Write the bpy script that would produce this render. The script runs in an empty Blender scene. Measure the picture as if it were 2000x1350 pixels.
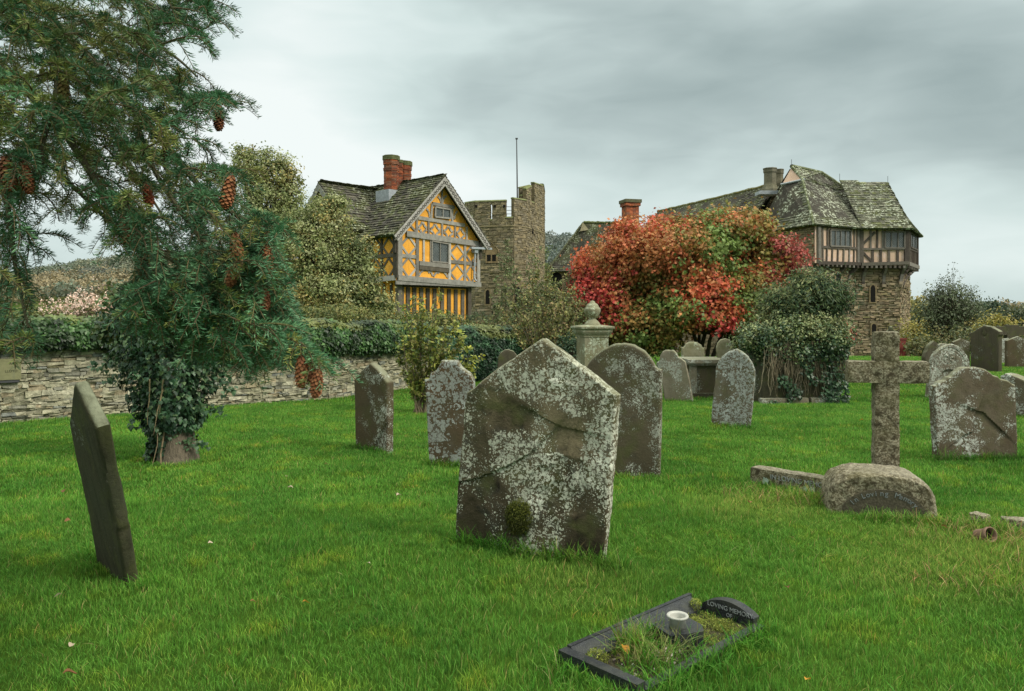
import bpy, math, random
import numpy as np
from mathutils import Vector, Matrix
R = np.random.default_rng(7)
random.seed(7)
SC = bpy.context.scene
COL = SC.collection
F = 1500.0; HOR = 612.0; EYE = 1.6

def P(px, py, Y):
    return np.array([(px-1000)/F*Y, Y, EYE-(py-HOR)/F*Y])
def GD(py, z=0.0):
    return (EYE-z)*F/(py-HOR)
def nrm(v):
    v = np.asarray(v, float); return v/(np.linalg.norm(v)+1e-12)
def sstep(a, b, x):
    t = np.clip((x-a)/(b-a), 0, 1); return t*t*(3-2*t)
def ray_plane(px, py, p0, n):
    d = np.array([(px-1000)/F, 1.0, -(py-HOR)/F]); o = np.array([0, 0, EYE])
    t = np.dot(np.asarray(p0)-o, n)/np.dot(d, n)
    return o+d*t

# ---------- numpy value noise
def _hash(ix, iy, iz, s):
    h = (ix*374761393+iy*668265263+iz*2147483647+s*974634777) & 0xffffffff
    h = ((h ^ (h >> 13))*1274126177) & 0xffffffff
    h = h ^ (h >> 16)
    return (h & 0xffffff)/float(0xffffff)
def vnoise(p, s=0):
    p = np.asarray(p, float); i = np.floor(p).astype(np.int64); f = p-i; f = f*f*(3-2*f)
    r = 0
    for dx in (0, 1):
        for dy in (0, 1):
            for dz in (0, 1):
                w = (f[:, 0] if dx else 1-f[:, 0])*(f[:, 1] if dy else 1-f[:, 1])*(f[:, 2] if dz else 1-f[:, 2])
                r = r+w*_hash(i[:, 0]+dx, i[:, 1]+dy, i[:, 2]+dz, s)
    return r
def fbm(p, o=4, s=0):
    p = np.asarray(p, float); a = .5; r = 0; t = 0
    for k in range(o):
        r = r+a*vnoise(p*(2**k)+17.3*k, s+k); t += a; a *= .5
    return r/t
def fbm2(x, y, o=3, s=0):
    x = np.atleast_1d(np.asarray(x, float)); y = np.atleast_1d(np.asarray(y, float))
    return fbm(np.stack([x, y, np.zeros_like(x)+.5], 1), o, s)
def gz(x, y):
    """ground height"""
    sc = np.ndim(x) == 0
    x = np.atleast_1d(np.asarray(x, float)); y = np.atleast_1d(np.asarray(y, float))
    r = np.hypot(x, y)
    z = (fbm2(x*.45, y*.45, 3, 3)-.5)*.10*sstep(1, 4, r)
    k = sstep(.55, 1.05, np.hypot(x-.76, y-3.79)); z = z*k-.03*(1-k)
    z = z-1.35*sstep(27, 42, y)
    return float(z[0]) if sc else z

# ---------- mesh accumulator
class MB:
    def __init__(s): s.v = []; s.f = []; s.c = []; s.n = 0; s.k = []
    def add(s, v, faces, col=(1, 1, 1)):
        v = np.asarray(v, float); s.v.append(v)
        col = np.asarray(col, float)
        if col.ndim == 1: col = np.tile(col, (len(v), 1))
        s.c.append(col[:, :3])
        if isinstance(faces, np.ndarray):
            s.f.append((faces+s.n).ravel()); s.k.append(np.full(len(faces), faces.shape[1]))
        else:
            s.f.append(np.array([i for f in faces for i in f])+s.n); s.k.append(np.array([len(f) for f in faces]))
        s.n += len(v)
    def build(s, name, mat, parent=None, loc=None, smooth=False):
        v = np.concatenate(s.v); f = np.concatenate(s.f).astype(np.int32); k = np.concatenate(s.k).astype(np.int32)
        c = np.concatenate(s.c)
        off = np.zeros(3)
        if parent is not None: off = WL[parent.name]
        if loc is not None: lw = np.asarray(loc, float)
        elif parent is not None: lw = off
        else: lw = np.zeros(3)
        v = v-lw
        me = bpy.data.meshes.new(name)
        me.vertices.add(len(v)); me.vertices.foreach_set('co', v.astype(np.float32).ravel())
        me.loops.add(len(f)); me.loops.foreach_set('vertex_index', f)
        me.polygons.add(len(k)); st = np.concatenate([[0], np.cumsum(k)[:-1]]).astype(np.int32)
        me.polygons.foreach_set('loop_start', st)
        me.polygons.foreach_set('use_smooth', np.full(len(k), smooth))
        a = me.attributes.new('Col', 'FLOAT_COLOR', 'POINT')
        a.data.foreach_set('color', np.concatenate([c, np.ones((len(c), 1))], 1).astype(np.float32).ravel())
        me.update(calc_edges=True); me.validate()
        me.materials.append(mat)
        o = bpy.data.objects.new(name, me); COL.objects.link(o)
        if parent is not None: o.parent = parent
        o.location = Vector(lw-off)
        WL[o.name] = lw
        return o
WL = {}
def tag(o, label, cat=None, group=None, kind=None):
    if label: o['label'] = label
    if cat: o['category'] = cat
    if group: o['group'] = group
    if kind: o['kind'] = kind
    return o
def thing(name, label, cat, loc=(0, 0, 0), group=None):
    o = bpy.data.objects.new(name, None); COL.objects.link(o); o.empty_display_size = .1
    o.location = Vector(loc); WL[o.name] = np.asarray(loc, float)
    return tag(o, label, cat, group)

BOXF = [(0, 3, 2, 1), (4, 5, 6, 7), (0, 1, 5, 4), (1, 2, 6, 5), (2, 3, 7, 6), (3, 0, 4, 7)]
def box8(m, p, col=(1, 1, 1)):
    m.add(p, BOXF, col)
def box(m, c, hx, hy, hz, ax=None, col=(1, 1, 1), jit=0, taper=1.0):
    ax = np.eye(3) if ax is None else np.asarray(ax, float)
    s = np.array([(-1, -1, -1), (1, -1, -1), (1, 1, -1), (-1, 1, -1), (-1, -1, 1), (1, -1, 1), (1, 1, 1), (-1, 1, 1)], float)
    l = s*np.array([hx, hy, hz]); l[4:, :2] *= taper
    if jit: l += R.normal(0, jit, l.shape)
    box8(m, np.asarray(c)+l@ax, col)
def beam(m, p0, p1, w, n, d, col=(1, 1, 1), off=0.0):
    """flat timber from p0 to p1, width w, proud of plane normal n by d (starting at off)"""
    p0 = np.asarray(p0, float); p1 = np.asarray(p1, float); n = nrm(n)
    a = nrm(p1-p0); s = nrm(np.cross(a, n))*w/2
    b0 = n*off; b1 = n*(off+d)
    box8(m, [p0-s+b0, p0+s+b0, p1+s+b0, p1-s+b0, p0-s+b1, p0+s+b1, p1+s+b1, p1-s+b1], col)
def tube(m, path, rad, n=6, col=(1, 1, 1), cap=True):
    path = np.asarray(path, float); k = len(path)
    rad = np.full(k, rad) if np.ndim(rad) == 0 else np.asarray(rad)
    t = np.gradient(path, axis=0); t /= (np.linalg.norm(t, axis=1, keepdims=True)+1e-9)
    ref = np.array([0, 0, 1.]) if abs(t[0, 2]) < .9 else np.array([1., 0, 0])
    a = np.cross(t, ref); a /= (np.linalg.norm(a, axis=1, keepdims=True)+1e-9); b = np.cross(t, a)
    th = np.arange(n)*2*math.pi/n
    v = path[:, None, :]+rad[:, None, None]*(np.cos(th)[None, :, None]*a[:, None, :]+np.sin(th)[None, :, None]*b[:, None, :])
    i = np.arange(k-1)[:, None]*n; j = np.arange(n)[None, :]; j2 = (j+1) % n
    f = np.stack([i+j, i+j2, i+n+j2, i+n+j], -1).reshape(-1, 4)
    m.add(v.reshape(-1, 3), f, col)
    if cap:
        m.add(v[-1], [tuple(range(n))], col if np.ndim(col) == 1 else col[-n:])
def lathe(m, prof, n, c, col=(1, 1, 1), sq=False):
    th = np.arange(n)*2*math.pi/n+(math.pi/n if sq else 0)
    prof = np.asarray(prof, float); v = []
    for r, z in prof:
        v.append(np.stack([c[0]+r*np.cos(th), c[1]+r*np.sin(th), np.full(n, c[2]+z)], 1))
    v = np.concatenate(v); k = len(prof)
    i = np.arange(k-1)[:, None]*n; j = np.arange(n)[None, :]; j2 = (j+1) % n
    m.add(v, np.stack([i+j, i+j2, i+n+j2, i+n+j], -1).reshape(-1, 4), col)
def prism(m, poly, depth_vec, col=(1, 1, 1)):
    poly = np.asarray(poly, float); k = len(poly)
    v = np.concatenate([poly, poly+np.asarray(depth_vec)])
    fs = [tuple(range(k)), tuple(range(2*k-1, k-1, -1))]+[(i, i+k, (i+1) % k+k, (i+1) % k) for i in range(k)]
    m.add(v, fs, col)
def inpoly(x, y, poly):
    x = np.asarray(x); y = np.asarray(y); c = np.zeros(x.shape, bool); k = len(poly)
    for i in range(k):
        x1, y1 = poly[i]; x2, y2 = poly[(i+1) % k]
        if y1 == y2: continue
        c ^= ((y1 > y) != (y2 > y)) & (x < (x2-x1)*(y-y1)/(y2-y1)+x1)
    return c
def clad(m, o, ux, uy, poly, rh, w0, w1, thick, colf, tilt=0.0, gap=.006, jit=.004, rjit=.25, noz=0.0, clip=False):
    """cover a planar polygon (2D coords along ux,uy from o) with courses of stones / slates"""
    o = np.asarray(o, float); ux = nrm(ux); uy = nrm(uy); n = nrm(np.cross(ux, uy))
    P2 = np.asarray(poly, float); x0, y0 = P2.min(0); x1, y1 = P2.max(0)
    y = y0; V = []; C = []
    while y < y1-1e-6:
        h = rh*(1+R.uniform(-rjit, rjit)); h = min(h, y1-y+ (rh if tilt else 0))
        x = x0-R.uniform(0, w1)
        ym = min(y+h*.5, y1-1e-3)
        if clip:
            xs = []
            for i in range(len(P2)):
                a, b = P2[i], P2[(i+1) % len(P2)]
                if (a[1] > ym) != (b[1] > ym): xs.append(a[0]+(b[0]-a[0])*(ym-a[1])/(b[1]-a[1]))
            if len(xs) < 2: y += h; continue
            xa, xb = min(xs), max(xs)
        while x < x1:
            w = R.uniform(w0, w1)
            if clip:
                s0, s1 = max(x, xa), min(x+w, xb); ok = s1-s0 > .03
            else:
                s0, s1 = x, x+w; ok = inpoly(np.array([x+w/2]), np.array([ym]), P2)[0]
            if ok:
                hh = h*1.5 if tilt else h
                g = gap
                tk = thick*(1+R.uniform(-.5, .6))
                b = o+ux*(s0+g)+uy*(y+g*(0 if tilt else 1)+ (R.normal(0, .012) if tilt else 0)); e1 = ux*(s1-s0-2*g); e2 = uy*(hh-(0 if tilt else 2*g))
                lo = tk+tilt; hi = tk if not tilt else .004
                q = [b-n*.02, b+e1-n*.02, b+e1+e2-n*.02, b+e2-n*.02, b+n*lo, b+e1+n*(lo+R.normal(0, jit)), b+e1+e2+n*hi, b+e2+n*hi]
                q = np.array(q)
                if jit and not tilt: q[4:] += R.normal(0, jit, (4, 3))
                c = colf(s0, y)
                V.append(q); C.append(np.tile(np.asarray(c)[None], (8, 1)))
            x += w
        y += h
    if V:
        k = len(V); fb = np.array(BOXF[1:])  # skip back
        f = (fb[None]+8*np.arange(k)[:, None, None]).reshape(-1, 4)
        m.add(np.concatenate(V), f, np.concatenate(C))

# ---------- leaves
LEAF = {
 'diamond': (np.array([(0, 0), (.32, .45), (0, 1), (-.32, .45)]),),
 'oval': (np.array([(0, 0), (.26, .25), (.28, .6), (0, 1), (-.28, .6), (-.26, .25)]),),
 'ivy': (np.array([(0, .12), (.3, 0), (.52, .25), (.3, .5), (.2, .72), (0, 1.0), (-.2, .72), (-.3, .5), (-.52, .25), (-.3, 0)]),),
 'maple': (np.array([(0, 0), (.5, .12), (.26, .38), (.42, .75), (.1, .6), (0, 1), (-.1, .6), (-.42, .75), (-.26, .38), (-.5, .12)]),),
 'lance': (np.array([(0, 0), (.12, .35), (0, 1), (-.12, .35)]),),
}
def leaves(m, pos, nor, size, col, shape='diamond', dirs=None, fold=.0, rnd=.6):
    """add a leaf polygon at each pos, facing nor (jittered), sized size"""
    N = len(pos)
    if N == 0: return
    nor = np.asarray(nor, float)+R.normal(0, rnd, (N, 3)); nor /= np.linalg.norm(nor, axis=1, keepdims=True)
    if dirs is None:
        dirs = R.normal(0, 1, (N, 3))
    t = dirs-nor*np.sum(dirs*nor, 1, keepdims=True); t /= (np.linalg.norm(t, axis=1, keepdims=True)+1e-9)
    b = np.cross(nor, t)
    L = LEAF[shape][0]; k = len(L)
    size = np.full(N, size) if np.ndim(size) == 0 else size
    bend = -fold*(L[:, 0]**2*2+ (L[:, 1]-.3)**2)
    v = pos[:, None, :]+size[:, None, None]*(L[None, :, 0, None]*b[:, None, :]+L[None, :, 1, None]*t[:, None, :]+bend[None, :, None]*nor[:, None, :])
    c = np.asarray(col)
    if c.ndim == 1: c = np.tile(c, (N, 1))
    f = np.arange(N*k).reshape(N, k)
    m.add(v.reshape(-1, 3), f, np.repeat(c, k, 0))
def sph(n):
    v = R.normal(0, 1, (n, 3)); return v/np.linalg.norm(v, axis=1, keepdims=True)
def pal(cols, n, v=.15):
    cols = np.asarray(cols, float); i = R.integers(0, len(cols), n)
    return np.clip(cols[i]*(1+R.normal(0, v, (n, 1))), .004, 1)
def crown(m, lobes, dens, leaf, shape, colf, clump=.28, per=26, inner=.55, flat=.8, rnd=.7, up=.35, br=None, br_from=None, brcol=(.09, .07, .05), droop=0.0, keep=None):
    """lobes: (cx,cy,cz,rx,ry,rz). dens clumps per m2 of lobe surface; leaves per clump = per"""
    for (cx, cy, cz, rx, ry, rz) in lobes:
        area = 4*math.pi*((rx*ry)**1.6/3+(rx*rz)**1.6/3+(ry*rz)**1.6/3)**(1/1.6)
        nc = max(4, int(area*dens))
        d = sph(nc); rr = R.uniform(inner, 1.0, nc)**.6
        # lumpy outline
        lump = .52+.75*fbm(d*2.3+np.array([cx, cy, cz]), 3, 5)
        cc = np.array([cx, cy, cz])+d*np.array([rx, ry, rz])*(rr*lump)[:, None]
        if keep is not None:
            kk = keep(cc); cc = cc[kk]; d = d[kk]; nc = len(cc)
            if nc == 0: continue
        if br is not None:
            c0 = np.array([cx, cy, cz])-np.array([0, 0, rz*.4])
            if br_from is not None: c0 = c0*.6+np.asarray(br_from)*.4
            for i in range(0, nc, max(1, nc//40)):
                e = cc[i]; mid = (c0+e)/2+np.array([0, 0, -.06*np.linalg.norm(e-c0)])+R.normal(0, .05, 3)
                tube(br, [c0, mid, e], [.025*rx, .014*rx, .004], 4, brcol, False)
        cs = clump*R.uniform(.6, 1.3, nc)
        idx = np.repeat(np.arange(nc), per)
        off = R.normal(0, 1, (len(idx), 3))*np.array([1, 1, flat])*cs[idx, None]*.5
        pos = cc[idx]+off
        n0 = d[idx]*.6+off/(cs[idx, None]+1e-6)*.5+np.array([0, 0, up])
        cl = colf(cc, idx, pos)
        dr = R.normal(0, 1, (len(idx), 3)); dr[:, 2] -= droop
        leaves(m, pos, n0, leaf*R.uniform(.6, 1.25, len(idx)), cl, shape, dirs=dr, rnd=rnd)
# ---------- materials
class NW:
    def __init__(s, nt): s.nt = nt
    def n(s, t, **kw):
        x = s.nt.nodes.new(t)
        for k, v in kw.items():
            if k.startswith('i_'): x.inputs[k[2:].replace('_', ' ')].default_value = v
            else: setattr(x, k, v)
        return x
    def l(s, a, b): s.nt.links.new(a, b)
    def val(s, node, sock, v):
        if hasattr(v, 'is_output') or isinstance(v, bpy.types.NodeSocket): s.l(v, node.inputs[sock])
        else: node.inputs[sock].default_value = v
    def noise(s, vec, scale, detail=4, rough=.55, dist=0):
        x = s.n('ShaderNodeTexNoise'); x.inputs['Scale'].default_value = scale; x.inputs['Detail'].default_value = detail
        x.inputs['Roughness'].default_value = rough; x.inputs['Distortion'].default_value = dist
        if vec is not None: s.l(vec, x.inputs['Vector'])
        return x.outputs['Fac']
    def voro(s, vec, scale, feat='F1', rnd=1.0):
        x = s.n('ShaderNodeTexVoronoi', feature=feat); x.inputs['Scale'].default_value = scale; x.inputs['Randomness'].default_value = rnd
        if vec is not None: s.l(vec, x.inputs['Vector'])
        return x
    def mr(s, v, a, b, c=0., d=1., clamp=True):
        x = s.n('ShaderNodeMapRange'); x.clamp = clamp
        for i, q in zip(range(5), (v, a, b, c, d)): s.val(x, i, q)
        return x.outputs[0]
    def m(s, op, a, b=0., c=None):
        x = s.n('ShaderNodeMath', operation=op); s.val(x, 0, a); s.val(x, 1, b)
        if c is not None: s.val(x, 2, c)
        return x.outputs[0]
    def vm(s, op, a, b):
        x = s.n('ShaderNodeVectorMath', operation=op); s.val(x, 0, a); s.val(x, 1, b)
        return x.outputs[1] if op == 'DOT_PRODUCT' else x.outputs[0]
    def mix(s, f, a, b, mode='MIX'):
        x = s.n('ShaderNodeMix', data_type='RGBA', blend_type=mode)
        s.val(x, 0, f)
        for i, q in ((6, a), (7, b)):
            if isinstance(q, (tuple, list)): q = tuple(q)[:3]+(1,)
            s.val(x, i, q)
        return x.outputs[2]
    def ramp(s, v, pts, interp='LINEAR'):
        x = s.n('ShaderNodeValToRGB'); x.color_ramp.interpolation = interp; e = x.color_ramp.elements
        while len(e) < len(pts): e.new(.5)
        for q, (p, c) in zip(e, pts):
            q.position = p; q.color = tuple(c)[:3]+(1,)
        s.l(v, x.inputs[0]); return x.outputs[0]
def new_mat(name):
    mt = bpy.data.materials.new(name); mt.use_nodes = True; mt.node_tree.nodes.clear()
    w = NW(mt.node_tree); out = w.n('ShaderNodeOutputMaterial'); b = w.n('ShaderNodeBsdfPrincipled')
    w.l(b.outputs[0], out.inputs[0]); w.out = out; w.b = b
    return mt, w
def setb(w, col=None, rough=None, spec=None, bump=None, bd=.02, bs=1.0, metal=None):
    if col is not None: w.val(w.b, 'Base Color', col if not isinstance(col, tuple) else tuple(col)[:3]+(1,))
    if rough is not None: w.val(w.b, 'Roughness', rough)
    if spec is not None: w.b.inputs['Specular IOR Level'].default_value = spec
    if metal is not None: w.b.inputs['Metallic'].default_value = metal
    if bump is not None:
        x = w.n('ShaderNodeBump'); x.inputs['Distance'].default_value = bd; x.inputs['Strength'].default_value = bs
        w.l(bump, x.inputs['Height']); w.l(x.outputs[0], w.b.inputs['Normal'])
def coordO(w):
    return w.n('ShaderNodeTexCoord').outputs['Object']
def attr(w, n='Col'):
    return w.n('ShaderNodeAttribute', attribute_name=n).outputs['Color']

def leaf_mat(name, rough=.55, spec=.3, trans=.25, gain=1.0):
    mt, w = new_mat(name); c = attr(w)
    pos = w.n('ShaderNodeNewGeometry')
    nz = w.noise(pos.outputs['Position'], 3.0, 2)
    c2 = w.mix(1.0, c, w.ramp(nz, [(.3, (.75*gain,)*3), (.7, (1.2*gain, 1.2*gain, 1.15*gain))]), 'MULTIPLY')
    setb(w, c2, rough, spec)
    t = w.n('ShaderNodeBsdfTranslucent'); w.l(c2, t.inputs[0])
    mx = w.n('ShaderNodeMixShader'); mx.inputs[0].default_value = trans
    w.l(w.b.outputs[0], mx.inputs[1]); w.l(t.outputs[0], mx.inputs[2]); w.l(mx.outputs[0], w.out.inputs[0])
    return mt
def lichen_stone(name, base, base2, dark, lich=(.42, .45, .37), amt=.5, big=22., dk=.5, moss=.3, seed=0., streak=False, topm=.5, bd=.012):
    mt, w = new_mat(name); co0 = coordO(w)
    co = w.vm('ADD', co0, (seed*3.1, seed*1.7, seed*2.3))
    n1 = w.noise(co, 3.2, 6, .6); n2 = w.noise(co, 9, 8, .65, .6); n3 = w.noise(co, 55, 5, .7)
    va = w.n('ShaderNodeSeparateColor'); w.l(attr(w), va.inputs[0])
    if streak:
        n4 = w.noise(w.vm('MULTIPLY', co, (14., 14., 1.6)), 1.0, 5, .6)
    else: n4 = n2
    c = w.mix(w.mr(n1, .35, .65), base, base2)
    c = w.mix(w.mr(n4, .5, .72, 0, dk), c, dark)
    c = w.mix(w.mr(n3, .3, .75, 0, .55), c, w.mix(1.0, c, (.45, .42, .38), 'MULTIPLY'))
    # darker towards the bottom, moss
    sp = w.n('ShaderNodeSeparateXYZ'); w.l(co0, sp.inputs[0])
    low = w.mr(w.m('ADD', sp.outputs[2], w.m('MULTIPLY', n2, .5)), .05, .6, .45, 0)
    c = w.mix(low, c, w.mix(1.0, c, (.38, .36, .3), 'MULTIPLY'))
    cc_ = w.n('ShaderNodeCombineColor'); [w.l(va.outputs[0], cc_.inputs[i]) for i in range(3)]; c = w.mix(1., c, cc_.outputs[0], 'MULTIPLY')
    mo = w.m('MULTIPLY', w.mr(w.noise(co, 4.5, 5, .6, .4), .5, .68), moss)
    c = w.mix(mo, c, (.085, .1, .03))
    # lichen: distorted voronoi rosettes at two scales, patchy
    dv = w.n('ShaderNodeTexNoise'); dv.inputs['Scale'].default_value = 30; dv.inputs['Detail'].default_value = 3; w.l(co, dv.inputs['Vector'])
    wc = w.vm('ADD', co, w.vm('MULTIPLY', w.vm('SUBTRACT', dv.outputs['Color'], (.5, .5, .5)), (.045, .045, .045)))
    mask = w.m('MULTIPLY', w.noise(co, 2.6, 3, .6), va.outputs[1])
    ms = w.mr(mask, .62-.35*amt, .78-.3*amt)
    v1 = w.voro(wc, big); v2 = w.voro(wc, big*2.3); v3 = w.voro(wc, big*.5)
    r1 = w.m('MULTIPLY', ms, w.m('ADD', w.m('MULTIPLY', w.n('ShaderNodeSeparateColor').outputs[0], 0), .42))
    def rosette(v, thr):
        sc = w.n('ShaderNodeSeparateColor'); w.l(v.outputs['Color'], sc.inputs[0])
        rad = w.m('MULTIPLY', w.m('MULTIPLY', sc.outputs[0], ms), thr)
        return w.mr(w.m('SUBTRACT', rad, v.outputs['Distance']), -.005, .025)
    L = w.m('MAXIMUM', w.m('MAXIMUM', rosette(v1, .75), rosette(v2, .8)), w.m('MULTIPLY', rosette(v3, .5), w.mr(n3, .4, .55)))
    # broad thin crust
    crust = w.m('MULTIPLY', w.m('MULTIPLY', w.mr(n2, .5, .6), ms), .28*amt+.05)
    lc = w.mix(w.noise(co, 20, 3), lich, tuple(x*.6 for x in lich))
    lc = w.mix(w.mr(w.noise(co, 5, 2), .55, .7), lc, (lich[0]*1.25, lich[1]*1.25, lich[2]*1.3))
    c = w.mix(crust, c, w.mix(.5, c, lc)); c = w.mix(w.m('MULTIPLY', L, w.mr(n3, .28, .5)), c, lc)
    # upward faces greener
    g = w.n('ShaderNodeNewGeometry'); sn = w.n('ShaderNodeSeparateXYZ'); w.l(g.outputs['Normal'], sn.inputs[0])
    upm = w.m('MULTIPLY', w.mr(sn.outputs[2], .25, .7), w.mr(n2, .3, .6, .3, 1)); c = w.mix(w.m('MULTIPLY', upm, topm), c, (.33, .35, .24))
    h = w.m('ADD', w.m('ADD', w.m('MULTIPLY', n2, .5), w.m('MULTIPLY', n3, .5)), w.m('MULTIPLY', L, .3))
    setb(w, c, .92, .15, h, bd)
    return mt
def col_mat(name, rough=.9, spec=.2, ns=9., bd=.02, contrast=.55, tint2=(.2, .22, .1), tintamt=.0, streak=None, lichen=0., lcol=(.4, .42, .35), upmoss=0., lsc=7.):
    """per-element vertex colour x noise, with bump"""
    mt, w = new_mat(name); co = coordO(w); c = attr(w)
    v = co if streak is None else w.vm('MULTIPLY', co, streak)
    n = w.noise(v, ns, 6, .65); n2 = w.noise(co, ns*.18, 4, .6)
    c = w.mix(1.0, c, w.ramp(n, [(.25, (1-contrast,)*3), (.75, (1+contrast*.7,)*3)]), 'MULTIPLY')
    if tintamt: c = w.mix(w.m('MULTIPLY', w.mr(n2, .45, .65), tintamt), c, tint2)
    if lichen:
        vv = w.voro(co, lsc); sc = w.n('ShaderNodeSeparateColor'); w.l(vv.outputs['Color'], sc.inputs[0])
        L = w.mr(w.m('SUBTRACT', w.m('MULTIPLY', sc.outputs[0], lichen), w.m('ADD', vv.outputs['Distance'], w.m('MULTIPLY', w.noise(co, lsc*4, 2), .3))), -.12, .0)
        c = w.mix(w.m('MULTIPLY', L, w.mr(n2, .4, .6)), c, lcol)
    if upmoss:
        g = w.n('ShaderNodeNewGeometry'); sn = w.n('ShaderNodeSeparateXYZ'); w.l(g.outputs['Normal'], sn.inputs[0])
        c = w.mix(w.m('MULTIPLY', w.mr(sn.outputs[2], .4, .9), upmoss), c, (.13, .15, .05))
    setb(w, c, rough, spec, n, bd)
    return mt
def flat_mat(name, col, rough=.6, spec=.4, ns=20., var=.25, metal=0., bd=.003):
    mt, w = new_mat(name); co = coordO(w); n = w.noise(co, ns, 5, .6)
    c = w.mix(1.0, col, w.ramp(n, [(.25, (1-var,)*3), (.75, (1+var,)*3)]), 'MULTIPLY')
    setb(w, c, rough, spec, n, bd, metal=metal); return mt

M = {}
M['leaf'] = leaf_mat('foliage'); M['ivy'] = leaf_mat('ivy_leaf', .42, .35, .12)
M['needle'] = leaf_mat('conifer_needles', .5, .3, .12)
M['bark'] = col_mat('bark', .9, .2, 14, .03, .6, streak=(3, 3, .6))
M['twig'] = col_mat('twig_bark', .85, .2, 40, .003, .4)
M['masonry'] = col_mat('rubble_masonry', .95, .1, 7, .05, .6, tintamt=.25, tint2=(.2, .18, .1))
M['tower_stone'] = col_mat('tower_masonry', .95, .1, 2.2, .06, .5, tintamt=.3, tint2=(.15, .13, .07), upmoss=.8)
M['wall_stone'] = col_mat('churchyard_wall_stone', .95, .1, 11, .045, .7, tintamt=.25, tint2=(.30, .29, .15), upmoss=.3)
M['slate'] = col_mat('stone_slates', .9, .2, 5, .03, .6, tintamt=.6, tint2=(.095, .11, .035), lichen=.62, lcol=(.30, .32, .24), lsc=8.)
M['slate_tower'] = col_mat('mossy_stone_slates', .9, .2, 5, .03, .6, tintamt=.35, tint2=(.11, .12, .055), lichen=.8, lcol=(.42, .45, .35), lsc=7.5)
M['timber'] = col_mat('weathered_timber', .85, .2, 5, .01, .4)
M['brick'] = col_mat('red_brick', .9, .2, 6, .02, .5)
def plaster(name, c, c2):
    mt, w = new_mat(name); co = coordO(w); n = w.noise(co, 1.6, 5, .6); n2 = w.noise(co, 14, 4, .6)
    k = w.mix(w.mr(n, .35, .65), c, c2); k = w.mix(w.mr(n2, .4, .8, 0, .45), k, tuple(x*.6 for x in c)); k = w.mix(w.mr(w.noise(w.vm('MULTIPLY', co, (6, 6, .9)), 1., 5, .6), .52, .72, 0, .5), k, (c[0]*.55, c[1]*.55+.02, c[2]*.6+.03)); k = w.mix(w.mr(w.noise(co, 3.3, 4), .55, .75, 0, .5), k, (c[0]*1.05, c[1]*1.2, c[2]*1.6+.04))
    setb(w, k, .9, .1, n2, .01); return mt
M['yellow'] = plaster('yellow_limewash', (.86, .42, .065), (.72, .33, .05))
M['pink'] = plaster('buff_pink_limewash', (.62, .44, .33), (.50, .35, .26))
def leaded(name):
    mt, w = new_mat(name); co = coordO(w)
    sp = w.n('ShaderNodeSeparateXYZ'); w.l(co, sp.inputs[0])
    h = w.m('MULTIPLY', w.m('ADD', sp.outputs[0], w.m('MULTIPLY', sp.outputs[1], .8)), 1.0)
    def lines(s):
        a = w.m('FRACT', w.m('MULTIPLY', w.m('ADD', h, w.m('MULTIPLY', sp.outputs[2], s)), 7.))
        return w.m('LESS_THAN', w.m('ABSOLUTE', w.m('SUBTRACT', a, .5)), .09)
    L = w.m('MAXIMUM', lines(1.), lines(-1.))
    n = w.voro(w.vm('MULTIPLY', co, (1, 1, .8)), 6.)
    sc = w.n('ShaderNodeSeparateColor'); w.l(n.outputs['Color'], sc.inputs[0])
    c = w.mix(sc.outputs[0], (.012, .018, .02), (.055, .07, .07))
    c = w.mix(L, c, (.12, .13, .12))
    setb(w, c, w.mix(L, (.12,)*3, (.6,)*3), .6, sc.outputs[0], .01, .3); return mt
M['glass'] = leaded('leaded_glass')
M['dark'] = flat_mat('painted_void_shade', (.012, .011, .01), .9, .1)  # near-black colour stands in for the shade inside openings
M['lead'] = flat_mat('lead_flashing', (.30, .33, .36), .5, .5, 5)
M['iron'] = flat_mat('dark_iron', (.05, .05, .055), .5, .5)
M['plaque'] = plaster('plaque_slate', (.235, .23, .125), (.19, .19, .105))
M['ink'] = flat_mat('incised_letters', (.035, .04, .025), .9, .1)
M['leadtext'] = flat_mat('lead_letters', (.17, .19, .195), .5, .4)
M['silvertext'] = flat_mat('worn_silver_letters', (.26, .28, .28), .6, .4)
M['palelichen'] = flat_mat('pale_lichen', (.33, .41, .34), .95, .1, 30)
def granite(name, c, c2, c3, sc=120., rough=.9, bd=.012):
    mt, w = new_mat(name); co = coordO(w)
    v = w.voro(co, sc); s = w.n('ShaderNodeSeparateColor'); w.l(v.outputs['Color'], s.inputs[0])
    n = w.noise(co, 18, 6, .7); n1 = w.noise(co, 4, 4)
    k = w.mix(w.mr(s.outputs[0], .2, .9), c, c2); k = w.mix(w.mr(n, .48, .62), k, c3)
    k = w.mix(w.mr(n1, .5, .7, 0, .5), k, (.11, .10, .04))
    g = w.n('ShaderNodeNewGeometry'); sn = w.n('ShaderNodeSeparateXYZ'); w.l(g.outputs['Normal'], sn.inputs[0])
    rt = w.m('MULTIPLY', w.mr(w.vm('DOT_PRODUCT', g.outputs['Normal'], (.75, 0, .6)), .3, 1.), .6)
    k = w.mix(rt, k, w.mix(s.outputs[1], (.2, .18, .13), (.5, .47, .38)))  # faces turned right and up painted paler, as if sunlit
    setb(w, k, rough, .2, w.m('ADD', w.m('MULTIPLY', n, .7), w.m('MULTIPLY', s.outputs[0], .3)), bd); return mt
M['granite'] = granite('rough_granite', (.12, .10, .06), (.34, .31, .22), (.055, .045, .026), 90., .9, .02)
M['black_granite'] = None
mt_, w_ = new_mat('black_granite'); c_o = coordO(w_); v_ = w_.voro(c_o, 320.); s_ = w_.n('ShaderNodeSeparateColor'); w_.l(v_.outputs['Color'], s_.inputs[0])
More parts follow.
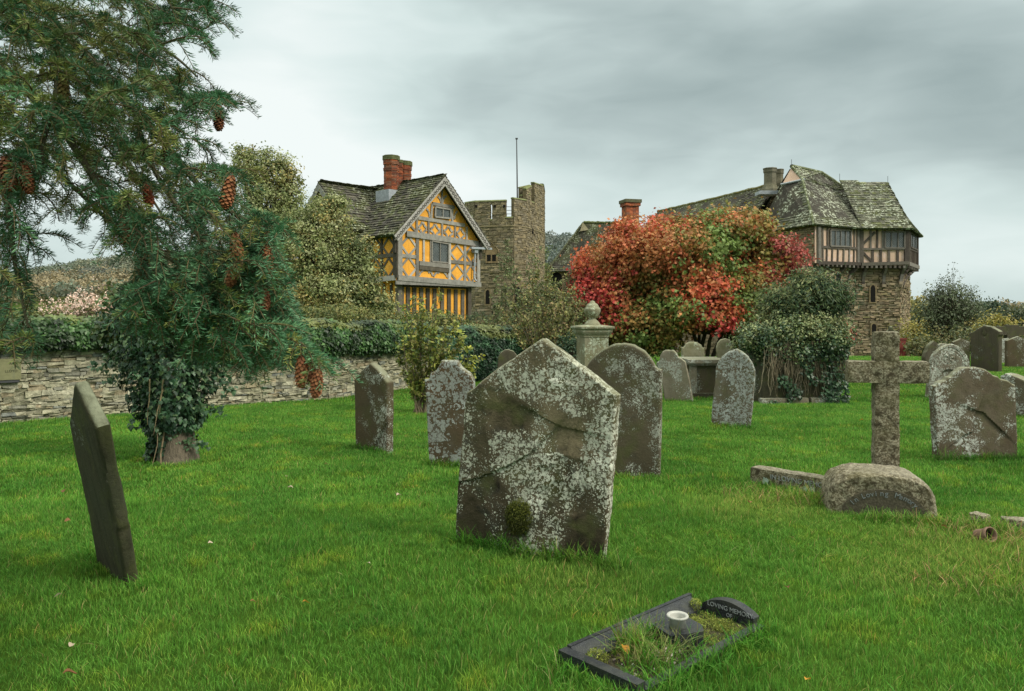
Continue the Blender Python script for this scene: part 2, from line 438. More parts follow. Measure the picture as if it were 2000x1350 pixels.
setb(w_, w_.mix(w_.mr(w_.noise(c_o, 12, 5), .45, .7, 0, .7), w_.mix(w_.mr(s_.outputs[0], .8, .95), (.012, .014, .017), (.07, .075, .08)), (.045, .048, .035)), w_.mr(w_.noise(c_o, 9, 4), .3, .7, .25, .6), .35); M['black_granite'] = mt_
def ground_mat():
    mt, w = new_mat('turf_soil'); g = w.n('ShaderNodeNewGeometry'); co = g.outputs['Position']
    n = w.noise(co, .9, 5, .6); n2 = w.noise(co, 22, 5, .7); n3 = w.noise(co, .03, 4, .55)
    c = w.mix(w.mr(n, .4, .65), (.045, .105, .012), (.07, .14, .018)); c = w.mix(w.mr(n2, .35, .7, 0, .6), c, (.03, .05, .012))
    far = w.mr(w.vm('DOT_PRODUCT', co, (0, 1, 0)), 30, 60)
    fc = w.ramp(n3, [(.3, (.05, .08, .025)), (.45, (.07, .12, .03)), (.55, (.11, .13, .045)), (.65, (.05, .08, .025))])
    c = w.mix(far, c, fc)
    setb(w, c, .95, .0, n2, .03); return mt
M['turf'] = ground_mat()
def grass_mat():
    mt, w = new_mat('grass_blades'); g = w.n('ShaderNodeNewGeometry'); co = g.outputs['Position']
    c = attr(w)
    flat = w.vm('MULTIPLY', co, (1, 1, .1))
    n = w.noise(flat, .8, 4, .6); n2 = w.noise(w.vm('ADD', flat, (7.3, 3.1, 0)), 2.4, 4, .6); n3 = w.noise(flat, 9, 3, .6)
    t = w.mix(w.mr(n, .38, .62), (.70, .80, .68), (1.22, 1.14, .95))
    t = w.mix(w.mr(n2, .54, .68, 0, .75), t, (2.1, 1.3, .8))   # mossy yellow patches
    t = w.mix(w.mr(n3, .55, .75, 0, .5), t, (.55, .62, .55))
    # dry patch near the cross and along the right
    def blob(cx, cy, r0, r1):
        d = w.n('ShaderNodeVectorMath', operation='DISTANCE'); w.l(flat, d.inputs[0]); d.inputs[1].default_value = (cx, cy, 0)
        return w.mr(w.m('ADD', d.outputs['Value'], w.m('MULTIPLY', n2, .6)), r0, r1, 1, 0)
    for cx, cy, r0, r1 in ((2.05, 6.35, .5, 1.1), (3.0, 5.0, .5, 1.4), (4.0, 5.2, .6, 1.5), (.35, 4.6, .25, .9), (2.4, 4.6, .3, .9)):
        t = w.mix(w.m('MULTIPLY', blob(cx, cy, r0, r1), w.mr(n3, .25, .55, .35, 1.)), t, (2.0, 1.22, 1.35))
    c = w.mix(1.0, c, t, 'MULTIPLY')
    setb(w, c, .6, .18)
    tr = w.n('ShaderNodeBsdfTranslucent'); w.l(c, tr.inputs[0])
    mx = w.n('ShaderNodeMixShader'); mx.inputs[0].default_value = .3
    w.l(w.b.outputs[0], mx.inputs[1]); w.l(tr.outputs[0], mx.inputs[2]); w.l(mx.outputs[0], w.out.inputs[0])
    return mt
M['grass'] = grass_mat()
M['white'] = flat_mat('weathered_white_plastic', (.40, .40, .36), .45, .4, 40, .12)
M['terracotta'] = flat_mat('weathered_terracotta', (.22, .14, .10), .9, .15, 30, .35)
M['redmetal'] = flat_mat('dark_red_paint', (.13, .025, .018), .6, .3, 8, .3)
M['pinkpetal'] = leaf_mat('pale_pink_seed_heads', .7, .2, .2)

def text_mesh(name, txt, size, o, ux, uy, mat, parent, ext=.002, align='LEFT'):
    cu = bpy.data.curves.new(name, 'FONT'); cu.body = txt; cu.size = size; cu.extrude = ext; cu.align_x = align
    ob = bpy.data.objects.new(name+'_tmp', cu); COL.objects.link(ob)
    bpy.context.view_layer.update()
    me = bpy.data.meshes.new_from_object(ob.evaluated_get(bpy.context.evaluated_depsgraph_get()))
    bpy.data.objects.remove(ob)
    ux = nrm(ux); uy = nrm(uy); n = np.cross(ux, uy)
    off = WL[parent.name]; o = np.asarray(o, float)
    mtx = Matrix(((ux[0], uy[0], n[0], o[0]-off[0]), (ux[1], uy[1], n[1], o[1]-off[1]), (ux[2], uy[2], n[2], o[2]-off[2]), (0, 0, 0, 1)))
    me.transform(mtx); me.materials.clear(); me.materials.append(mat)
    r = bpy.data.objects.new(name, me); COL.objects.link(r); r.parent = parent; WL[r.name] = off
    return r
# ---------- world, sun, camera
SUN = nrm([.75, -.38, .72])
el = math.asin(SUN[2]); az = math.atan2(SUN[0], SUN[1])
wd = bpy.data.worlds.new("World"); SC.world = wd; wd.use_nodes = True; wd.node_tree.nodes.clear()
w = NW(wd.node_tree); out = w.n('ShaderNodeOutputWorld'); bg = w.n('ShaderNodeBackground'); w.l(bg.outputs[0], out.inputs[0])
sky = w.n('ShaderNodeTexSky', sky_type='NISHITA'); sky.sun_disc = False; sky.sun_elevation = el; sky.sun_rotation = az
sky.dust_density = 3.0
bg.inputs[1].default_value = .1
d = w.n('ShaderNodeTexCoord').outputs['Generated']
sp = w.n('ShaderNodeSeparateXYZ'); w.l(d, sp.inputs[0])
dz = sp.outputs[2]
dd = w.vm('MULTIPLY', d, (1., 1., 2.6))
nz = w.noise(dd, 1.9, 3, .42, .55); nz2 = w.noise(w.vm('ADD', dd, (4.2, 1.1, .3)), 4.2, 3, .45, .3)
def blob(px, py, wx, wy):
    """soft cloud bank in world direction space (cos falloff, stretched)"""
    c = nrm([(px-1000)/F, 1, (HOR-py)/F])
    v = w.vm('SUBTRACT', d, tuple(c)); v = w.vm('MULTIPLY', v, (1/wx, .3, 1/wy))
    q = w.vm('DOT_PRODUCT', v, v); return w.m('POWER', 2.718, w.m('MULTIPLY', q, -1.))
v = w.m('ADD', w.m('MULTIPLY', w.m('SUBTRACT', nz, .5), 1.0), w.m('MULTIPLY', w.m('SUBTRACT', nz2, .5), .45))
nz3 = w.noise(w.vm('ADD', w.vm('MULTIPLY', d, (1., 1., 3.4)), (9.2, 2.1, .3)), 9., 4, .5, .6); v = w.m('ADD', v, w.m('ADD', .66, w.m('MULTIPLY', w.m('SUBTRACT', nz3, .5), .22)))
for px, py, wx, wy, a in ((1350, 130, .33, .10, -.30), (1850, 230, .25, .11, -.30), (820, 100, .14, .06, -.10), (1050, 215, .28, .05, -.10), (520, 60, .16, .12, .14), (1880, 500, .22, .06, .30), (560, 330, .25, .09, .07), (200, 480, .3, .05, .05), (1250, 300, .3, .06, .05)):
    v = w.m('ADD', v, w.m('MULTIPLY', blob(px, py, wx, wy), a))
cl = w.ramp(v, [(.20, (.315, .395, .39)), (.42, (.44, .53, .52)), (.60, (.60, .71, .69)), (.76, (.72, .82, .80)), (.95, (.86, .92, .90))])
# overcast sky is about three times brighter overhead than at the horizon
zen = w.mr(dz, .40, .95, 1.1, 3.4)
cl = w.mix(1.0, cl, w.mix(w.mr(dz, .40, .7), (1, 1, 1), (1.13, 1.0, .90)), 'MULTIPLY')  # warm tint added to the unseen sky overhead, to warm the stones
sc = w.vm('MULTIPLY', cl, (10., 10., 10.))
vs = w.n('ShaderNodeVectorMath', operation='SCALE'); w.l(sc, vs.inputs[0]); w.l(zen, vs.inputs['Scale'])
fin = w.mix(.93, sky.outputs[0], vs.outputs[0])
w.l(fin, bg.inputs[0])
sl = bpy.data.lights.new('sun', 'SUN'); sl.energy = 2.9; sl.angle = math.radians(14); sl.color = (1, .93, .82)
so = bpy.data.objects.new('sun', sl); COL.objects.link(so)
so.rotation_euler = Vector(-SUN).to_track_quat('-Z', 'Y').to_euler()
cam = bpy.data.cameras.new('camera'); cam.lens = 27; cam.sensor_width = 36; cam.clip_end = 5000; cam.clip_start = .05
cam.shift_y = -(675-HOR)/2000
co = bpy.data.objects.new('camera', cam); COL.objects.link(co); co.location = (0, 0, EYE); co.rotation_euler = (math.pi/2, 0, 0)
SC.camera = co
SC.view_settings.view_transform = 'Standard'; SC.view_settings.look = 'None'; SC.view_settings.exposure = 0
# ---------- ground sheet
def grid_sheet(xs, ys, zf):
    X, Y = np.meshgrid(xs, ys); Z = zf(X.ravel(), Y.ravel())
    v = np.stack([X.ravel(), Y.ravel(), Z], 1); nx = len(xs)
    i = np.arange(len(ys)-1)[:, None]*nx; j = np.arange(nx-1)[None, :]
    f = np.stack([i+j, i+j+1, i+nx+j+1, i+nx+j], -1).reshape(-1, 4); return v, f
xs = np.concatenate([-np.geomspace(3000, 14, 30), np.linspace(-13, 22, 176), np.geomspace(23, 3000, 30)])
ys = np.concatenate([-np.geomspace(300, 5, 12), np.linspace(-4, 30, 171), np.geomspace(31, 3500, 50)])
m = MB(); v, f = grid_sheet(xs, ys, lambda x, y: gz(x, y)-.014); m.add(v, f)
tag(m.build('ground', M['turf'], smooth=True), 'short green churchyard turf between the gravestones', kind='structure')

# ---------- kerb grave footprint (no grass inside)
KA = np.array([.215, 3.57]); KU = nrm([.755, .70]); KV = np.array([KU[1], -KU[0]]); KL = 1.05; KWd = .46
kpoly = [tuple(KA), tuple(KA+KU*KL), tuple(KA+KU*KL+KV*KWd), tuple(KA+KV*KWd)]
c_ = sum(np.array(p) for p in kpoly)/4
kpoly_in = [tuple(c_+(np.array(p)-c_)*np.array([.96, .96])) for p in kpoly]

# ---------- grass tufts (instanced through geometry nodes: countless)
def blade_mesh(name, n, rad, hlo, hhi, wd, seed, segs=3):
    r = np.random.default_rng(seed)
    a = r.uniform(0, 6.283, n); q = rad*np.sqrt(r.uniform(0, 1, n)); bx = q*np.cos(a); by = q*np.sin(a)
    h = r.uniform(hlo, hhi, n)*(1+.45*(fbm2(bx*9+seed, by*9, 2, 1)-.5)*2)
    th = r.uniform(0, 6.283, n); lean = np.abs(r.normal(.45, .35, n)); ld = .6+r.normal(0, 1.6, n)
    ldx = np.cos(ld); ldy = np.sin(ld); wx = -np.sin(th)*wd*.5; wy = np.cos(th)*wd*.5
    ww = r.uniform(.6, 1.3, n)
    V = []; C = []
    base = np.array([(.090, .265, .038), (.142, .365, .056), (.20, .43, .078), (.30, .42, .09), (.48, .42, .19)])
    bi = r.choice(5, n, p=[.30, .36, .24, .07, .03]); bc = base[bi]*(1+r.normal(0, .15, (n, 1)))
    for k in range(segs+1):
        t = k/segs; z = h*(t-.25*lean*t*t); off = lean*h*t**1.8
        wk = ww*(1-t**1.7) if k < segs else 0*ww
        cx = bx+ldx*off; cy = by+ldy*off
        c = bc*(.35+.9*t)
        if k < segs:
            V += [np.stack([cx-wx*wk, cy-wy*wk, z-.008], 1), np.stack([cx+wx*wk, cy+wy*wk, z-.008], 1)]; C += [c, c]
        else:
            V.append(np.stack([cx, cy, z-.008], 1)); C.append(c)
    V = np.stack(V, 1); C = np.stack(C, 1); nv = V.shape[1]; me = bpy.data.meshes.new(name)
    fs = []
    for k in range(segs-1): fs.append([2*k, 2*k+1, 2*k+3, 2*k+2])
    quads = (np.array(fs)[None]+nv*np.arange(n)[:, None, None]).reshape(-1, 4)
    tri = (np.array([[2*segs-2, 2*segs-1, 2*segs]])[None]+nv*np.arange(n)[:, None, None]).reshape(-1, 3)
    me.from_pydata(V.reshape(-1, 3).tolist(), [], quads.tolist()+tri.tolist())
    at = me.attributes.new('Col', 'FLOAT_COLOR', 'POINT'); CC = C.reshape(-1, 3)
    at.data.foreach_set('color', np.concatenate([CC, np.ones((len(CC), 1))], 1).astype(np.float32).ravel())
    me.materials.append(M['grass']); o = bpy.data.objects.new(name, me); return o
def grass_layer(name, label, tufts, pts, rot, scl, idx):
    me = bpy.data.meshes.new(name); me.vertices.add(len(pts)); me.vertices.foreach_set('co', pts.astype(np.float32).ravel())
    for nm, ar, ty in (('rot', rot, 'FLOAT'), ('scl', scl, 'FLOAT'), ('idx', idx, 'INT')):
        a = me.attributes.new(nm, ty, 'POINT'); a.data.foreach_set('value', ar.astype(np.float32 if ty == 'FLOAT' else np.int32))
    me.update(); me.materials.append(M['grass'])
    o = bpy.data.objects.new(name, me); COL.objects.link(o)
    ng = bpy.data.node_groups.new(name, 'GeometryNodeTree')
    ng.interface.new_socket('Geometry', in_out='INPUT', socket_type='NodeSocketGeometry'); ng.interface.new_socket('Geometry', in_out='OUTPUT', socket_type='NodeSocketGeometry')
    N = ng.nodes; Lk = ng.links; gi = N.new('NodeGroupInput'); go = N.new('NodeGroupOutput')
    iop = N.new('GeometryNodeInstanceOnPoints'); Lk.new(gi.outputs[0], iop.inputs['Points'])
    jn = N.new('GeometryNodeJoinGeometry')
    for t in reversed(tufts):
        oi = N.new('GeometryNodeObjectInfo'); oi.inputs['Object'].default_value = t; oi.inputs['As Instance'].default_value = True
        Lk.new(oi.outputs['Geometry'], jn.inputs[0])
    Lk.new(jn.outputs[0], iop.inputs['Instance']); iop.inputs['Pick Instance'].default_value = True
    def na(nm, ty):
        x = N.new('GeometryNodeInputNamedAttribute'); x.data_type = ty; x.inputs['Name'].default_value = nm; return x.outputs['Attribute']
    Lk.new(na('idx', 'INT'), iop.inputs['Instance Index'])
    cx = N.new('ShaderNodeCombineXYZ'); Lk.new(na('rot', 'FLOAT'), cx.inputs[2]); Lk.new(cx.outputs[0], iop.inputs['Rotation'])
    cs = N.new('ShaderNodeCombineXYZ'); cs.inputs[0].default_value = 1; cs.inputs[1].default_value = 1
    Lk.new(na('scl', 'FLOAT'), cs.inputs[2]); Lk.new(cs.outputs[0], iop.inputs['Scale'])
    Lk.new(iop.outputs[0], go.inputs[0])
    md = o.modifiers.new('grass', 'NODES'); md.node_group = ng
    tag(o, label, kind='stuff'); return o
WALLLINE = [(-13, 7.0), (-7.5, 11.27), (-3.47, 14.46), (-2.05, 16.9), (.6, 20.3), (3., 22.6)]
def behind_wall(x, y):
    xs_ = np.array([p[0] for p in WALLLINE]); ys_ = np.array([p[1] for p in WALLLINE])
    return y > np.interp(x, xs_, ys_)+.05
def scatter(y0, y1, dens, xpad, seed):
    r = np.random.default_rng(seed); W_ = y1*.70+xpad; sp_a = 1/math.sqrt(dens); gx, gy = np.meshgrid(np.arange(-W_, W_, sp_a), np.arange(y0, y1, sp_a)); x = gx.ravel(); y = gy.ravel(); x = x+r.uniform(-.5, .5, len(x))*sp_a; y = y+r.uniform(-.5, .5, len(y))*sp_a; n = len(x)
    k = (np.abs(x) < y*.70+xpad) & ~inpoly(x, y, kpoly_in) & ~((x < 3) & behind_wall(x, y))
    # bare worn patch under the leaning stone
    bare = np.exp(-(((x+2.75)/.42)**2+((y-4.62)/.16)**2)); k &= r.uniform(0, 1, n) > bare*.6
    x = x[k]; y = y[k]; hn = fbm2(x*1.3, y*1.3, 3, 11); hn2 = fbm2(x*4, y*4, 2, 12)
    s = .80+.5*sstep(.3, .7, hn)+.55*sstep(.45, .75, hn2)
    s *= np.where(sstep(.55, .68, fbm2(x*2.4+5, y*2.4, 3, 21)) > .5, .78, 1.)
    return np.stack([x, y, gz(x, y)], 1), r.uniform(0, 6.283, len(x)), s*r.uniform(.85, 1.15, len(x)), r.integers(0, 4, len(x))
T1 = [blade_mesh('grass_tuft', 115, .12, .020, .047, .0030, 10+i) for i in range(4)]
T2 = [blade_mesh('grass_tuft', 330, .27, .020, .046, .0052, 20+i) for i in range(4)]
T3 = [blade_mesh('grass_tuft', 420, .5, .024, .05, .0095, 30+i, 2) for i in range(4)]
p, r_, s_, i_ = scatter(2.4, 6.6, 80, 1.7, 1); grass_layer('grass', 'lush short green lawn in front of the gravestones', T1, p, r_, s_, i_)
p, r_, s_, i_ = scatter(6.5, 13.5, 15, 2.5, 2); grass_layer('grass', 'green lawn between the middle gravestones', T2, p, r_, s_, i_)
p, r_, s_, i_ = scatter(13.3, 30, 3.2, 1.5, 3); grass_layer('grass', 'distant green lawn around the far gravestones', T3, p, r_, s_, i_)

# ---------- individually longer grass at the feet of stones
def long_grass(name, label, spots):
    """spots: (x, y, rx, ry, n, hlo, hhi, dry)"""
    m = MB()
    for (x0, y0, rx, ry, n, hl, hh, dry) in spots:
        a = R.uniform(0, 6.283, n); q = np.sqrt(R.uniform(0, 1, n)); x = x0+rx*q*np.cos(a); y = y0+ry*q*np.sin(a); z0 = gz(x, y)-.01
        h = R.uniform(hl, hh, n); ld = R.uniform(0, 6.283, n); lean = R.uniform(.2, 1.1, n); th = R.uniform(0, 6.283, n); wd = R.uniform(.0016, .0036, n)
        cols = np.array([(.055, .20, .02), (.085, .27, .03), (.14, .28, .045), (.25, .29, .12), (.20, .19, .085)])
        pr = np.array([.36, .34, .3, 0, 0])*(1-dry)+np.array([.05, .05, .15, .45, .30])*dry; bc = cols[R.choice(5, n, p=pr/pr.sum())]*(1+R.normal(0, .15, (n, 1)))
        V = []; C = []
        S = 5
        for k in range(S+1):
            t = k/S; off = lean*h*t**1.7; z = z0+h*(t-.42*lean*t*t*np.minimum(1, lean)); wk = wd*(1-t**2)+.0003
            cx = x+np.cos(ld)*off; cy = y+np.sin(ld)*off
            V += [np.stack([cx-np.cos(th)*wk, cy-np.sin(th)*wk, z], 1), np.stack([cx+np.cos(th)*wk, cy+np.sin(th)*wk, z], 1)]; c = bc*(.45+.8*t); C += [c, c]  # blade bases coloured darker, as contact shade
        V = np.stack(V, 1); C = np.stack(C, 1); nv = V.shape[1]
        fs = np.array([[2*k, 2*k+1, 2*k+3, 2*k+2] for k in range(S)])
        m.add(V.reshape(-1, 3), (fs[None]+nv*np.arange(n)[:, None, None]).reshape(-1, 4), C.reshape(-1, 3))
    return tag(m.build(name, M['grass']), label, kind='stuff')
sp_ = []
for t in np.linspace(0, 1, 15):   # along the foot of the big stone
    sp_.append((-.37+1.03*t, 5.33-.50*t, .07, .07, 60, .06, .17, .08))
for t in np.linspace(0, 1, 8): sp_.append((2.72+.95*t, 5.9-.35*t, .1, .08, 45, .05, .14, .35))
for t in np.linspace(0, 1, 8): sp_.append((4.72+.95*t, 8.42, .1, .06, 30, .06, .16, .3))
sp_ += [(2.55, 6.55, .3, .25, 260, .06, .17, .45), (3.3, 5.5, .5, .25, 300, .05, .13, .6), (2.15, 6.7, .3, .3, 200, .07, .16, .35)]
sp_ += [(4.75, 8.4, .12, .1, 60, .1, .24, .5), (5.6, 8.38, .12, .08, 40, .08, .2, .2)]
sp_ += [(-2.15, 4.5, .1, .06, 70, .04, .1, 0), (-2.72, 5.02, .12, .1, 130, .06, .16, .0), (-4.35, 8.3, .5, .3, 200, .05, .12, .2)]
sp_ += [(3.6, 4.9, .5, .3, 300, .05, .14, .55), (2.9, 4.5, .6, .3, 300, .05, .12, .5), (4.1, 5.3, .4, .2, 260, .05, .14, .6), (1.7, 5.2, .5, .4, 220, .05, .1, .25)]
for t in np.linspace(0, 1, 12): q = KA+KV*(KWd+.0)+KU*KL*t; sp_.append((q[0]+.01, q[1]-.02, .05, .05, 60, .04, .10, .02))
for t in np.linspace(0, 1, 9): q = KA+KU*KL*t; sp_.append((q[0]-.02, q[1]+.03, .05, .04, 30, .03, .08, .02))
for t in np.linspace(.05, 1, 6): q = KA+KV*KWd*t; sp_.append((q[0]-.03, q[1]-.03, .05, .04, 45, .04, .09, .02))
sp_ += [(.62, 3.42, .14, .12, 110, .05, .12, .0), (.9, 3.5, .3, .1, 160, .06, .12, .0), (1.15, 3.75, .15, .12, 120, .05, .11, 0), (.2, 3.42, .15, .1, 90, .05, .11, .1)]
for _ in range(90):
    y = R.uniform(3, 9); sp_.append((R.uniform(-.62, .68)*y, y, .12, .12, 10, .05, .09, R.uniform(0, .5)**2))

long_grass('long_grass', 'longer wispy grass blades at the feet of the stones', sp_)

# ---------- far hills with woods
def hill_h(px):
    xp = [-1200, -500, -100, 60, 150, 230, 330, 500, 800, 1060, 1120, 1200, 1300, 1500, 1800, 1900, 2000, 2300, 3000]
    yp = [610, 590, 575, 552, 538, 528, 520, 515, 498, 482, 488, 520, 580, 612, 608, 614, 618, 618, 620]
    return 612-np.interp(px, xp, yp)
def hill_z(x, y):
    r = y; px = 1000+F*x/np.maximum(y, 1); top = 650.
    return -1.4+(hill_h(px)/F*top+3.0)*sstep(230, top, r)
pxs = np.linspace(-1500, 3200, 160); rs = np.concatenate([np.linspace(230, 660, 22), [720, 800, 1000, 1400]])
PX, RR = np.meshgrid(pxs, rs); X = ((PX-1000)/F*RR).ravel(); Yv = RR.ravel()
Z = hill_z(X, Yv)+.05; nx = len(pxs)
i = np.arange(len(rs)-1)[:, None]*nx; j = np.arange(nx-1)[None, :]
m = MB(); m.add(np.stack([X, Yv, Z], 1), np.stack([i+j, i+j+1, i+nx+j+1, i+nx+j], -1).reshape(-1, 4))
tag(m.build('hills', M['turf'], smooth=True), 'low wooded hills beyond the castle', kind='structure')
def far_tree(m, c, h, rx, cols, n, conic=False):
    d = sph(n); d[:, 2] = np.abs(d[:, 2])*1.0-.25
    if conic:
        t = R.uniform(0, 1, n); rr = (1-t)*rx; a = R.uniform(0, 6.283, n); pos = np.stack([c[0]+rr*np.cos(a), c[1]+rr*np.sin(a), c[2]+h*t], 1); no = np.stack([np.cos(a), np.sin(a), 0*a+.5], 1)
    else:
        lump = .75+.5*fbm(d*2+np.asarray(c)*.37, 2, 3); pos = np.asarray(c)+np.array([0, 0, h*.55])+d*np.array([rx, rx, h*.5])*lump[:, None]; no = d
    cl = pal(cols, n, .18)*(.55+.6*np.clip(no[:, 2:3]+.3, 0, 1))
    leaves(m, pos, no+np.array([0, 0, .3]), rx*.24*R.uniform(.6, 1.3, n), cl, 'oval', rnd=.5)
def woods(name, label, px0, px1, r0, r1, n, haze, palf, h0=8, h1=13, seed=1):
    m = MB(); r = np.random.default_rng(seed)
    for k in range(n):
        rr = r.uniform(r0, r1); px = r.uniform(px0, px1); x = (px-1000)/F*rr
        z = float(hill_z(np.array([x]), np.array([rr]))[0]); cols, con = palf(px, rr, x)
        cols = np.array(cols)*(1-haze)+np.array([.26, .32, .33])*haze  # aerial haze mixed into the leaf colours
        h = r.uniform(h0, h1); far_tree(m, (x, rr, z-1), h, h*r.uniform(.38, .55) if not con else h*.28, cols, 105, con)
    return tag(m.build(name, M['leaf']), label, kind='stuff')
DK = [(.035, .05, .02), (.05, .06, .025)]; OC = [(.15, .135, .04), (.11, .115, .035)]; BR = [(.10, .085, .045), (.075, .07, .035)]; GN = [(.09, .12, .045), (.12, .13, .05)]; GO = [(.28, .18, .04), (.22, .15, .04)]; CN = [(.018, .035, .022), (.025, .045, .03)]
def pl(px, rr, x):
    f = float(fbm2(x*.012, rr*.012, 3, 5)[0]); 
    if f > .60: return CN, True
    if f > .52: return BR, False
    g = float(fbm2(x*.03, rr*.02, 3, 9)[0])
    if rr > 590: return GN if g > .45 else OC, False
    if rr < 480 and g > .5: return GO, False
    return (OC if g > .48 else GN), False
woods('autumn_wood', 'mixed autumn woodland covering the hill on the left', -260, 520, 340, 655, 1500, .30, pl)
woods('haze_painted_wood', 'dark woodland with painted haze on the hill behind the round tower', 900, 1330, 400, 655, 600, .42, lambda a, b, c: ((DK if R.uniform() < .6 else BR), False), seed=2)
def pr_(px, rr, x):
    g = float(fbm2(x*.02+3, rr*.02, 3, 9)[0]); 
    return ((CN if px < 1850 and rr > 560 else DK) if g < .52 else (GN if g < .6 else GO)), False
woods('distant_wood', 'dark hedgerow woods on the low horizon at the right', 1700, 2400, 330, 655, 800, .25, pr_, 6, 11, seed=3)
# ---------- churchyard wall
wl = thing('churchyard_wall', 'long rubble stone churchyard wall with ivy along its top', 'wall', (-7.5, 11.27, 0))
def wcol(s, y):
    base = [(.30, .285, .20), (.36, .34, .245), (.26, .245, .175), (.22, .215, .17), (.32, .27, .18), (.18, .19, .17), (.40, .38, .28)][R.choice(7, p=[.26, .24, .18, .1, .08, .06, .08])]
    return np.array(base)*R.uniform(.88, 1.15)*1.15
m = MB(); mb = MB()
for a, b in zip(WALLLINE[:-1], WALLLINE[1:]):
    a3 = np.array([a[0], a[1], -.35]); b3 = np.array([b[0], b[1], -.35]); L = np.linalg.norm(b3-a3); ux = (b3-a3)/L
    n = np.cross(ux, [0, 0, 1])   # towards camera
    clad(m, a3, ux, [0, 0, 1], [(0, 0), (L, 0), (L, 1.5), (0, 1.5)], .040, .05, .24, .024, wcol, gap=.001, jit=.009, rjit=.7, clip=True)
    c = (a3+b3)/2-n*.2+np.array([0, 0, .72]); 
    box(mb, c, L/2+.1, .185, .74, np.array([ux, -n, [0, 0, 1]]), (.15, .135, .09))
# capping stones laid on edge along the top
    clad(m, a3+np.array([0, 0, 1.46])+n*.02, ux, np.cross(n, ux)*0+nrm([0, 0, 1])*.0+(-n), [(0, 0), (L, 0), (L, .42), (0, .42)], .2, .2, .5, .05, wcol, gap=.01, jit=.012, clip=True)
m.build('stone_facing', M['wall_stone'], wl); mb.build('wall_core', M['wall_stone'], wl)
# plaque fixed on the wall
a = np.array([-13, 7.0]); b = np.array([-7.5, 11.27]); ux = nrm([b[0]-a[0], b[1]-a[1], 0]); n = np.cross(ux, [0, 0, 1])
rb = ray_plane(41, 741, [-7.5, 11.27, 0]+n*.06, n); rt = ray_plane(41, 700, [-7.5, 11.27, 0]+n*.06, n)
h = rt[2]-rb[2]; pw = .62
m = MB(); c = (rb+rt)/2-ux*pw/2
pt = thing('wall_plaque', 'small olive memorial plaque fixed to the churchyard wall at the left edge', 'plaque', c)
box(m, c, pw/2, .02, h/2, np.array([ux, -n, [0, 0, 1]])); m.build('plaque_panel', M['plaque'], pt)
m = MB(); box(m, c-np.array([0, 0, h/2+.02])-n*.02, pw/2-.02, .03, .02, np.array([ux, -n, [0, 0, 1]])); m.build('plaque_bracket', M['iron'], pt)
text_mesh('inscription', 'AND', .045, rb+n*.022-ux*.05+np.array([0, 0, h*.72]), ux, [0, 0, 1], M['ink'], pt, .001, 'RIGHT')
text_mesh('inscription', 'LLOYD', .05, rb+n*.022-ux*.045+np.array([0, 0, h*.36]), ux, [0, 0, 1], M['ink'], pt, .001, 'RIGHT')
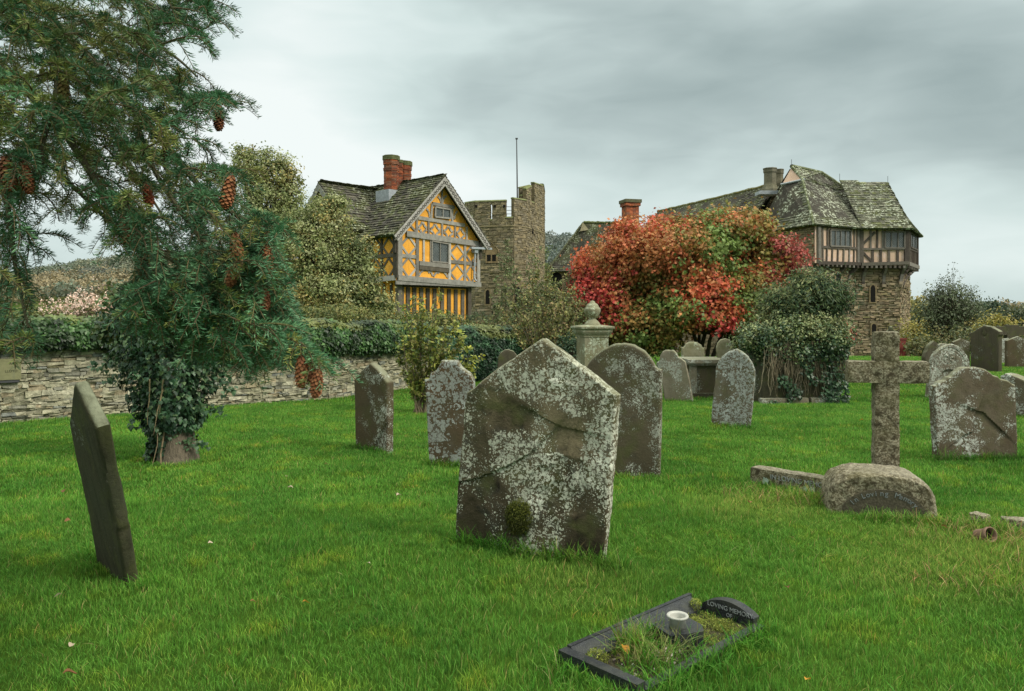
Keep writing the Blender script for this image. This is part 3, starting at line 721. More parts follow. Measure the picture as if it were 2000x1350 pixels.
# ---------- ivy hedge along the wall top
def along(s):
    pts = np.array(WALLLINE, float); seg = np.linalg.norm(np.diff(pts, axis=0), axis=1); cs = np.concatenate([[0], np.cumsum(seg)])
    x = np.interp(s, cs, pts[:, 0]); y = np.interp(s, cs, pts[:, 1]); d = np.stack([np.interp(s+.2, cs, pts[:, 0])-np.interp(s-.2, cs, pts[:, 0]), np.interp(s+.2, cs, pts[:, 1])-np.interp(s-.2, cs, pts[:, 1])], 1)
    d /= np.linalg.norm(d, axis=1, keepdims=True); return x, y, d, cs
_, _, _, cs = along(np.array([0.]))
def ivy_strip(name, label, s0, s1, top, bot, n, cols, leafsz, seed, out=.16):
    m = MB(); r = np.random.default_rng(seed)
    s = r.uniform(s0, s1, n); x, y, d, _ = along(s); nn = np.stack([d[:, 1], -d[:, 0]], 1)
    tp = top(x, y, s); bt = bot(x, y, s)+.15*(fbm2(s*1.6, s*0, 3, 4)-.5)*2
    tp = tp+.10*(fbm2(s*1.1, s*0+2, 3, 8)-.5)*2
    t = r.uniform(0, 1, n); z = bt+(tp-bt)*t
    prof = out*(.6+.8*fbm(np.stack([s*2.2, z*2.5, 0*s], 1), 3, 6))*np.sin(np.clip(t, .04, 1)**.6*math.pi*.93+.1)
    topm = t > .86; back = np.where(topm, r.uniform(-.45, 0, n), 0)
    px_ = x+nn[:, 0]*(prof+back+.05); py_ = y+nn[:, 1]*(prof+back+.05)
    pos = np.stack([px_, py_, z], 1)+r.normal(0, .02, (n, 3))
    no = np.stack([nn[:, 0], nn[:, 1], .25+1.1*topm], 1)
    dr = np.stack([r.normal(0, .5, n), r.normal(0, .5, n), -np.ones(n)], 1)
    c = np.array(cols)[r.integers(0, len(cols), n)]*(.7+.5*r.uniform(0, 1, (n, 1)))
    dark = sstep(.40, .62, fbm(np.stack([s*5, z*7, 0*s], 1), 3, 13)); c = c*(.45+.75*dark[:, None])
    yl = (t > .78)[:, None]*sstep(.4, .6, fbm2(s*2, z*3, 2, 33))[:, None]; c = c*(1-yl*.8)+np.array([.17, .19, .05])*yl*.8
    leaves(m, pos, no, leafsz*r.uniform(.6, 1.25, n), c, 'ivy', dirs=dr, fold=.25, rnd=.45)
    mm = MB()
    for k in range(int((s1-s0)/.06)):
        ss = s0+.06*k; xx, yy, dd, _ = along(np.array([ss])); nx_ = np.array([dd[0, 1], -dd[0, 0]])
    # near-black core behind the leaves: shade put in as colour
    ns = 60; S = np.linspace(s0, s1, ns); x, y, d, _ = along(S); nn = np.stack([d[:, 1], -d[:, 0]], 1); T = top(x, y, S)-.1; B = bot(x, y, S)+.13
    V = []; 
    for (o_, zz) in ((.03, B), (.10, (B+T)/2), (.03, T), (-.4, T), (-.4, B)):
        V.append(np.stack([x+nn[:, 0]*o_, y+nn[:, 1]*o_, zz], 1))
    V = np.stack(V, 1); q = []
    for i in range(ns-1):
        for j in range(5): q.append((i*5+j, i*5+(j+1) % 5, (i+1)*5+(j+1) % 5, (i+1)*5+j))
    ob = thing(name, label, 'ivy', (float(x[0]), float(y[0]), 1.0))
    m.build('leaves', M['ivy'], ob); m3 = MB(); m3.add(V.reshape(-1, 3), np.array(q), (.012, .02, .008)); m3.build('painted_shade_core', M['twig'], ob)
    return ob
iv = [(.03, .085, .02), (.05, .115, .03), (.075, .15, .045), (.02, .055, .015)]
ivy_strip('wall_ivy', 'dark glossy ivy draped over the wall behind the leaning slab and fir', 4.2, float(cs[2])+.3,
          lambda x, y, s: EYE+(-(626-HOR))/F*y+.03+.05*np.sin(s), lambda x, y, s: EYE-(np.interp(1000+F*x/y, [0, 200, 260, 480, 640], [672, 672, 700, 705, 690])-HOR)/F*y, 26000, iv, .075, 3)
ivy_strip('wall_ivy', 'clipped dense ivy on the wall between the cream bush and the thin yellow-leaved bush', float(cs[2])+.3, float(cs[3])+.35,
          lambda x, y, s: EYE-(628-HOR)/F*y, lambda x, y, s: EYE-(686-HOR)/F*y, 9000, iv, .07, 4)
ivy_strip('wall_ivy', 'dense ivy covering the far wall down to the ground behind the big lichened stone', float(cs[3])+.4, float(cs[5])-.1,
          lambda x, y, s: EYE-(636-HOR)/F*y, lambda x, y, s: 0*s-.05, 26000, [(.035, .095, .045), (.05, .12, .055), (.02, .06, .03)], .07, 5, .2)
# ---------- gravestones
def resamp(p, n):
    p = np.asarray(p, float); s = np.concatenate([[0], np.cumsum(np.linalg.norm(np.diff(p, axis=0), axis=1))]); t = np.linspace(0, s[-1], n)
    # keep polyline corners: snap nearest samples
    for q in s[1:-1]:
        k = np.argmin(np.abs(t-q)); t[k] = q
    t = np.sort(t)
    return np.stack([np.interp(t, s, p[:, 0]), np.interp(t, s, p[:, 1])], 1)
def arc(x0, y0, x1, y1, n=10, a0=180, a1=0, cx=None, cy=None, rx=None, ry=None):
    t = np.radians(np.linspace(a0, a1, n)); return [(cx+rx*math.cos(q), cy-ry*math.sin(q)) for q in t]
def slab(name, label, left, top, right, YL, YR, thick, mat, lean=0., disp=.006, ns=34, nt=44, group=None, steps=(), zones=None, rough=3., chips=.012, edge=.008, cat='gravestone', relief=None, sink=.12):
    """left/right run bottom->top, top runs left->right (photo measurements on the stone's own plane)"""
    bl = P(left[0][0], left[0][1], YL); br = P(right[0][0], right[0][1], YR)
    ux = nrm([br[0]-bl[0], br[1]-bl[1], 0]); n0 = np.cross(ux, [0, 0, 1.]);
    if n0[1] > 0: n0 = -n0
    uy = nrm(np.array([0, 0, 1.])*math.cos(lean)-n0*math.sin(lean)); n = nrm(np.cross(ux, uy))
    def to2(q):
        w_ = ray_plane(q[0], q[1], bl, n)-bl; return (np.dot(w_, ux), np.dot(w_, uy))
    Lp = resamp([to2(q) for q in left], nt); Rp = resamp([to2(q) for q in right], nt); Tp = resamp([to2(q) for q in top], ns)
    Tp[0] = Lp[-1]; Tp[-1] = Rp[-1]
    Lp[0, 1] -= sink; Rp[0, 1] -= sink
    Bp = np.stack([np.linspace(Lp[0, 0], Rp[0, 0], ns), np.linspace(Lp[0, 1], Rp[0, 1], ns)], 1)
    s = np.linspace(0, 1, ns)[None, :, None]; t = np.linspace(0, 1, nt)[:, None, None]
    G = (1-t)*Bp[None]+t*Tp[None]+(1-s)*Lp[:, None]+s*Rp[:, None]-((1-s)*(1-t)*Bp[0]+s*(1-t)*Bp[-1]+(1-s)*t*Tp[0]+s*t*Tp[-1])
    g = G.reshape(-1, 2)
    sd = hash(label) % 97 if False else sum(map(ord, label)) % 97
    q3 = np.stack([g[:, 0]*rough, g[:, 1]*rough, 0*g[:, 0]+sd], 1)
    h = (fbm(q3, 4, sd)-.5)*2*disp+(fbm(q3*6, 3, sd+1)-.5)*disp*.7
    for (line, amp, L, side) in steps:
        ln = np.array([to2(q) for q in line]); best = np.full(len(g), 9.); sg = np.zeros(len(g))
        for a, b in zip(ln[:-1], ln[1:]):
            ab = b-a; tt = np.clip(((g-a)@ab)/(ab@ab), 0, 1); dd = g-(a+tt[:, None]*ab); dist = np.linalg.norm(dd, axis=1)
            sgn = (ab[0]*(g[:, 1]-a[1])-ab[1]*(g[:, 0]-a[0]))*side
            k = dist < best; best = np.where(k, dist, best); sg = np.where(k, sgn, sg)
        h = h-np.where(sg > 0, amp*np.exp(-best/L), 0)
    if relief is not None: h = h+relief(g, to2)
    # edge wear
    se = np.minimum(np.linspace(0, 1, ns), np.linspace(1, 0, ns))[None, :]*np.ones((nt, 1)); te = (1-np.linspace(0, 1, nt))[:, None]*np.ones((1, ns))
    ed = (np.minimum(se*ns, te*nt) < .5).ravel()
    # irregular outline
    cen = g.mean(0); jit_ = (fbm(np.stack([g[:, 0]*14, g[:, 1]*14, 0*g[:, 0]+sd], 1), 3, sd+3)-.5)*2*chips
    gd = g-cen; gd /= (np.linalg.norm(gd, axis=1, keepdims=True)+1e-9)
    g2 = g+gd*np.where(ed, np.minimum(jit_, 0), 0)[:, None]
    def w3(gg, off): return bl+gg[:, :1]*ux+gg[:, 1:]*uy+off[:, None]*n
    V1 = w3(g2, h-ed*edge); mid1 = w3(g2+gd*edge*.4*ed[:, None], h*.3-.02*0-thick*.12)
    V2 = w3(g2, -thick-h*.5+ed*edge)
    N = ns*nt; i = np.arange(nt-1)[:, None]*ns; j = np.arange(ns-1)[None, :]
    qf = np.stack([i+j, i+j+1, i+ns+j+1, i+ns+j], -1).reshape(-1, 4)
    ring = [k*ns for k in range(nt-1, 0, -1)]; ring = list(range(ns)) + [k*ns+ns-1 for k in range(1, nt)] + [(nt-1)*ns+k for k in range(ns-2, -1, -1)] + [k*ns for k in range(nt-2, 0, -1)]
    ring = np.array(ring); K = len(ring)
    # thickness rows
    rows = 5; VV = [V1, V2]; base = 2*N; rid = [ring]
    for r_ in range(1, rows):
        tt = r_/rows; gg = g2[ring]+gd[ring]*edge*.8
        pj = (fbm(np.stack([gg[:, 0]*10, gg[:, 1]*10, np.full(K, tt*3+sd)], 1), 3, sd)-.5)*disp*1.2
        VV.append(w3(gg+gd[ring]*pj[:, None], np.full(K, -thick*tt))); rid.append(base+np.arange(K)); base += K
    rid.append(ring+N)
    fs = [qf, (qf[:, ::-1]+N)]
    for a, b in zip(rid[:-1], rid[1:]):
        fs.append(np.stack([a, b, np.roll(b, -1), np.roll(a, -1)], 1))
    col = np.ones((len(np.concatenate(VV)), 3))
    if zones:
        zp = np.array([to2(q[0]) for q in zones]); zv = np.array([[q[1], q[2]] for q in zones]); gw = g+(np.stack([fbm(np.stack([g[:, 0]*7, g[:, 1]*7, 0*g[:, 0]+k], 1), 3, 71+k) for k in (1, 2)], 1)-.5)*.16
        dd_ = np.linalg.norm(gw[:, None]-zp[None], axis=2)+1e-4; ww_ = 1/dd_**5; zz = (ww_[:, :, None]*zv[None]).sum(1)/ww_.sum(1)[:, None]; col[:N, 0] = zz[:, 0]; col[:N, 1] = zz[:, 1]
    m = MB(); m.add(np.concatenate(VV), np.concatenate(fs), col)
    base_pt = (bl+br)/2; base_pt[2] = gz(base_pt[0], base_pt[1])
    o = m.build(name, mat, None, base_pt, smooth=True)
    try:
        o.data.set_sharp_from_angle(angle=math.radians(50))
    except Exception: pass
    o.data.materials[0] = mat
    tag(o, label, cat, group)
    o['_'] = 1; del o['_']
    FR[label] = (bl, ux, uy, n, thick)
    return o
FR = {}
LS = lichen_stone
S_main = LS('lichened_brown_sandstone', (.185, .150, .095), (.125, .108, .065), (.026, .022, .016), (.64, .65, .53), .70, 38, 1.0, .55, 1, bd=.02)
S_grey = LS('grey_lichen_stone', (.10, .085, .055), (.12, .10, .065), (.045, .04, .03), (.42, .44, .37), .52, 46, .5, .5, 2)
S_grey2 = LS('grey_crusted_stone', (.105, .085, .055), (.13, .085, .05), (.05, .042, .032), (.37, .39, .36), 1.0, 20, .45, .1, 3)
S_brown = LS('brown_speckled_stone', (.115, .085, .052), (.09, .075, .045), (.045, .035, .025), (.44, .46, .39), .5, 42, .5, .35, 4)
S_dark = LS('dark_slab_stone', (.062, .068, .040), (.066, .062, .036), (.02, .02, .014), (.22, .24, .19), .1, 30, .6, .5, 5, True, topm=.85)  # dark greenish base with vertical streaks
S_pale = LS('pale_weathered_stone', (.20, .18, .13), (.25, .22, .17), (.10, .085, .06), (.40, .42, .36), .6, 26, .4, .35, 6, True)
S_ornate = LS('pale_carved_stone', (.22, .20, .16), (.15, .12, .085), (.06, .05, .04), (.48, .50, .43), .9, 30, .4, .2, 7)
S_flaked = LS('flaked_brown_stone', (.15, .125, .09), (.11, .085, .055), (.06, .048, .032), (.50, .52, .46), .68, 34, .5, .3, 8)
S_back = LS('dark_grey_stone', (.10, .085, .062), (.085, .078, .05), (.05, .045, .035), (.26, .28, .23), .25, 24, .6, .6, 9, True)
S_white = LS('white_lichen_stone', (.15, .14, .10), (.20, .19, .15), (.06, .055, .04), (.50, .52, .47), 1.1, 18, .4, .3, 10)
S_urn = LS('pale_green_streaked_stone', (.27, .26, .18), (.21, .20, .12), (.13, .10, .07), (.42, .46, .34), .6, 16, .5, .5, 11, True)
def z2(x, y, ox, oy, k): return (ox+x/k, oy+y/k)
g = 'headstones'
def ZM(pts): return [z2(a, b, 850, 640, 2.812) for a, b in pts]
def flakes(gp, to2):
    h = 0*gp[:, 0]
    # broad delaminated layers
    q = fbm(np.stack([gp[:, 0]*2.6, gp[:, 1]*2.2, 0*h+4], 1), 4, 61); h += -.007*sstep(.50, .515, q)-.006*sstep(.60, .612, q)
    return h
slab('gravestone', 'largest brown headstone in front with white lichen spots and a pointed top',
     [(887, 1062), (892, 960), (900, 880), (907, 790), (911, 768)], [(911, 768), (925, 758), (970, 722), (1020, 688), (1058, 662), (1110, 700), (1160, 738), (1204, 774)],
     [(1174, 1100), (1186, 1000), (1194, 900), (1200, 830), (1204, 774)], GD(1062), GD(1100), .115, S_main, .03, .007, 96, 116, g,
     steps=[(ZM([(528, 460), (620, 508), (700, 548), (805, 572)]), .016, .10, -1), (ZM([(130, 850), (220, 830), (300, 800), (400, 758), (520, 690), (600, 610)]), .018, .16, -1), (ZM([(812, 572), (800, 700), (780, 840), (762, 1060)]), .010, .06, 1)], relief=flakes, chips=.014, zones=[(z2(x_, y_, 850, 640, 2.812), a_, b_) for x_, y_, a_, b_ in ((300, 950, .42, .85), (170, 1050, .45, .85), (200, 720, .7, 1.08), (350, 620, .65, 1.0), (430, 520, .6, .8), (300, 420, .95, 1.1), (560, 250, 1.1, 1.12), (430, 260, 1., 1.1), (590, 120, 1.1, 1.0), (750, 350, 1., 1.15), (900, 500, .95, 1.2), (620, 600, 1.5, .85), (740, 640, 1.4, .8), (560, 850, .8, 1.35), (440, 820, .9, 1.3), (700, 900, .5, 1.2), (650, 1050, .5, 1.15), (850, 760, .9, 1.15), (870, 1000, .6, .9), (840, 1200, .35, .7), (600, 1180, .8, 1.3), (960, 700, 1., 1.1), (700, 760, .5, 1.2), (330, 1120, .4, .8))])
def Z5(pts): return [z2(a, b, 0, 720, 2.7) for a, b in pts]
slab('gravestone', 'tall dark slab leaning far to the left, seen almost edge-on at the left front',
     Z5([(520, 1075), (470, 780), (400, 480), (365, 290)]), Z5([(365, 290), (388, 84), (505, 318)]), Z5([(660, 1128), (610, 830), (553, 560), (505, 318)]),
     4.98, 4.58, .078, S_dark, -.22, .004, 40, 90, g, chips=.016, steps=[(Z5([(548, 500), (556, 600), (575, 700), (600, 800)]), .02, .03, -1)])
slab('gravestone', 'small brown pointed headstone standing alone left of the centre on the lawn',
     [(694, 874), (692, 780), (691, 742)], [(691, 742), (706, 724), (722, 709), (740, 726), (755, 748)], [(754, 882), (755, 820), (755, 748)], GD(872), GD(884), .11, S_brown, 0, .006, 30, 50, g, steps=[([(752, 828), (742, 850), (735, 866)], .02, .07, 1)])
slab('gravestone', 'grey-crusted headstone with a flat raised neck and curved shoulders, left of the big stone',
     [(838, 906), (834, 830), (831, 760), (829, 742)], [(829, 742), (838, 741), (841, 730), (853, 722), (858, 714), (862, 705), (891, 705), (897, 716), (906, 724), (916, 731), (922, 741), (923, 754)], [(914, 906), (919, 830), (923, 754)],
     GD(906), GD(911), .09, S_grey2, 0, .005, 60, 50, g)
slab('gravestone', 'big round-topped olive headstone standing directly behind the largest stone',
     [(1142, 925), (1142, 800), (1143, 735), (1144, 722)], [(1144, 722), (1152, 706), (1165, 692), (1182, 680), (1200, 673), (1218, 671), (1238, 675), (1258, 687), (1271, 702), (1279, 717), (1284, 722), (1292, 723)], [(1288, 930), (1290, 830), (1292, 723)],
     GD(921), GD(930), .10, S_grey, 0, .005, 70, 60, g)
def Z11(pts): return [z2(a, b, 1100, 560, 3.333) for a, b in pts]
slab('gravestone', 'crumbling headstone with a broken scalloped top leaning right, in front of the maple',
     Z11([(660, 735), (645, 640), (612, 520), (606, 500)]), Z11([(606, 500), (615, 490), (628, 482), (630, 455), (645, 425), (665, 410), (690, 408), (715, 415), (735, 435), (748, 462), (770, 468), (790, 485), (794, 500)]), Z11([(842, 755), (825, 640), (794, 500)]),
     13.9, 13.7, .10, S_pale, .05, .008, 50, 40, g, chips=.03)
slab('gravestone', 'plain pale round-topped headstone behind the chest tomb under the maple',
     Z11([(785, 720), (775, 480), (774, 400)]), Z11([(774, 400), (790, 394), (802, 375), (825, 362), (850, 360), (875, 364), (898, 380), (908, 398), (920, 400)]), Z11([(921, 720), (921, 500), (920, 400)]), 15.6, 15.6, .1, S_urn, 0, .004, 30, 30, g)
slab('gravestone', 'small disc-headed stone peeping out behind the pointed arch headstone',
     Z11([(1022, 720), (1018, 520), (1012, 440)]), Z11([(1012, 440), (1003, 420), (1001, 395), (1010, 368), (1030, 346), (1060, 340), (1088, 348), (1106, 368), (1112, 392), (1106, 415)]), Z11([(1100, 720), (1102, 520), (1106, 415)]), 15.2, 15.2, .1, S_urn, 0, .004, 34, 30, g)
slab('gravestone', 'pointed-arch lichened headstone leaning slightly beside the ivy-smothered tomb',
     Z11([(962, 915), (972, 770), (990, 620), (995, 530)]), Z11([(995, 530), (1010, 490), (1040, 450), (1080, 422), (1128, 407), (1165, 425), (1200, 455), (1230, 500), (1247, 550)]), Z11([(1215, 925), (1232, 780), (1243, 650), (1247, 550)]), GD(834), GD(838), .10, S_white if False else S_ornate if False else LS('streaked_lichen_stone', (.15, .135, .10), (.13, .10, .065), (.06, .055, .04), (.36, .39, .36), .85, 26, .5, .4, 15, True), .04, .006, 50, 50, g)
slab('gravestone', 'little mossy round headstone peeping over the left slope of the largest stone',
     [(972, 760), (972, 720), (973, 700)], [(973, 700), (977, 690), (986, 684), (994, 683), (1003, 687), (1010, 696)], [(1010, 760), (1010, 720), (1010, 696)], 15.2, 15.2, .14, S_back, 0, .004, 20, 20, g)
def Z7(pts): return [z2(a, b, 1440, 600, 2.7) for a, b in pts]
def Z9(pts): return [z2(a, b, 1740, 520, 3.553) for a, b in pts]
slab('gravestone', 'broad flaking headstone with a scalloped top at the right edge, right of the cross',
     Z9([(322, 1335), (308, 1100), (298, 860), (295, 832)]), Z9([(295, 832), (320, 826), (335, 812), (360, 800), (385, 795), (402, 772), (425, 768), (450, 742), (490, 712), (540, 700), (600, 702), (655, 718), (690, 740), (710, 757), (745, 768), (762, 785), (805, 793), (835, 812), (848, 822), (864, 822)]), Z9([(884, 1335), (880, 1200), (872, 1000), (864, 822)]),
     GD(896), GD(896), .11, S_flaked, 0, .008, 90, 70, g, steps=[(Z9([(480, 1200), (520, 1170), (575, 1150), (582, 1050), (600, 1000)]), .03, .12, -1), (Z9([(590, 1000), (650, 1020), (710, 1080), (770, 1140)]), .025, .12, -1)], chips=.02)
def scallop(gp, to2):
    h = 0*gp[:, 0]; c = np.array(to2(Z9([(405, 690)])[0])); s = abs(to2(Z9([(505, 690)])[0])[0]-c[0])
    d = (gp-c)/s; r = np.hypot(d[:, 0], d[:, 1]*.9)
    up = gp[:, 1] > c[1]-.35*s
    h -= .010*sstep(.05, .0, np.abs(r-1.08))*up; h -= .006*sstep(.04, .0, np.abs(r-.92))*up
    rr = np.hypot(d[:, 0], (d[:, 1]-.5)); h -= .008*sstep(.06, 0, np.abs(rr-.42)); h += .006*np.sin(np.arctan2(d[:, 1]-.5, d[:, 0])*6)*(rr < .36)
    r3 = np.hypot(d[:, 0], d[:, 1]+1.0); h -= .03*(r3 < .72)*(d[:, 1] < -.2); h += .007*fbm(np.stack([d[:, 0]*5, d[:, 1]*5, 0*h], 1), 3, 4)*(r < .86)*(r3 > .75)
    return h
slab('gravestone', 'pale headstone with a carved round arch and rose, just behind the scallop-topped stone',
     Z9([(258, 915), (268, 800), (280, 700), (288, 650)]), Z9([(288, 650), (300, 620), (325, 590), (360, 562), (400, 545), (430, 542), (465, 553), (500, 580), (530, 620), (548, 670)]), Z9([(552, 915), (552, 800), (548, 670)]), GD(778), GD(778), .12, S_ornate, 0, .006, 90, 90, g, relief=scallop)
slab('gravestone', 'tall dark grey headstone with a carved gable and shoulders, far right background',
     Z9([(552, 715), (552, 600), (552, 492), (542, 488)]), Z9([(542, 488), (543, 465), (570, 455), (600, 435), (645, 412), (690, 420), (735, 445), (750, 455), (750, 478)]), Z9([(742, 735), (742, 600), (742, 490), (750, 478)]), GD(722), GD(727), .14, S_back, 0, .005, 50, 40, g,
     relief=lambda gp, to2: -.03*sstep(.02, 0, np.abs(np.hypot(*(gp-np.array(to2(Z9([(648, 465)])[0]))).T)-.09)))
slab('gravestone', 'low olive headstone with a peaked top left of the tall dark one',
     Z9([(440, 690), (438, 600), (436, 528)]), Z9([(436, 528), (490, 503), (548, 527)]), Z9([(550, 690), (549, 600), (548, 527)]), 21.3, 21.3, .14, S_grey, 0, .004, 16, 20, g)
slab('gravestone', 'narrow headstone crusted with white lichen between two darker stones at far right',
     Z9([(738, 668), (740, 600), (742, 515)]), Z9([(742, 515), (780, 506), (822, 502)]), Z9([(822, 668), (822, 600), (822, 502)]), 24.6, 24.6, .14, S_white, 0, .004, 16, 20, g)
slab('gravestone', 'grey headstone with a low peaked top in front of the distant stone cross',
     Z9([(808, 675), (808, 600), (808, 518)]), Z9([(808, 518), (890, 487), (960, 525)]), Z9([(960, 675), (960, 600), (960, 525)]), 23., 23., .14, S_brown, 0, .004, 20, 20, g)
slab('gravestone', 'long lichened tomb slab half hidden behind the scallop-topped stone at the right edge',
     Z9([(770, 1040), (762, 900), (760, 762)]), Z9([(760, 762), (790, 748), (830, 756), (930, 795), (1010, 815)]), Z9([(1010, 1050), (1010, 900), (1010, 815)]), GD(812), GD(818), .35, S_flaked, 0, .006, 30, 30, g, chips=.02)
slab('gravestone', 'dark mossy squat stone leaning among the brambles beyond the carved headstone',
     Z9([(240, 720), (235, 640), (250, 590)]), Z9([(250, 590), (270, 545), (300, 520), (335, 540), (352, 590)]), Z9([(360, 720), (358, 640), (352, 590)]), 20.0, 20.0, .2, S_back, .1, .01, 16, 18, g, chips=.03)
slab('gravestone', 'pale rounded stone just showing behind the carved arch headstone',
     Z9([(330, 640), (330, 600), (335, 548)]), Z9([(335, 548), (355, 536), (385, 538), (405, 550)]), Z9([(410, 640), (408, 600), (405, 550)]), 17.5, 17.5, .12, S_pale, 0, .004, 12, 14, g)
# small dark slate top seen over the cross head
slab('gravestone', 'dark slate headstone whose pointed tip shows just above the head of the granite cross',
     [(1728, 700), (1727, 670), (1727, 652)], [(1727, 652), (1736, 645), (1738, 638), (1743, 638), (1746, 645), (1757, 650)], [(1757, 700), (1757, 670), (1757, 650)], 18.5, 18.5, .08, S_dark, 0, .003, 16, 16, g)
# distant cross
t = thing('stone_cross', 'slim weathered stone cross far away behind the low headstones at the right', 'grave cross', tuple(P(1975, 700, 25.)*[1, 1, 0]))
def zc(x, y): 
    q = z2(x, y, 1740, 520, 3.553); return P(q[0], q[1], 25.)
m = MB(); a = zc(835, 408); b = zc(835, 660)
box(m, (a+b)/2, .19/1., .1, (a[2]-b[2])/2, taper=1.); c = zc(833, 448); box(m, c, .60, .095, .14); m.build('cross_shaft', S_back, t)
m = MB(); box(m, np.array([b[0], 25, .15]), .45, .3, .2); m.build('plinth', S_back, t)

# grass at the feet of the stones, dark-based blades added as contact shade
sq_ = []
for lab_, (b_, u_, y_, n_, t_) in FR.items():
    if b_[1] < 17 and 'largest' not in lab_ and 'leaning far' not in lab_:
        wd_ = {'small brown': .5, 'grey-crus': .5, 'big round': 1.0}.get(lab_[:9], .6 if lab_[:5] != 'broad' else .95)
        for q in np.arange(0, wd_, .07): c_ = b_+u_*q+n_*.03; sq_.append((c_[0], c_[1], .06, .05, 34, .045, .11, .06))
for a_ in np.arange(0, .95, .06): sq_.append((2.80+a_*.97, 5.93+a_*-.24+.0, .05, .05, 30, .05, .12, .25))
long_grass('stone_foot_grass', 'uncut grass fringe added as contact shade around the feet of the headstones', sq_)

# ---------- moss cushion and foot debris on the big stone
def cushion(m, c, rx, ry, rz, n, cols, sz, ax=None):
    d = sph(n); lump = .8+.4*fbm(d*3, 2, 5); ax = np.eye(3) if ax is None else ax
    pos = np.asarray(c)+(d*np.array([rx, ry, rz])*(lump*R.uniform(.75, 1.05, n))[:, None])@ax
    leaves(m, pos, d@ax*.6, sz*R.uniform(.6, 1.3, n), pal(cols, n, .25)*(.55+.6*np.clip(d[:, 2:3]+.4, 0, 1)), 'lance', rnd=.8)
mc = [(.10, .12, .015), (.16, .17, .03), (.06, .075, .012)]
bl, ux, uy, n, th = FR['largest brown headstone in front with white lichen spots and a pointed top']
c = ray_plane(1013, 1012, bl, n)
m = MB(); AX = np.array([ux, -n, uy])
cushion(m, c, .098, .035, .125, 5200, mc, .016, AX); box(m, c, .055, .012, .08, AX, (.03, .035, .01))
ob = m.build('moss_cushion', M['leaf'], None, c); tag(ob, 'dome of yellow-green moss growing on the face of the largest headstone', 'moss')
# ---------- granite cross
YC = 6.62
t = thing('memorial_cross', 'rough granite cross on a bulky arched granite base', 'grave cross', (P(1728, 1000, YC)[0], YC, 0))
def roughbox(m, c, hx, hy, hz, ax, res=.022, amp=.010, rnd=.012, sd=1, bend=None):
    """box with finely hammered faces"""
    V = []; Fq = []; nb = 0; h = np.array([hx, hy, hz])
    for d in range(3):
        for sgn in (-1, 1):
            a, b = [(1, 2), (2, 0), (0, 1)][d]
            na = max(2, int(2*h[a]/res)); nb_ = max(2, int(2*h[b]/res))
            A, B = np.meshgrid(np.linspace(-h[a], h[a], na), np.linspace(-h[b], h[b], nb_))
            p = np.zeros((A.size, 3)); p[:, a] = A.ravel(); p[:, b] = B.ravel(); p[:, d] = sgn*h[d]
            q = np.clip(p, -h+rnd, h-rnd); dd = p-q; ln = np.linalg.norm(dd, axis=1, keepdims=True); pn = dd/(ln+1e-9); p = q+pn*rnd
            W_ = p*np.array([1, 1, 1])+sd*3.7
            dsp = (fbm(W_*13, 4, sd)-.5)*2*amp+(fbm(W_*45, 2, sd+5)-.5)*amp
            p = p+pn*dsp[:, None]
            if bend is not None: p = bend(p)
            i = np.arange(nb_-1)[:, None]*na; j = np.arange(na-1)[None, :]
            f = np.stack([i+j, i+j+1, i+na+j+1, i+na+j], -1).reshape(-1, 4)
            if sgn < 0: f = f[:, ::-1]
            V.append(p); Fq.append(f+nb); nb += len(p)
    V = np.concatenate(V)@np.asarray(ax)+np.asarray(c); m.add(V, np.concatenate(Fq))
yaw = math.radians(-14); AXC = np.array([[math.cos(yaw), math.sin(yaw), 0], [-math.sin(yaw), math.cos(yaw), 0], [0, 0, 1]])
m = MB()
zt = P(1728, 648, YC)[2]; zb = .18; xc = P(1729, 0, YC)[0]
roughbox(m, (xc, YC, (zt+zb)/2), .098, .085, (zt-zb)/2, AXC, sd=2)
zarm = P(1730, 726, YC)[2]; hx = (P(1804, 0, YC)[0]-P(1657, 0, YC)[0])/2/math.cos(yaw)-.015
roughbox(m, (P(1730.5, 0, YC)[0], YC-.004, zarm), hx, .089, .093, AXC, sd=3); m.build('cross', M['granite'], t, smooth=True)
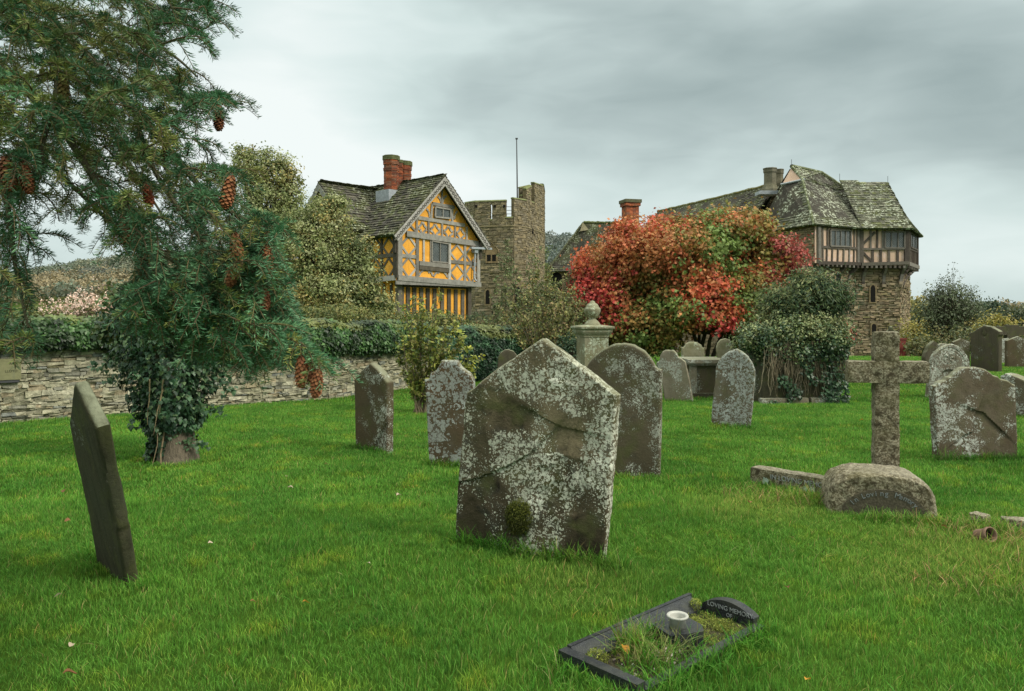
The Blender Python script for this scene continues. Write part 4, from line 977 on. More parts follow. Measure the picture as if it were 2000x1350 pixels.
# base block: half-round profile (width x height), deep rough
def arcblock(m, c, w, h, d, ax, sd=5, amp=.014):
    nu, nv = 56, 26
    U = np.linspace(0, math.pi, nu); prof = np.stack([-np.cos(U)*w*np.abs(np.sin(U)+1e-6)**0*1.0, np.sin(U)**.52*h], 1)
    prof[:, 0] = -np.sign(np.cos(U))*np.abs(np.cos(U))**.60*w
    V = []
    for k in range(nv):
        y = -d+2*d*k/(nv-1); e = 1-max(0, (abs(y)/d-.86)/.14)**2*.06
        V.append(np.stack([prof[:, 0]*e, np.full(nu, y), prof[:, 1]*e], 1))
    V = np.concatenate(V); no = V*[1/w**2, 0, 1/h**2]; no /= np.linalg.norm(no, axis=1, keepdims=True)+1e-9
    V += no*((fbm(V*12+sd, 4, sd)-.5)*2*amp+(fbm(V*40, 2, 3)-.5)*amp)[:, None]
    i = np.arange(nv-1)[:, None]*nu; j = np.arange(nu-1)[None, :]
    f = [np.stack([i+j, i+j+1, i+nu+j+1, i+nu+j], -1).reshape(-1, 4)]
    m.add(V@ax+c, f[0])
    # faces: fine fan grid
    for s, k in ((-1, 0), (1, nv-1)):
        rim = V[k*nu:(k+1)*nu]; rings = 16; vv = []
        for r_ in range(rings+1):
            q = rim*[1-r_/rings, 1, 1-r_/rings*.96]; dsp = (fbm(q*12+9, 4, sd+1)-.5)*2*amp*(r_ > 0); q = q+np.stack([0*dsp, s*dsp, 0*dsp], 1); vv.append(q)
        vv = np.concatenate(vv); i2 = np.arange(rings)[:, None]*nu
        f2 = np.stack([i2+j, i2+nu+j, i2+nu+j+1, i2+j+1], -1).reshape(-1, 4)
        if s > 0: f2 = f2[:, ::-1]
        m.add(vv@ax+c, f2)
yb = math.radians(-14); AXB = np.array([[math.cos(yb), math.sin(yb), 0], [-math.sin(yb), math.cos(yb), 0], [0, 0, 1]])
YB = 6.14; cb = np.array([P(1728, 0, YB)[0]-.0, YB+.12, -.05])
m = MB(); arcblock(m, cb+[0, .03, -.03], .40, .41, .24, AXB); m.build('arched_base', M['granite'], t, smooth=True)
# dressed plaque arch proud of the rough face
fn = -AXB[1]; ux = AXB[0]; m = MB(); fc = cb+fn*.212
pa = [(-.31, .02)]+[(-math.cos(a)*.31, .06+math.sin(a)*.20) for a in np.linspace(0, math.pi, 26)]+[(.31, .02)]
prism(m, [fc+ux*a+np.array([0, 0, b]) for a, b in pa][::-1], fn*.012); m.build('arched_panel', flat_mat('dressed_dark_granite', (.075, .066, .045), .85, .2, 60, .55, bd=.006), t)
lab = 'In Loving Memory'; A = np.linspace(148, 30, len(lab))
for ch, a in zip(lab, A):
    if ch == ' ': continue
    a = math.radians(a); r_ = (.25, .155); cx = math.cos(a)*r_[0]; cz = .058+math.sin(a)*r_[1]
    tx = nrm(ux*math.sin(a)*r_[0]-np.array([0, 0, 1])*math.cos(a)*r_[1]*1.)
    ty = nrm(np.cross(fn, tx)*1.0); ty = ty if ty[2] > 0 else -ty
    text_mesh('raised_letter', ch, .058, fc+fn*.0135+ux*(cx)+np.array([0, 0, cz])-tx*.015, tx, ty, M['leadtext'], t, .002)
# kerb running away to the left
pk0 = np.array([P(1640, 0, 6.75)[0], 6.75]); pk1 = np.array([P(1474, 0, 7.35)[0], 7.35]); dk = nrm([*(pk1-pk0), 0]); Lk = np.linalg.norm(pk1-pk0)
c = np.array([*((pk0+pk1)/2), .045]); axk = np.array([-dk, np.cross([0, 0, 1], -dk), [0, 0, 1]])
t = thing('grave_kerb', 'long low granite kerbstone lettered with a memorial line, left of the cross base', 'grave kerb', c)
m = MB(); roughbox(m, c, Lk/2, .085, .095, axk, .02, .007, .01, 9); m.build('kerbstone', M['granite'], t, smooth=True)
fk = -axk[1]
text_mesh('inscription', 'IN LOVING MEMORY OF', .062, c+fk*.094-axk[0]*.20+np.array([0, 0, .018]), axk[0], [0, 0, 1], M['silvertext'], t, .002)
m = MB()
for u_, v_, s_ in ((.20, -.03, .036), (.145, -.02, .022), (-.24, -.01, .03)):
    a = np.linspace(0, 6.283, 14, endpoint=False); rr = s_*(1+.25*R.normal(0, 1, 14)*.5)
    prism(m, [c+fk*.094+axk[0]*(u_+rr[k]*math.cos(a[k]))+np.array([0, 0, v_+rr[k]*1.1*math.sin(a[k])]) for k in range(14)], fk*.004)
m.build('lichen_patches', M['palelichen'], t)

# ---------- chest tomb under the maple
YT = 14.6
x0 = P(1343, 0, YT)[0]; x1 = P(1425, 0, YT)[0]; zt = P(0, 703, YT)[2]
t = thing('chest_tomb', 'small pale chest tomb with an overhanging slab top in front of the maple', 'chest tomb', ((x0+x1)/2, YT+.5, 0))
cx = (x0+x1)/2; hx = (x1-x0)/2
m = MB(); box(m, (cx, YT+.45, zt-.03), hx, .5, .035); box(m, (cx, YT+.45, zt-.085), hx-.03, .47, .02); m.build('table_slab', S_pale, t)
m = MB(); box(m, (cx, YT+.45, zt/2-.09), hx-.12, .40, zt/2-.02); m.build('chest', S_grey, t)
for sx in (-1, 1):
    m = MB(); box(m, (cx+sx*(hx-.12), YT+.08, zt/2-.08), .06, .06, zt/2-.02); m.build('corner_pilaster', S_pale, t)
m = MB(); box(m, (cx, YT+.45, .02), hx-.04, .48, .06); m.build('plinth', S_back, t)
# ---------- urn monument
YU = 14.0; ux_ = P(1157, 0, YU)[0]; 
t = thing('urn_monument', 'tall pale pedestal monument topped by a stone urn, left of the red maple', 'monument', (ux_, YU, 0))
def zz_(py): return P(0, py, YU)[2]
m = MB(); S2 = math.sqrt(2); ya = math.radians(14)
def sq(prof, c): 
    mm = []
    k = len(prof); v = []
    for r_, z in prof:
        for a in (45, 135, 225, 315):
            q = math.radians(a)+ya; v.append((c[0]+r_*S2*math.cos(q), c[1]+r_*S2*math.sin(q), z))
    f = [(i*4+j, i*4+(j+1) % 4, i*4+4+(j+1) % 4, i*4+4+j) for i in range(k-1) for j in range(4)]
    return v, f+[(k*4-4, k*4-3, k*4-2, k*4-1)]
v, f = sq([(.225, -.1), (.225, zz_(657))], (ux_, YU)); m.add(v, f); m.build('pedestal', S_urn, t)
m = MB(); v, f = sq([(.30, -.1), (.30, .16), (.24, .22)], (ux_, YU)); m.add(v, f); m.build('plinth', S_urn, t)
m = MB(); v, f = sq([(.235, zz_(658)), (.24, zz_(655)), (.265, zz_(651)), (.28, zz_(648)), (.285, zz_(644)), (.315, zz_(641)), (.315, zz_(637.5)), (.10, zz_(634))], (ux_, YU)); m.add(v, f); m.build('cornice', S_urn, t)
m = MB(); lathe(m, [(.0, zz_(638)), (.155, zz_(637)), (.15, zz_(634)), (.125, zz_(630)), (.09, zz_(626)), (.055, zz_(623)), (.055, zz_(621)), (.09, zz_(619)), (.13, zz_(614)), (.148, zz_(609)), (.15, zz_(605)), (.145, zz_(602)), (.12, zz_(600.5)), (.115, zz_(598)), (.09, zz_(594)), (.055, zz_(592)), (.05, zz_(590.5)), (.03, zz_(588)), (0, zz_(587))], 28, (ux_, YU, 0))
m.build('urn', S_urn, t, smooth=True)

# ---------- sunken kerbed grave of polished black granite
K0 = np.array([KA[0], KA[1], -.040]); ku = np.array([KU[0], KU[1], 0]); kv = np.array([KV[0], KV[1], 0]); kz = np.array([0, 0, 1.])
def kp(u, v, z): return K0+ku*u+kv*v+kz*z
t = thing('kerbed_grave', 'small black granite kerbed grave sunk in the grass at the front right', 'kerbed grave', kp(KL/2, KWd/2, 0))
def kbox(m, u0, u1, v0, v1, z0, z1, z1b=None, z1c=None):
    # z1: height on v0 side, z1b: height on v1 side
    z1b = z1 if z1b is None else z1b
    p = [kp(u0, v0, z0), kp(u1, v0, z0), kp(u1, v1, z0), kp(u0, v1, z0), kp(u0, v0, z1), kp(u1, v0, z1), kp(u1, v1, z1b), kp(u0, v1, z1b)]
    box8(m, p)
for (nm, a) in (('far_kerb', 0),):
    pass
m = MB(); kbox(m, 0.06, KL, 0, .022, -.05, .082); kbox(m, .06, KL-.02, .0225, .105, -.05, .078, .03); m.build('kerb', M['black_granite'], t)
m = MB(); kbox(m, 0, .055, 0, KWd, -.06, .075); m.build('kerb', M['black_granite'], t)
m = MB(); kbox(m, .06, KL, KWd-.05, KWd, -.06, .035); m.build('kerb', M['black_granite'], t)
m = MB(); pr = [kp(KL-.02, .10, -.04), kp(KL-.02, KWd-.052, -.04)]+[kp(KL-.02, KWd-.052-q*(KWd-.152), .058+.05*math.sin(math.pi*q)**.8) for q in np.linspace(0, 1, 12)]
prism(m, pr, ku*.06); hs = m.build('lettered_tablet', M['black_granite'], t)
tl = kp(KL-.024, .115, .052)
tx = nrm(kv)
text_mesh('inscription', 'LOVING MEMORY', .034, kp(KL-.0225, .135, .058), kv, kz, M['silvertext'], t, .001)
text_mesh('inscription', 'OF', .028, kp(KL-.0225, .25, .028), kv, kz, M['silvertext'], t, .001)
m = MB(); kbox(m, .05, KL-.01, .02, KWd-.04, -.06, .012); m.build('soil_bed', flat_mat('dark_gravel_soil', (.055, .05, .03), .95, .1, 90, .6, bd=.01), t)
bed = t
# block and vase standing inside
c = kp(.62, .235, .05)
t = thing('flower_block', 'chipped black granite flower block inside the black kerbed grave', 'flower holder', c*[1, 1, 0]+[0, 0, .012])
m = MB(); ax = np.array([nrm(ku+kv*.35), np.cross(kz, nrm(ku+kv*.35)), kz])
prism(m, [c+ax[0]*a+ax[1]*b-kz*.04 for a, b in ((-.105, -.085), (.075, -.10), (.115, -.035), (.11, .085), (-.02, .105), (-.11, .075))], kz*.075); m.build('granite_block', M['black_granite'], t)
m = MB(); cv = c+kz*.033-ku*.01
lathe(m, [(.0, .004), (.040, .0), (.040, .045), (.052, .050), (.0545, .056), (.052, .061), (.040, .058), (.037, .052), (.036, .012), (0, .010)], 30, cv); m2 = m.build('pot_liner', M['white'], t, smooth=True)
# moss, dry grass, pebbles, leaf inside
t = bed
m = MB(); ylm = [(.20, .24, .04), (.27, .30, .06), (.13, .17, .03)]
for k in range(60):
    u = R.uniform(.70, KL-.06); v = R.uniform(.10, KWd-.06)
    cushion(m, kp(u, v, .015), .035, .035, .02, 170, ylm, .014)
for k in range(34):
    u = R.uniform(.06, .6); v = R.uniform(.06, KWd-.06)
    if fbm2(u*6, v*6, 2, 7)[0] > .47: cushion(m, kp(u, v, .012), .03, .03, .018, 150, ylm, .013)
cushion(m, kp(.13, .12, .03), .05, .045, .045, 900, ylm, .016); cushion(m, kp(.98, .09, .06), .03, .03, .03, 400, ylm, .015)
o = m.build('moss', M['leaf'], t); o['kind'] = 'stuff'
m = MB()
for k in range(160):
    p = kp(R.uniform(.08, .55), R.uniform(.12, KWd-.08), .018); s = R.uniform(.003, .009); box(m, p, s, s*.8, s*.6, np.linalg.qr(R.normal(0, 1, (3, 3)))[0], (np.array([.42, .39, .34]) if R.uniform() < .15 else np.array([.10, .085, .07]))*R.uniform(.6, 1.2))
for k in range(26):
    p = kp(.42+R.normal(0, .035), .30+R.normal(0, .03), .024+R.uniform(0, .012)); s = R.uniform(.005, .010); box(m, p, s, s*.8, s*.6, np.linalg.qr(R.normal(0, 1, (3, 3)))[0], (.50, .44, .38))
o = m.build('pebbles', col_mat('pebbles', .9, .1, 60, .002, .3), t); o['kind'] = 'stuff'
gsp = []
for k in range(26):
    u, v = R.uniform(.25, .58), R.uniform(.10, .36); q = kp(u, v, 0); gsp.append((q[0], q[1], .05, .05, 26, .06, .17, .75))
gsp += [(kp(.36, .12, 0)[0], kp(.36, .12, 0)[1], .05, .04, 120, .08, .17, .6)]
o = long_grass('dry_grass', 'tuft of bleached straw-coloured grass growing inside the black kerbed grave', gsp)
# flowerpot lying on its side
px, py = 1930, 1052; Yp = GD(1058); c = P(px, py, Yp)
t = thing('flowerpot', 'weathered clay flowerpot lying on its side in the grass at the right', 'flowerpot', (c[0], c[1], 0))
c = c+np.array([0, 0, .028]); ax = nrm([.25, -1, .28]); sx = nrm(np.cross(ax, kz)); rot = np.array([sx, np.cross(sx, ax)*-1, ax])*1.15; rot = rot if False else rot
m = MB(); prof = [(.030, -.085), (.036, -.03), (.041, .0), (.0455, .0), (.0455, .022), (.040, .022), (.037, 0), (.030, -.07), (0, -.075)]
th = np.arange(26)*2*math.pi/26; V = np.concatenate([np.stack([r_*np.cos(th), r_*np.sin(th), np.full(26, z)], 1) for r_, z in prof]); k = len(prof)
i = np.arange(k-1)[:, None]*26; j = np.arange(26)[None, :]
m.add(V@rot+c+[0, 0, .0], np.stack([i+j, i+(j+1) % 26, i+26+(j+1) % 26, i+26+j], -1).reshape(-1, 4)); m.build('clay_pot', M['terracotta'], t, smooth=True)
m = MB(); a_ = np.stack([.036*np.cos(th), .036*np.sin(th), np.full(26, -.012)], 1); m.add(a_@rot+c, [tuple(range(26))]); m.build('painted_inner_shade', M['dark'], t)  # dark disc painted in for the shade inside the pot
# kerb fragments in the grass at right
for lab, (pa, pb, wdt) in {'short grey kerb fragment showing in the grass behind the flowerpot': ((1898, 1003), (1928, 1010), .05), 'longer grey kerbstone half buried at the right edge behind the flowerpot': ((1955, 1013), (2050, 1022), .06)}.items():
    Y0 = GD(pa[1], .05); Y1 = GD(pb[1], .05); a = P(*pa, Y0); b = P(*pb, Y1); c = (a+b)/2; dx = nrm([b[0]-a[0], b[1]-a[1], 0])
    m = MB(); roughbox(m, (c[0], c[1], .02), np.linalg.norm(b-a)/2, wdt, .045, np.array([dx, np.cross(kz, dx), kz]), .015, .008, .012, 4)
    o = m.build('kerbstone', M['granite'], None, (c[0], c[1], 0), smooth=True); tag(o, lab, 'kerbstone')
# small rubble at the foot of the big stone
for i_, (px, py, s) in enumerate(((1133, 1086, .035), (1160, 1092, .028), (1176, 1094, .03))):
    Y = GD(py); c = P(px, py, Y); m = MB(); roughbox(m, (c[0], c[1], .012), s, s*.8, s*.5, np.linalg.qr(R.normal(0, 1, (3, 3)))[0], .012, .006, .012, i_)
    o = m.build('stone_fragment', S_brown, None, (c[0], c[1], 0), smooth=True); tag(o, 'pale stone chip in the grass at the foot of the largest headstone', 'stone chip', 'chips below the big headstone')
# fallen leaves
LC = {'brown': (.20, .09, .035), 'orange': (.55, .26, .03), 'pale pinkish': (.50, .40, .30)}
def fallen(px, py, kind, sz, label, z=.055):
    Y = GD(py); c = P(px, py, Y); c = np.array([c[0], c[1], gz(c[0], c[1])+z]); m = MB()
    L = LEAF['oval'][0]; th = R.uniform(0, 6.28); ca, sa = math.cos(th), math.sin(th); u = np.array([ca, sa, R.normal(0, .15)]); v = np.array([-sa, ca, R.normal(0, .2)])
    row = []
    for q in range(7):
        tt = q/6; w_ = .38*math.sin(math.pi*min(1, tt*.95+.03))**.8
        for s in (-1, -.5, 0, .5, 1): row.append(c+sz*((tt-.5)*u*1.1+s*w_*v)+np.array([0, 0, sz*(.22*s*s*w_*2+.15*math.sin(tt*5)+R.normal(0, .01))]))
    f = [(q*5+k, q*5+k+1, q*5+k+6, q*5+k+5) for q in range(6) for k in range(4)]
    m.add(row, f, np.array(LC[kind])*R.uniform(.8, 1.2)); o = m.build('fallen_leaf', M['leaf'], None, c, smooth=True); tag(o, label, 'leaf', 'fallen leaves on the lawn')
for px, py, kd, sz, lab in (
    (1222, 1278, 'orange', .05, 'yellow-orange leaf lying inside the black kerbed grave'),
    (137, 1340, 'brown', .05, 'brown leaf at the very bottom left of the lawn'), (140, 1285, 'pale pinkish', .035, 'pale curled leaf near the bottom left of the lawn'),
    (113, 1187, 'pale pinkish', .035, 'pale leaf in front of the foot of the leaning slab'), (123, 970, 'brown', .045, 'brown leaf to the left of the leaning slab'), (132, 1030, 'brown', .04, 'brown leaf close to the left edge of the leaning slab'),
    (567, 965, 'pale pinkish', .045, 'pale pink leaf on the open lawn between the ivy stump and the big headstone'), (779, 981, 'pale pinkish', .045, 'whitish leaf on the lawn just left of the largest headstone'), (560, 943, 'pale pinkish', .025, 'tiny pale petal beyond the pale pink leaf'),
    (411, 1077, 'pale pinkish', .03, 'straw-coloured leaf on the lawn right of the leaning slab'), (598, 1196, 'orange', .035, 'small orange leaf on the front lawn'), (720, 1117, 'pale pinkish', .02, 'tiny pale speck of leaf on the front lawn before the largest headstone'),
    (637, 917, 'brown', .03, 'small brown leaf in front of the small pointed headstone'), (1537, 1167, 'brown', .035, 'reddish brown leaf just right of the black kerbed grave'), (1682, 830, 'orange', .05, 'orange leaf on the lawn left of the granite cross'),
    (1577, 1343, 'orange', .035, 'orange leaf on the bottom edge right of the black kerbed grave'), (1465, 998, 'brown', .05, 'brown leaf in the rough grass left of the granite base'), (523, 871, 'brown', .04, 'brown leaf on the lawn right of the ivy stump'),
    (1845, 1046, 'brown', .04, 'brown leaf left of the clay flowerpot'), (495, 1195, 'brown', .03, 'dark brown leaf on the front left lawn')):
    fallen(px, py, kd, sz, lab, .055 if py > 860 else .06)
# ---------- timber-framed gatehouse
class Fr:
    """local frame: origin + u,v horizontal axes"""
    def __init__(s, o, ang): s.o = np.asarray(o, float); a = math.radians(ang); s.u = np.array([math.cos(a), math.sin(a), 0]); s.v = np.array([-math.sin(a), math.cos(a), 0]); s.z = np.array([0, 0, 1.])
    def __call__(s, u, v, z): return s.o+s.u*u+s.v*v+s.z*z
def ZG(x, y): return (600+x/3.75, 280+y/3.75)
GZ0 = -1.35
Gf = Fr((-5.15, 34, 0), 48); GW = 5.24
gh = thing('gatehouse', 'yellow timber-framed gatehouse with a steep mossy slate gable roof', 'gatehouse', Gf(0, 0, GZ0))
zj = 3.06; ze = 5.14; zr = 7.85
TIM = lambda: np.array([(.27, .26, .235), (.33, .315, .285), (.22, .205, .18), (.38, .36, .33)][R.integers(4)])*R.uniform(.8, 1.15)
TIMD = lambda: np.array([(.10, .085, .065), (.075, .065, .05), (.13, .115, .09)][R.integers(3)])*R.uniform(.8, 1.15)
nF = -Gf.v; nS = -Gf.u
# walls (plaster)
m = MB()
VB = 6.6
box8(m, [Gf(0, 0, zj), Gf(GW, 0, zj), Gf(GW, VB, zj), Gf(0, VB, zj), Gf(0, 0, ze), Gf(GW, 0, ze), Gf(GW, VB, ze), Gf(0, VB, ze)])
prism(m, [Gf(0, 0, ze+.002), Gf(GW, 0, ze+.002), Gf(GW/2, 0, zr-.05)], Gf.v*VB)
i_ = .35
box8(m, [Gf(i_, i_, GZ0), Gf(GW-i_, i_, GZ0), Gf(GW-i_, VB-.1, GZ0), Gf(i_, VB-.1, GZ0), Gf(i_, i_, zj-.003), Gf(GW-i_, i_, zj-.003), Gf(GW-i_, VB-.1, zj-.003), Gf(i_, VB-.1, zj-.003)])
m.build('wall', M['yellow'], gh)
pF = lambda x, y: ray_plane(*ZG(x, y), Gf(0, 0, 0), nF)
pS = lambda x, y: ray_plane(*ZG(x, y), Gf(0, 0, 0), nS)
pFl = lambda x, y: ray_plane(*ZG(x, y), Gf(0, i_, 0), nF)
m = MB()
def fb(m, pf, n, x0, y0, x1, y1, w, d=.05, c=None, off=0):
    beam(m, pf(x0, y0), pf(x1, y1), w, n, d*R.uniform(.9, 1.1), TIM() if c is None else c, off)
def poly_beam(m, pf, n, pts, w, d=.035, c=None):
    q = [pf(*p) for p in pts]
    for a, b in zip(q[:-1], q[1:]): beam(m, a, b, w, n, d, TIM() if c is None else c)
def carc(m, pf, n, cx, cy, rx, ry, a0, a1, w=.09, k=7, sk=0.05, d=.035, c=None):
    t = np.radians(np.linspace(a0, a1, k)); poly_beam(m, pf, n, [(cx+rx*math.cos(q), cy-ry*math.sin(q)+sk*(rx*math.cos(q))) for q in t], w, d, c)
fb(m, pF, nF, 672, 668, 672, 990, .26, .09); fb(m, pF, nF, 1247, 742, 1247, 1030, .20, .09)
fb(m, pF, nF, 720, 662, 1245, 738, .26, .10); fb(m, pF, nF, 655, 985, 1262, 1036, .24, .12)
fb(m, pF, nF, 690, 822, 802, 833, .16); fb(m, pF, nF, 1045, 866, 1240, 885, .16)
for x, y0, y1, w_ in ((803, 688, 988, .17), (1038, 730, 1015, .17), (1152, 745, 1025, .14), (850, 700, 868, .10), (903, 700, 880, .10), (1030, 715, 880, .08)): fb(m, pF, nF, x, y0, x, y1, w_, .055)
fb(m, pF, nF, 815, 878, 1035, 902, .20, .10); fb(m, pF, nF, 815, 910, 1032, 934, .18, .08, TIMD())
carc(m, pF, nF, 868, 985, 52, 58, 165, 15); carc(m, pF, nF, 975, 995, 52, 58, 165, 15); carc(m, pF, nF, 925, 990, 50, 60, 140, 40, .07)
def diamond(m, pf, n, x0, x1, yt0, yt1, yb0, yb1, w=.10, c=None):
    mx = (x0+x1)/2; T = (mx, (yt0+yt1)/2); B = (mx, (yb0+yb1)/2); L = (x0, (yt0+yb0)/2); Rr = (x1, (yt1+yb1)/2)
    for a, b in ((L, T), (T, Rr), (Rr, B), (B, L)): fb(m, pf, n, *a, *b, w, .03, c() if c else None)
diamond(m, pF, nF, 685, 798, 672, 688, 818, 830); diamond(m, pF, nF, 685, 798, 828, 840, 980, 990)
diamond(m, pF, nF, 1045, 1148, 735, 752, 866, 874); diamond(m, pF, nF, 1045, 1148, 884, 892, 1010, 1020)
diamond(m, pF, nF, 1158, 1240, 752, 762, 874, 882, .09); diamond(m, pF, nF, 1158, 1240, 890, 898, 1022, 1028, .09)
# gable
fb(m, pF, nF, 808, 545, 1150, 602, .17, .06)
pan = [(800, 886), (886, 985), (985, 1080), (1080, 1165)]
def ylo(x): return 668+(x-720)*.145
def yhi(x): return 552+(x-800)*.16
for a, b in pan:
    fb(m, pF, nF, a, yhi(a), a, ylo(a)-8, .11); mx = (a+b)/2
    hw = (b-a)/2*.9; hh = (ylo(mx)-yhi(mx))/2*.9
    for (sx, sy, a0, a1) in ((-1, 1, -75, -15), (1, 1, 195, 255), (-1, -1, 15, 75), (1, -1, 105, 165)):
        carc(m, pF, nF, mx+sx*hw*1.05, (yhi(mx)+ylo(mx))/2-sy*hh*1.05+sx*6, hw*.98, hh*.98, a0, a1, .10, 6, .12)
fb(m, pF, nF, 1165, 612, 1165, 715, .11); fb(m, pF, nF, 752, 600, 800, 655, .09)
fb(m, pF, nF, 915, 442, 1072, 470, .15, .07); fb(m, pF, nF, 912, 442, 905, 548, .12); fb(m, pF, nF, 1058, 470, 1060, 580, .12)
fb(m, pF, nF, 985, 340, 985, 442, .10); carc(m, pF, nF, 930, 440, 50, 60, 60, 0, .09); carc(m, pF, nF, 1045, 440, 55, 60, 180, 120, .09)
carc(m, pF, nF, 850, 540, 45, 70, 60, 0, .09); carc(m, pF, nF, 1120, 560, 45, 70, 180, 120, .09)
# jetty and lower studs
m.build('timber_frame', M['timber'], gh)
m = MB()
for x in (690, 735, 782, 832, 880, 930, 985, 1035, 1085, 1135, 1180):
    a = pFl(x, 1050+(x-650)*.05); b = a.copy(); b[2] = GZ0; beam(m, b, a, .21, nF, .06, TIMD()*.8)
a = Gf(i_-.02, i_, zj-.15); b = Gf(GW-i_, i_, zj-.15); beam(m, a, b, .22, nF, .08, TIMD()); a = Gf(i_, i_, .9); b = Gf(GW-i_, i_, .9); beam(m, a, b, .16, nF, .07, TIMD())
for u in np.linspace(.3, GW-.3, 9): box(m, Gf(u, .14, zj-.13), .07, .22, .07, [Gf.u, Gf.v, Gf.z], TIMD())
beam(m, Gf(-.05, -.04, zj-.10), Gf(GW+.05, -.04, zj-.10), .16, nF, .06, TIM())
for u in (.42, GW-.42): box(m, Gf(u, i_-.05, (zj+GZ0)/2), .11, .11, (zj-GZ0)/2-.02, [Gf.u, Gf.v, Gf.z], TIMD())
for v in np.linspace(.7, 6, 11): beam(m, Gf(i_, v, GZ0), Gf(i_, v, zj-.1), .15, nS, .06, TIMD())
# side frame (left flank)
fb(m, pS, nS, 652, 668, 652, 985, .28, .08, TIMD()); fb(m, pS, nS, 300, 715, 650, 668, .16, .06, TIMD()); fb(m, pS, nS, 380, 1012, 650, 985, .22, .10, TIM())
for x in (549, 458, 380, 310): fb(m, pS, nS, x, 690+(650-x)*.12, x, 988+(650-x)*.06, .14, .05, TIMD())
fb(m, pS, nS, 300, 846, 645, 818, .17, .05, TIMD())
for x0, x1 in ((556, 642), (465, 545), (386, 455), (315, 376)):
    a = (650-x0)*.12; b = (650-x1)*.12
    diamond(m, pS, nS, x0, x1, 684+a*.9, 680+b*.8, 826+a*.4, 820+b*.4, .10, TIMD); diamond(m, pS, nS, x0, x1, 838+a*.4, 834+b*.4, 984+a*.3, 978+b*.3, .10, TIMD)
# carved brackets
for (u, v) in ((-.08, -.06), (GW+.02, -.06)): box(m, Gf(u, v, ze-.55), .07, .09, .32, [Gf.u, Gf.v, Gf.z], TIMD()); box(m, Gf(u, v-.05, ze-.15), .08, .16, .10, [Gf.u, Gf.v, Gf.z], TIMD())
m.build('dark_timbers', M['timber'], gh)
# bargeboards, carved
ov = .34
m = MB(); mc_ = MB()
zt_ = zr+.10; el_ = Gf(-.40, -ov, ze-.16); er_ = Gf(GW+.42, -ov, ze-.20); pk = Gf(GW/2, -ov, zt_)
for a, b in ((pk, el_), (pk, er_)):
    d_ = nrm(b-a); dn = np.array([0, 0, -1.]); s = nrm(dn-d_*np.dot(dn, d_))
    q = [a, b, b+s*.30, a+np.array([0, 0, -.30/abs(np.dot(s, [0, 0, 1]))])]
    prism(m, q, nF*.06, (.36, .345, .32)); L = np.linalg.norm(b-a)
    for k in range(int(L/.2)):
        c = a+d_*(.25+.2*k)+s*.15+nF*.066; rr = .065
        for w_ in np.linspace(0, 2*math.pi, 9)[:-1]:
            p0 = c+d_*rr*math.cos(w_)+s*rr*math.sin(w_); p1 = c+d_*rr*math.cos(w_+.785)+s*rr*math.sin(w_+.785); beam(m, p0, p1, .02, nF, .02, (.13, .12, .105))
        box(m, c+d_*.1, .02, .02, .008, np.linalg.qr(np.array([d_, s, nF]).T)[0].T, (.12, .11, .10))
m.build('bargeboards', M['timber'], gh)
# windows
def window(parent, pf, n, quad, nmull, fw=.07, inset=0, col=None, off=.02):
    q = [pf(*p) for p in quad]; m1 = MB(); m2 = MB()
    col = TIM() if col is None else col
    for a, b in ((0, 1), (1, 2), (2, 3), (3, 0)): beam(m1, q[a], q[b], fw, n, .07, col, off)
    for k in range(1, nmull):
        t_ = k/nmull; beam(m1, q[0]*(1-t_)+q[1]*t_, q[3]*(1-t_)+q[2]*t_, fw*.6, n, .055, col, off)
    f = m1.build('window', M['timber'], parent)
    v = [p+n*(off+.008) for p in q]; vv = v+[p-n*.03 for p in v]; m2.add(vv, [(0, 1, 2, 3), (7, 6, 5, 4)]); m2.build('pane', M['glass'], f)
window(gh, pF, nF, [(906, 716), (1028, 738), (1026, 876), (906, 866)], 2, .06, off=.03)
window(gh, pF, nF, [(930, 468), (1040, 487), (1040, 552), (928, 540)], 2, .07, off=.05)
# downpipe, gutter
m = MB()
a = pF(1195, 765)+nF*.30; b = pF(1310, 768)+nF*.3; beam(m, pF(1170, 768)+nF*.2, pF(1318, 775)+nF*.2, .10, nF, .14, (.42, .45, .47)); 
c = pF(1212, 790)+nF*.16; box(m, c, .11, .1, .10, [Gf.u, Gf.v, Gf.z], (.33, .36, .38), taper=1.2); d_ = pF(1216, 1010)+nF*.16
tube(m, [c, pF(1207, 985)+nF*.14, d_+nF*.05], .05, 8, (.42, .45, .47)); m.build('downpipe', M['lead'], gh)
# roofs
def slcol(s, y):
    b = np.array([(.075, .070, .056), (.055, .052, .044), (.10, .092, .07), (.085, .090, .045), (.065, .06, .05)][R.integers(5)]); return b*R.uniform(.7, 1.35)
def roof_plane(mm, base, a, b, c, d, rowh=.19, w0=.16, w1=.32, th=.028, tilt=.030, col=slcol, thick=.08):
    """quad/triangle a(eave L) b(eave R) c(ridge R) d(ridge L)"""
    a, b, c = map(np.asarray, (a, b, c)); ux = nrm(b-a); n = nrm(np.cross(ux, c-a)); uy = np.cross(n, ux)
    pts = [a, b, c]+([np.asarray(d)] if d is not None else [])
    P2 = [(np.dot(p-a, ux), np.dot(p-a, uy)) for p in pts]
    clad(mm, a, ux, uy, P2, rowh, w0, w1, th, col, tilt=tilt, gap=.003, clip=True, rjit=.12)
    prism(base, [p-n*.01 for p in pts], -n*thick, (.05, .045, .035))
mr = MB(); bs = MB()
zb_ = ze-.10
roof_plane(mr, bs, Gf(-.42, VB+.3, zb_), Gf(-.42, -ov-.05, zb_), Gf(GW/2, -ov-.05, zr+.14), Gf(GW/2, VB+.3, zr+.14))
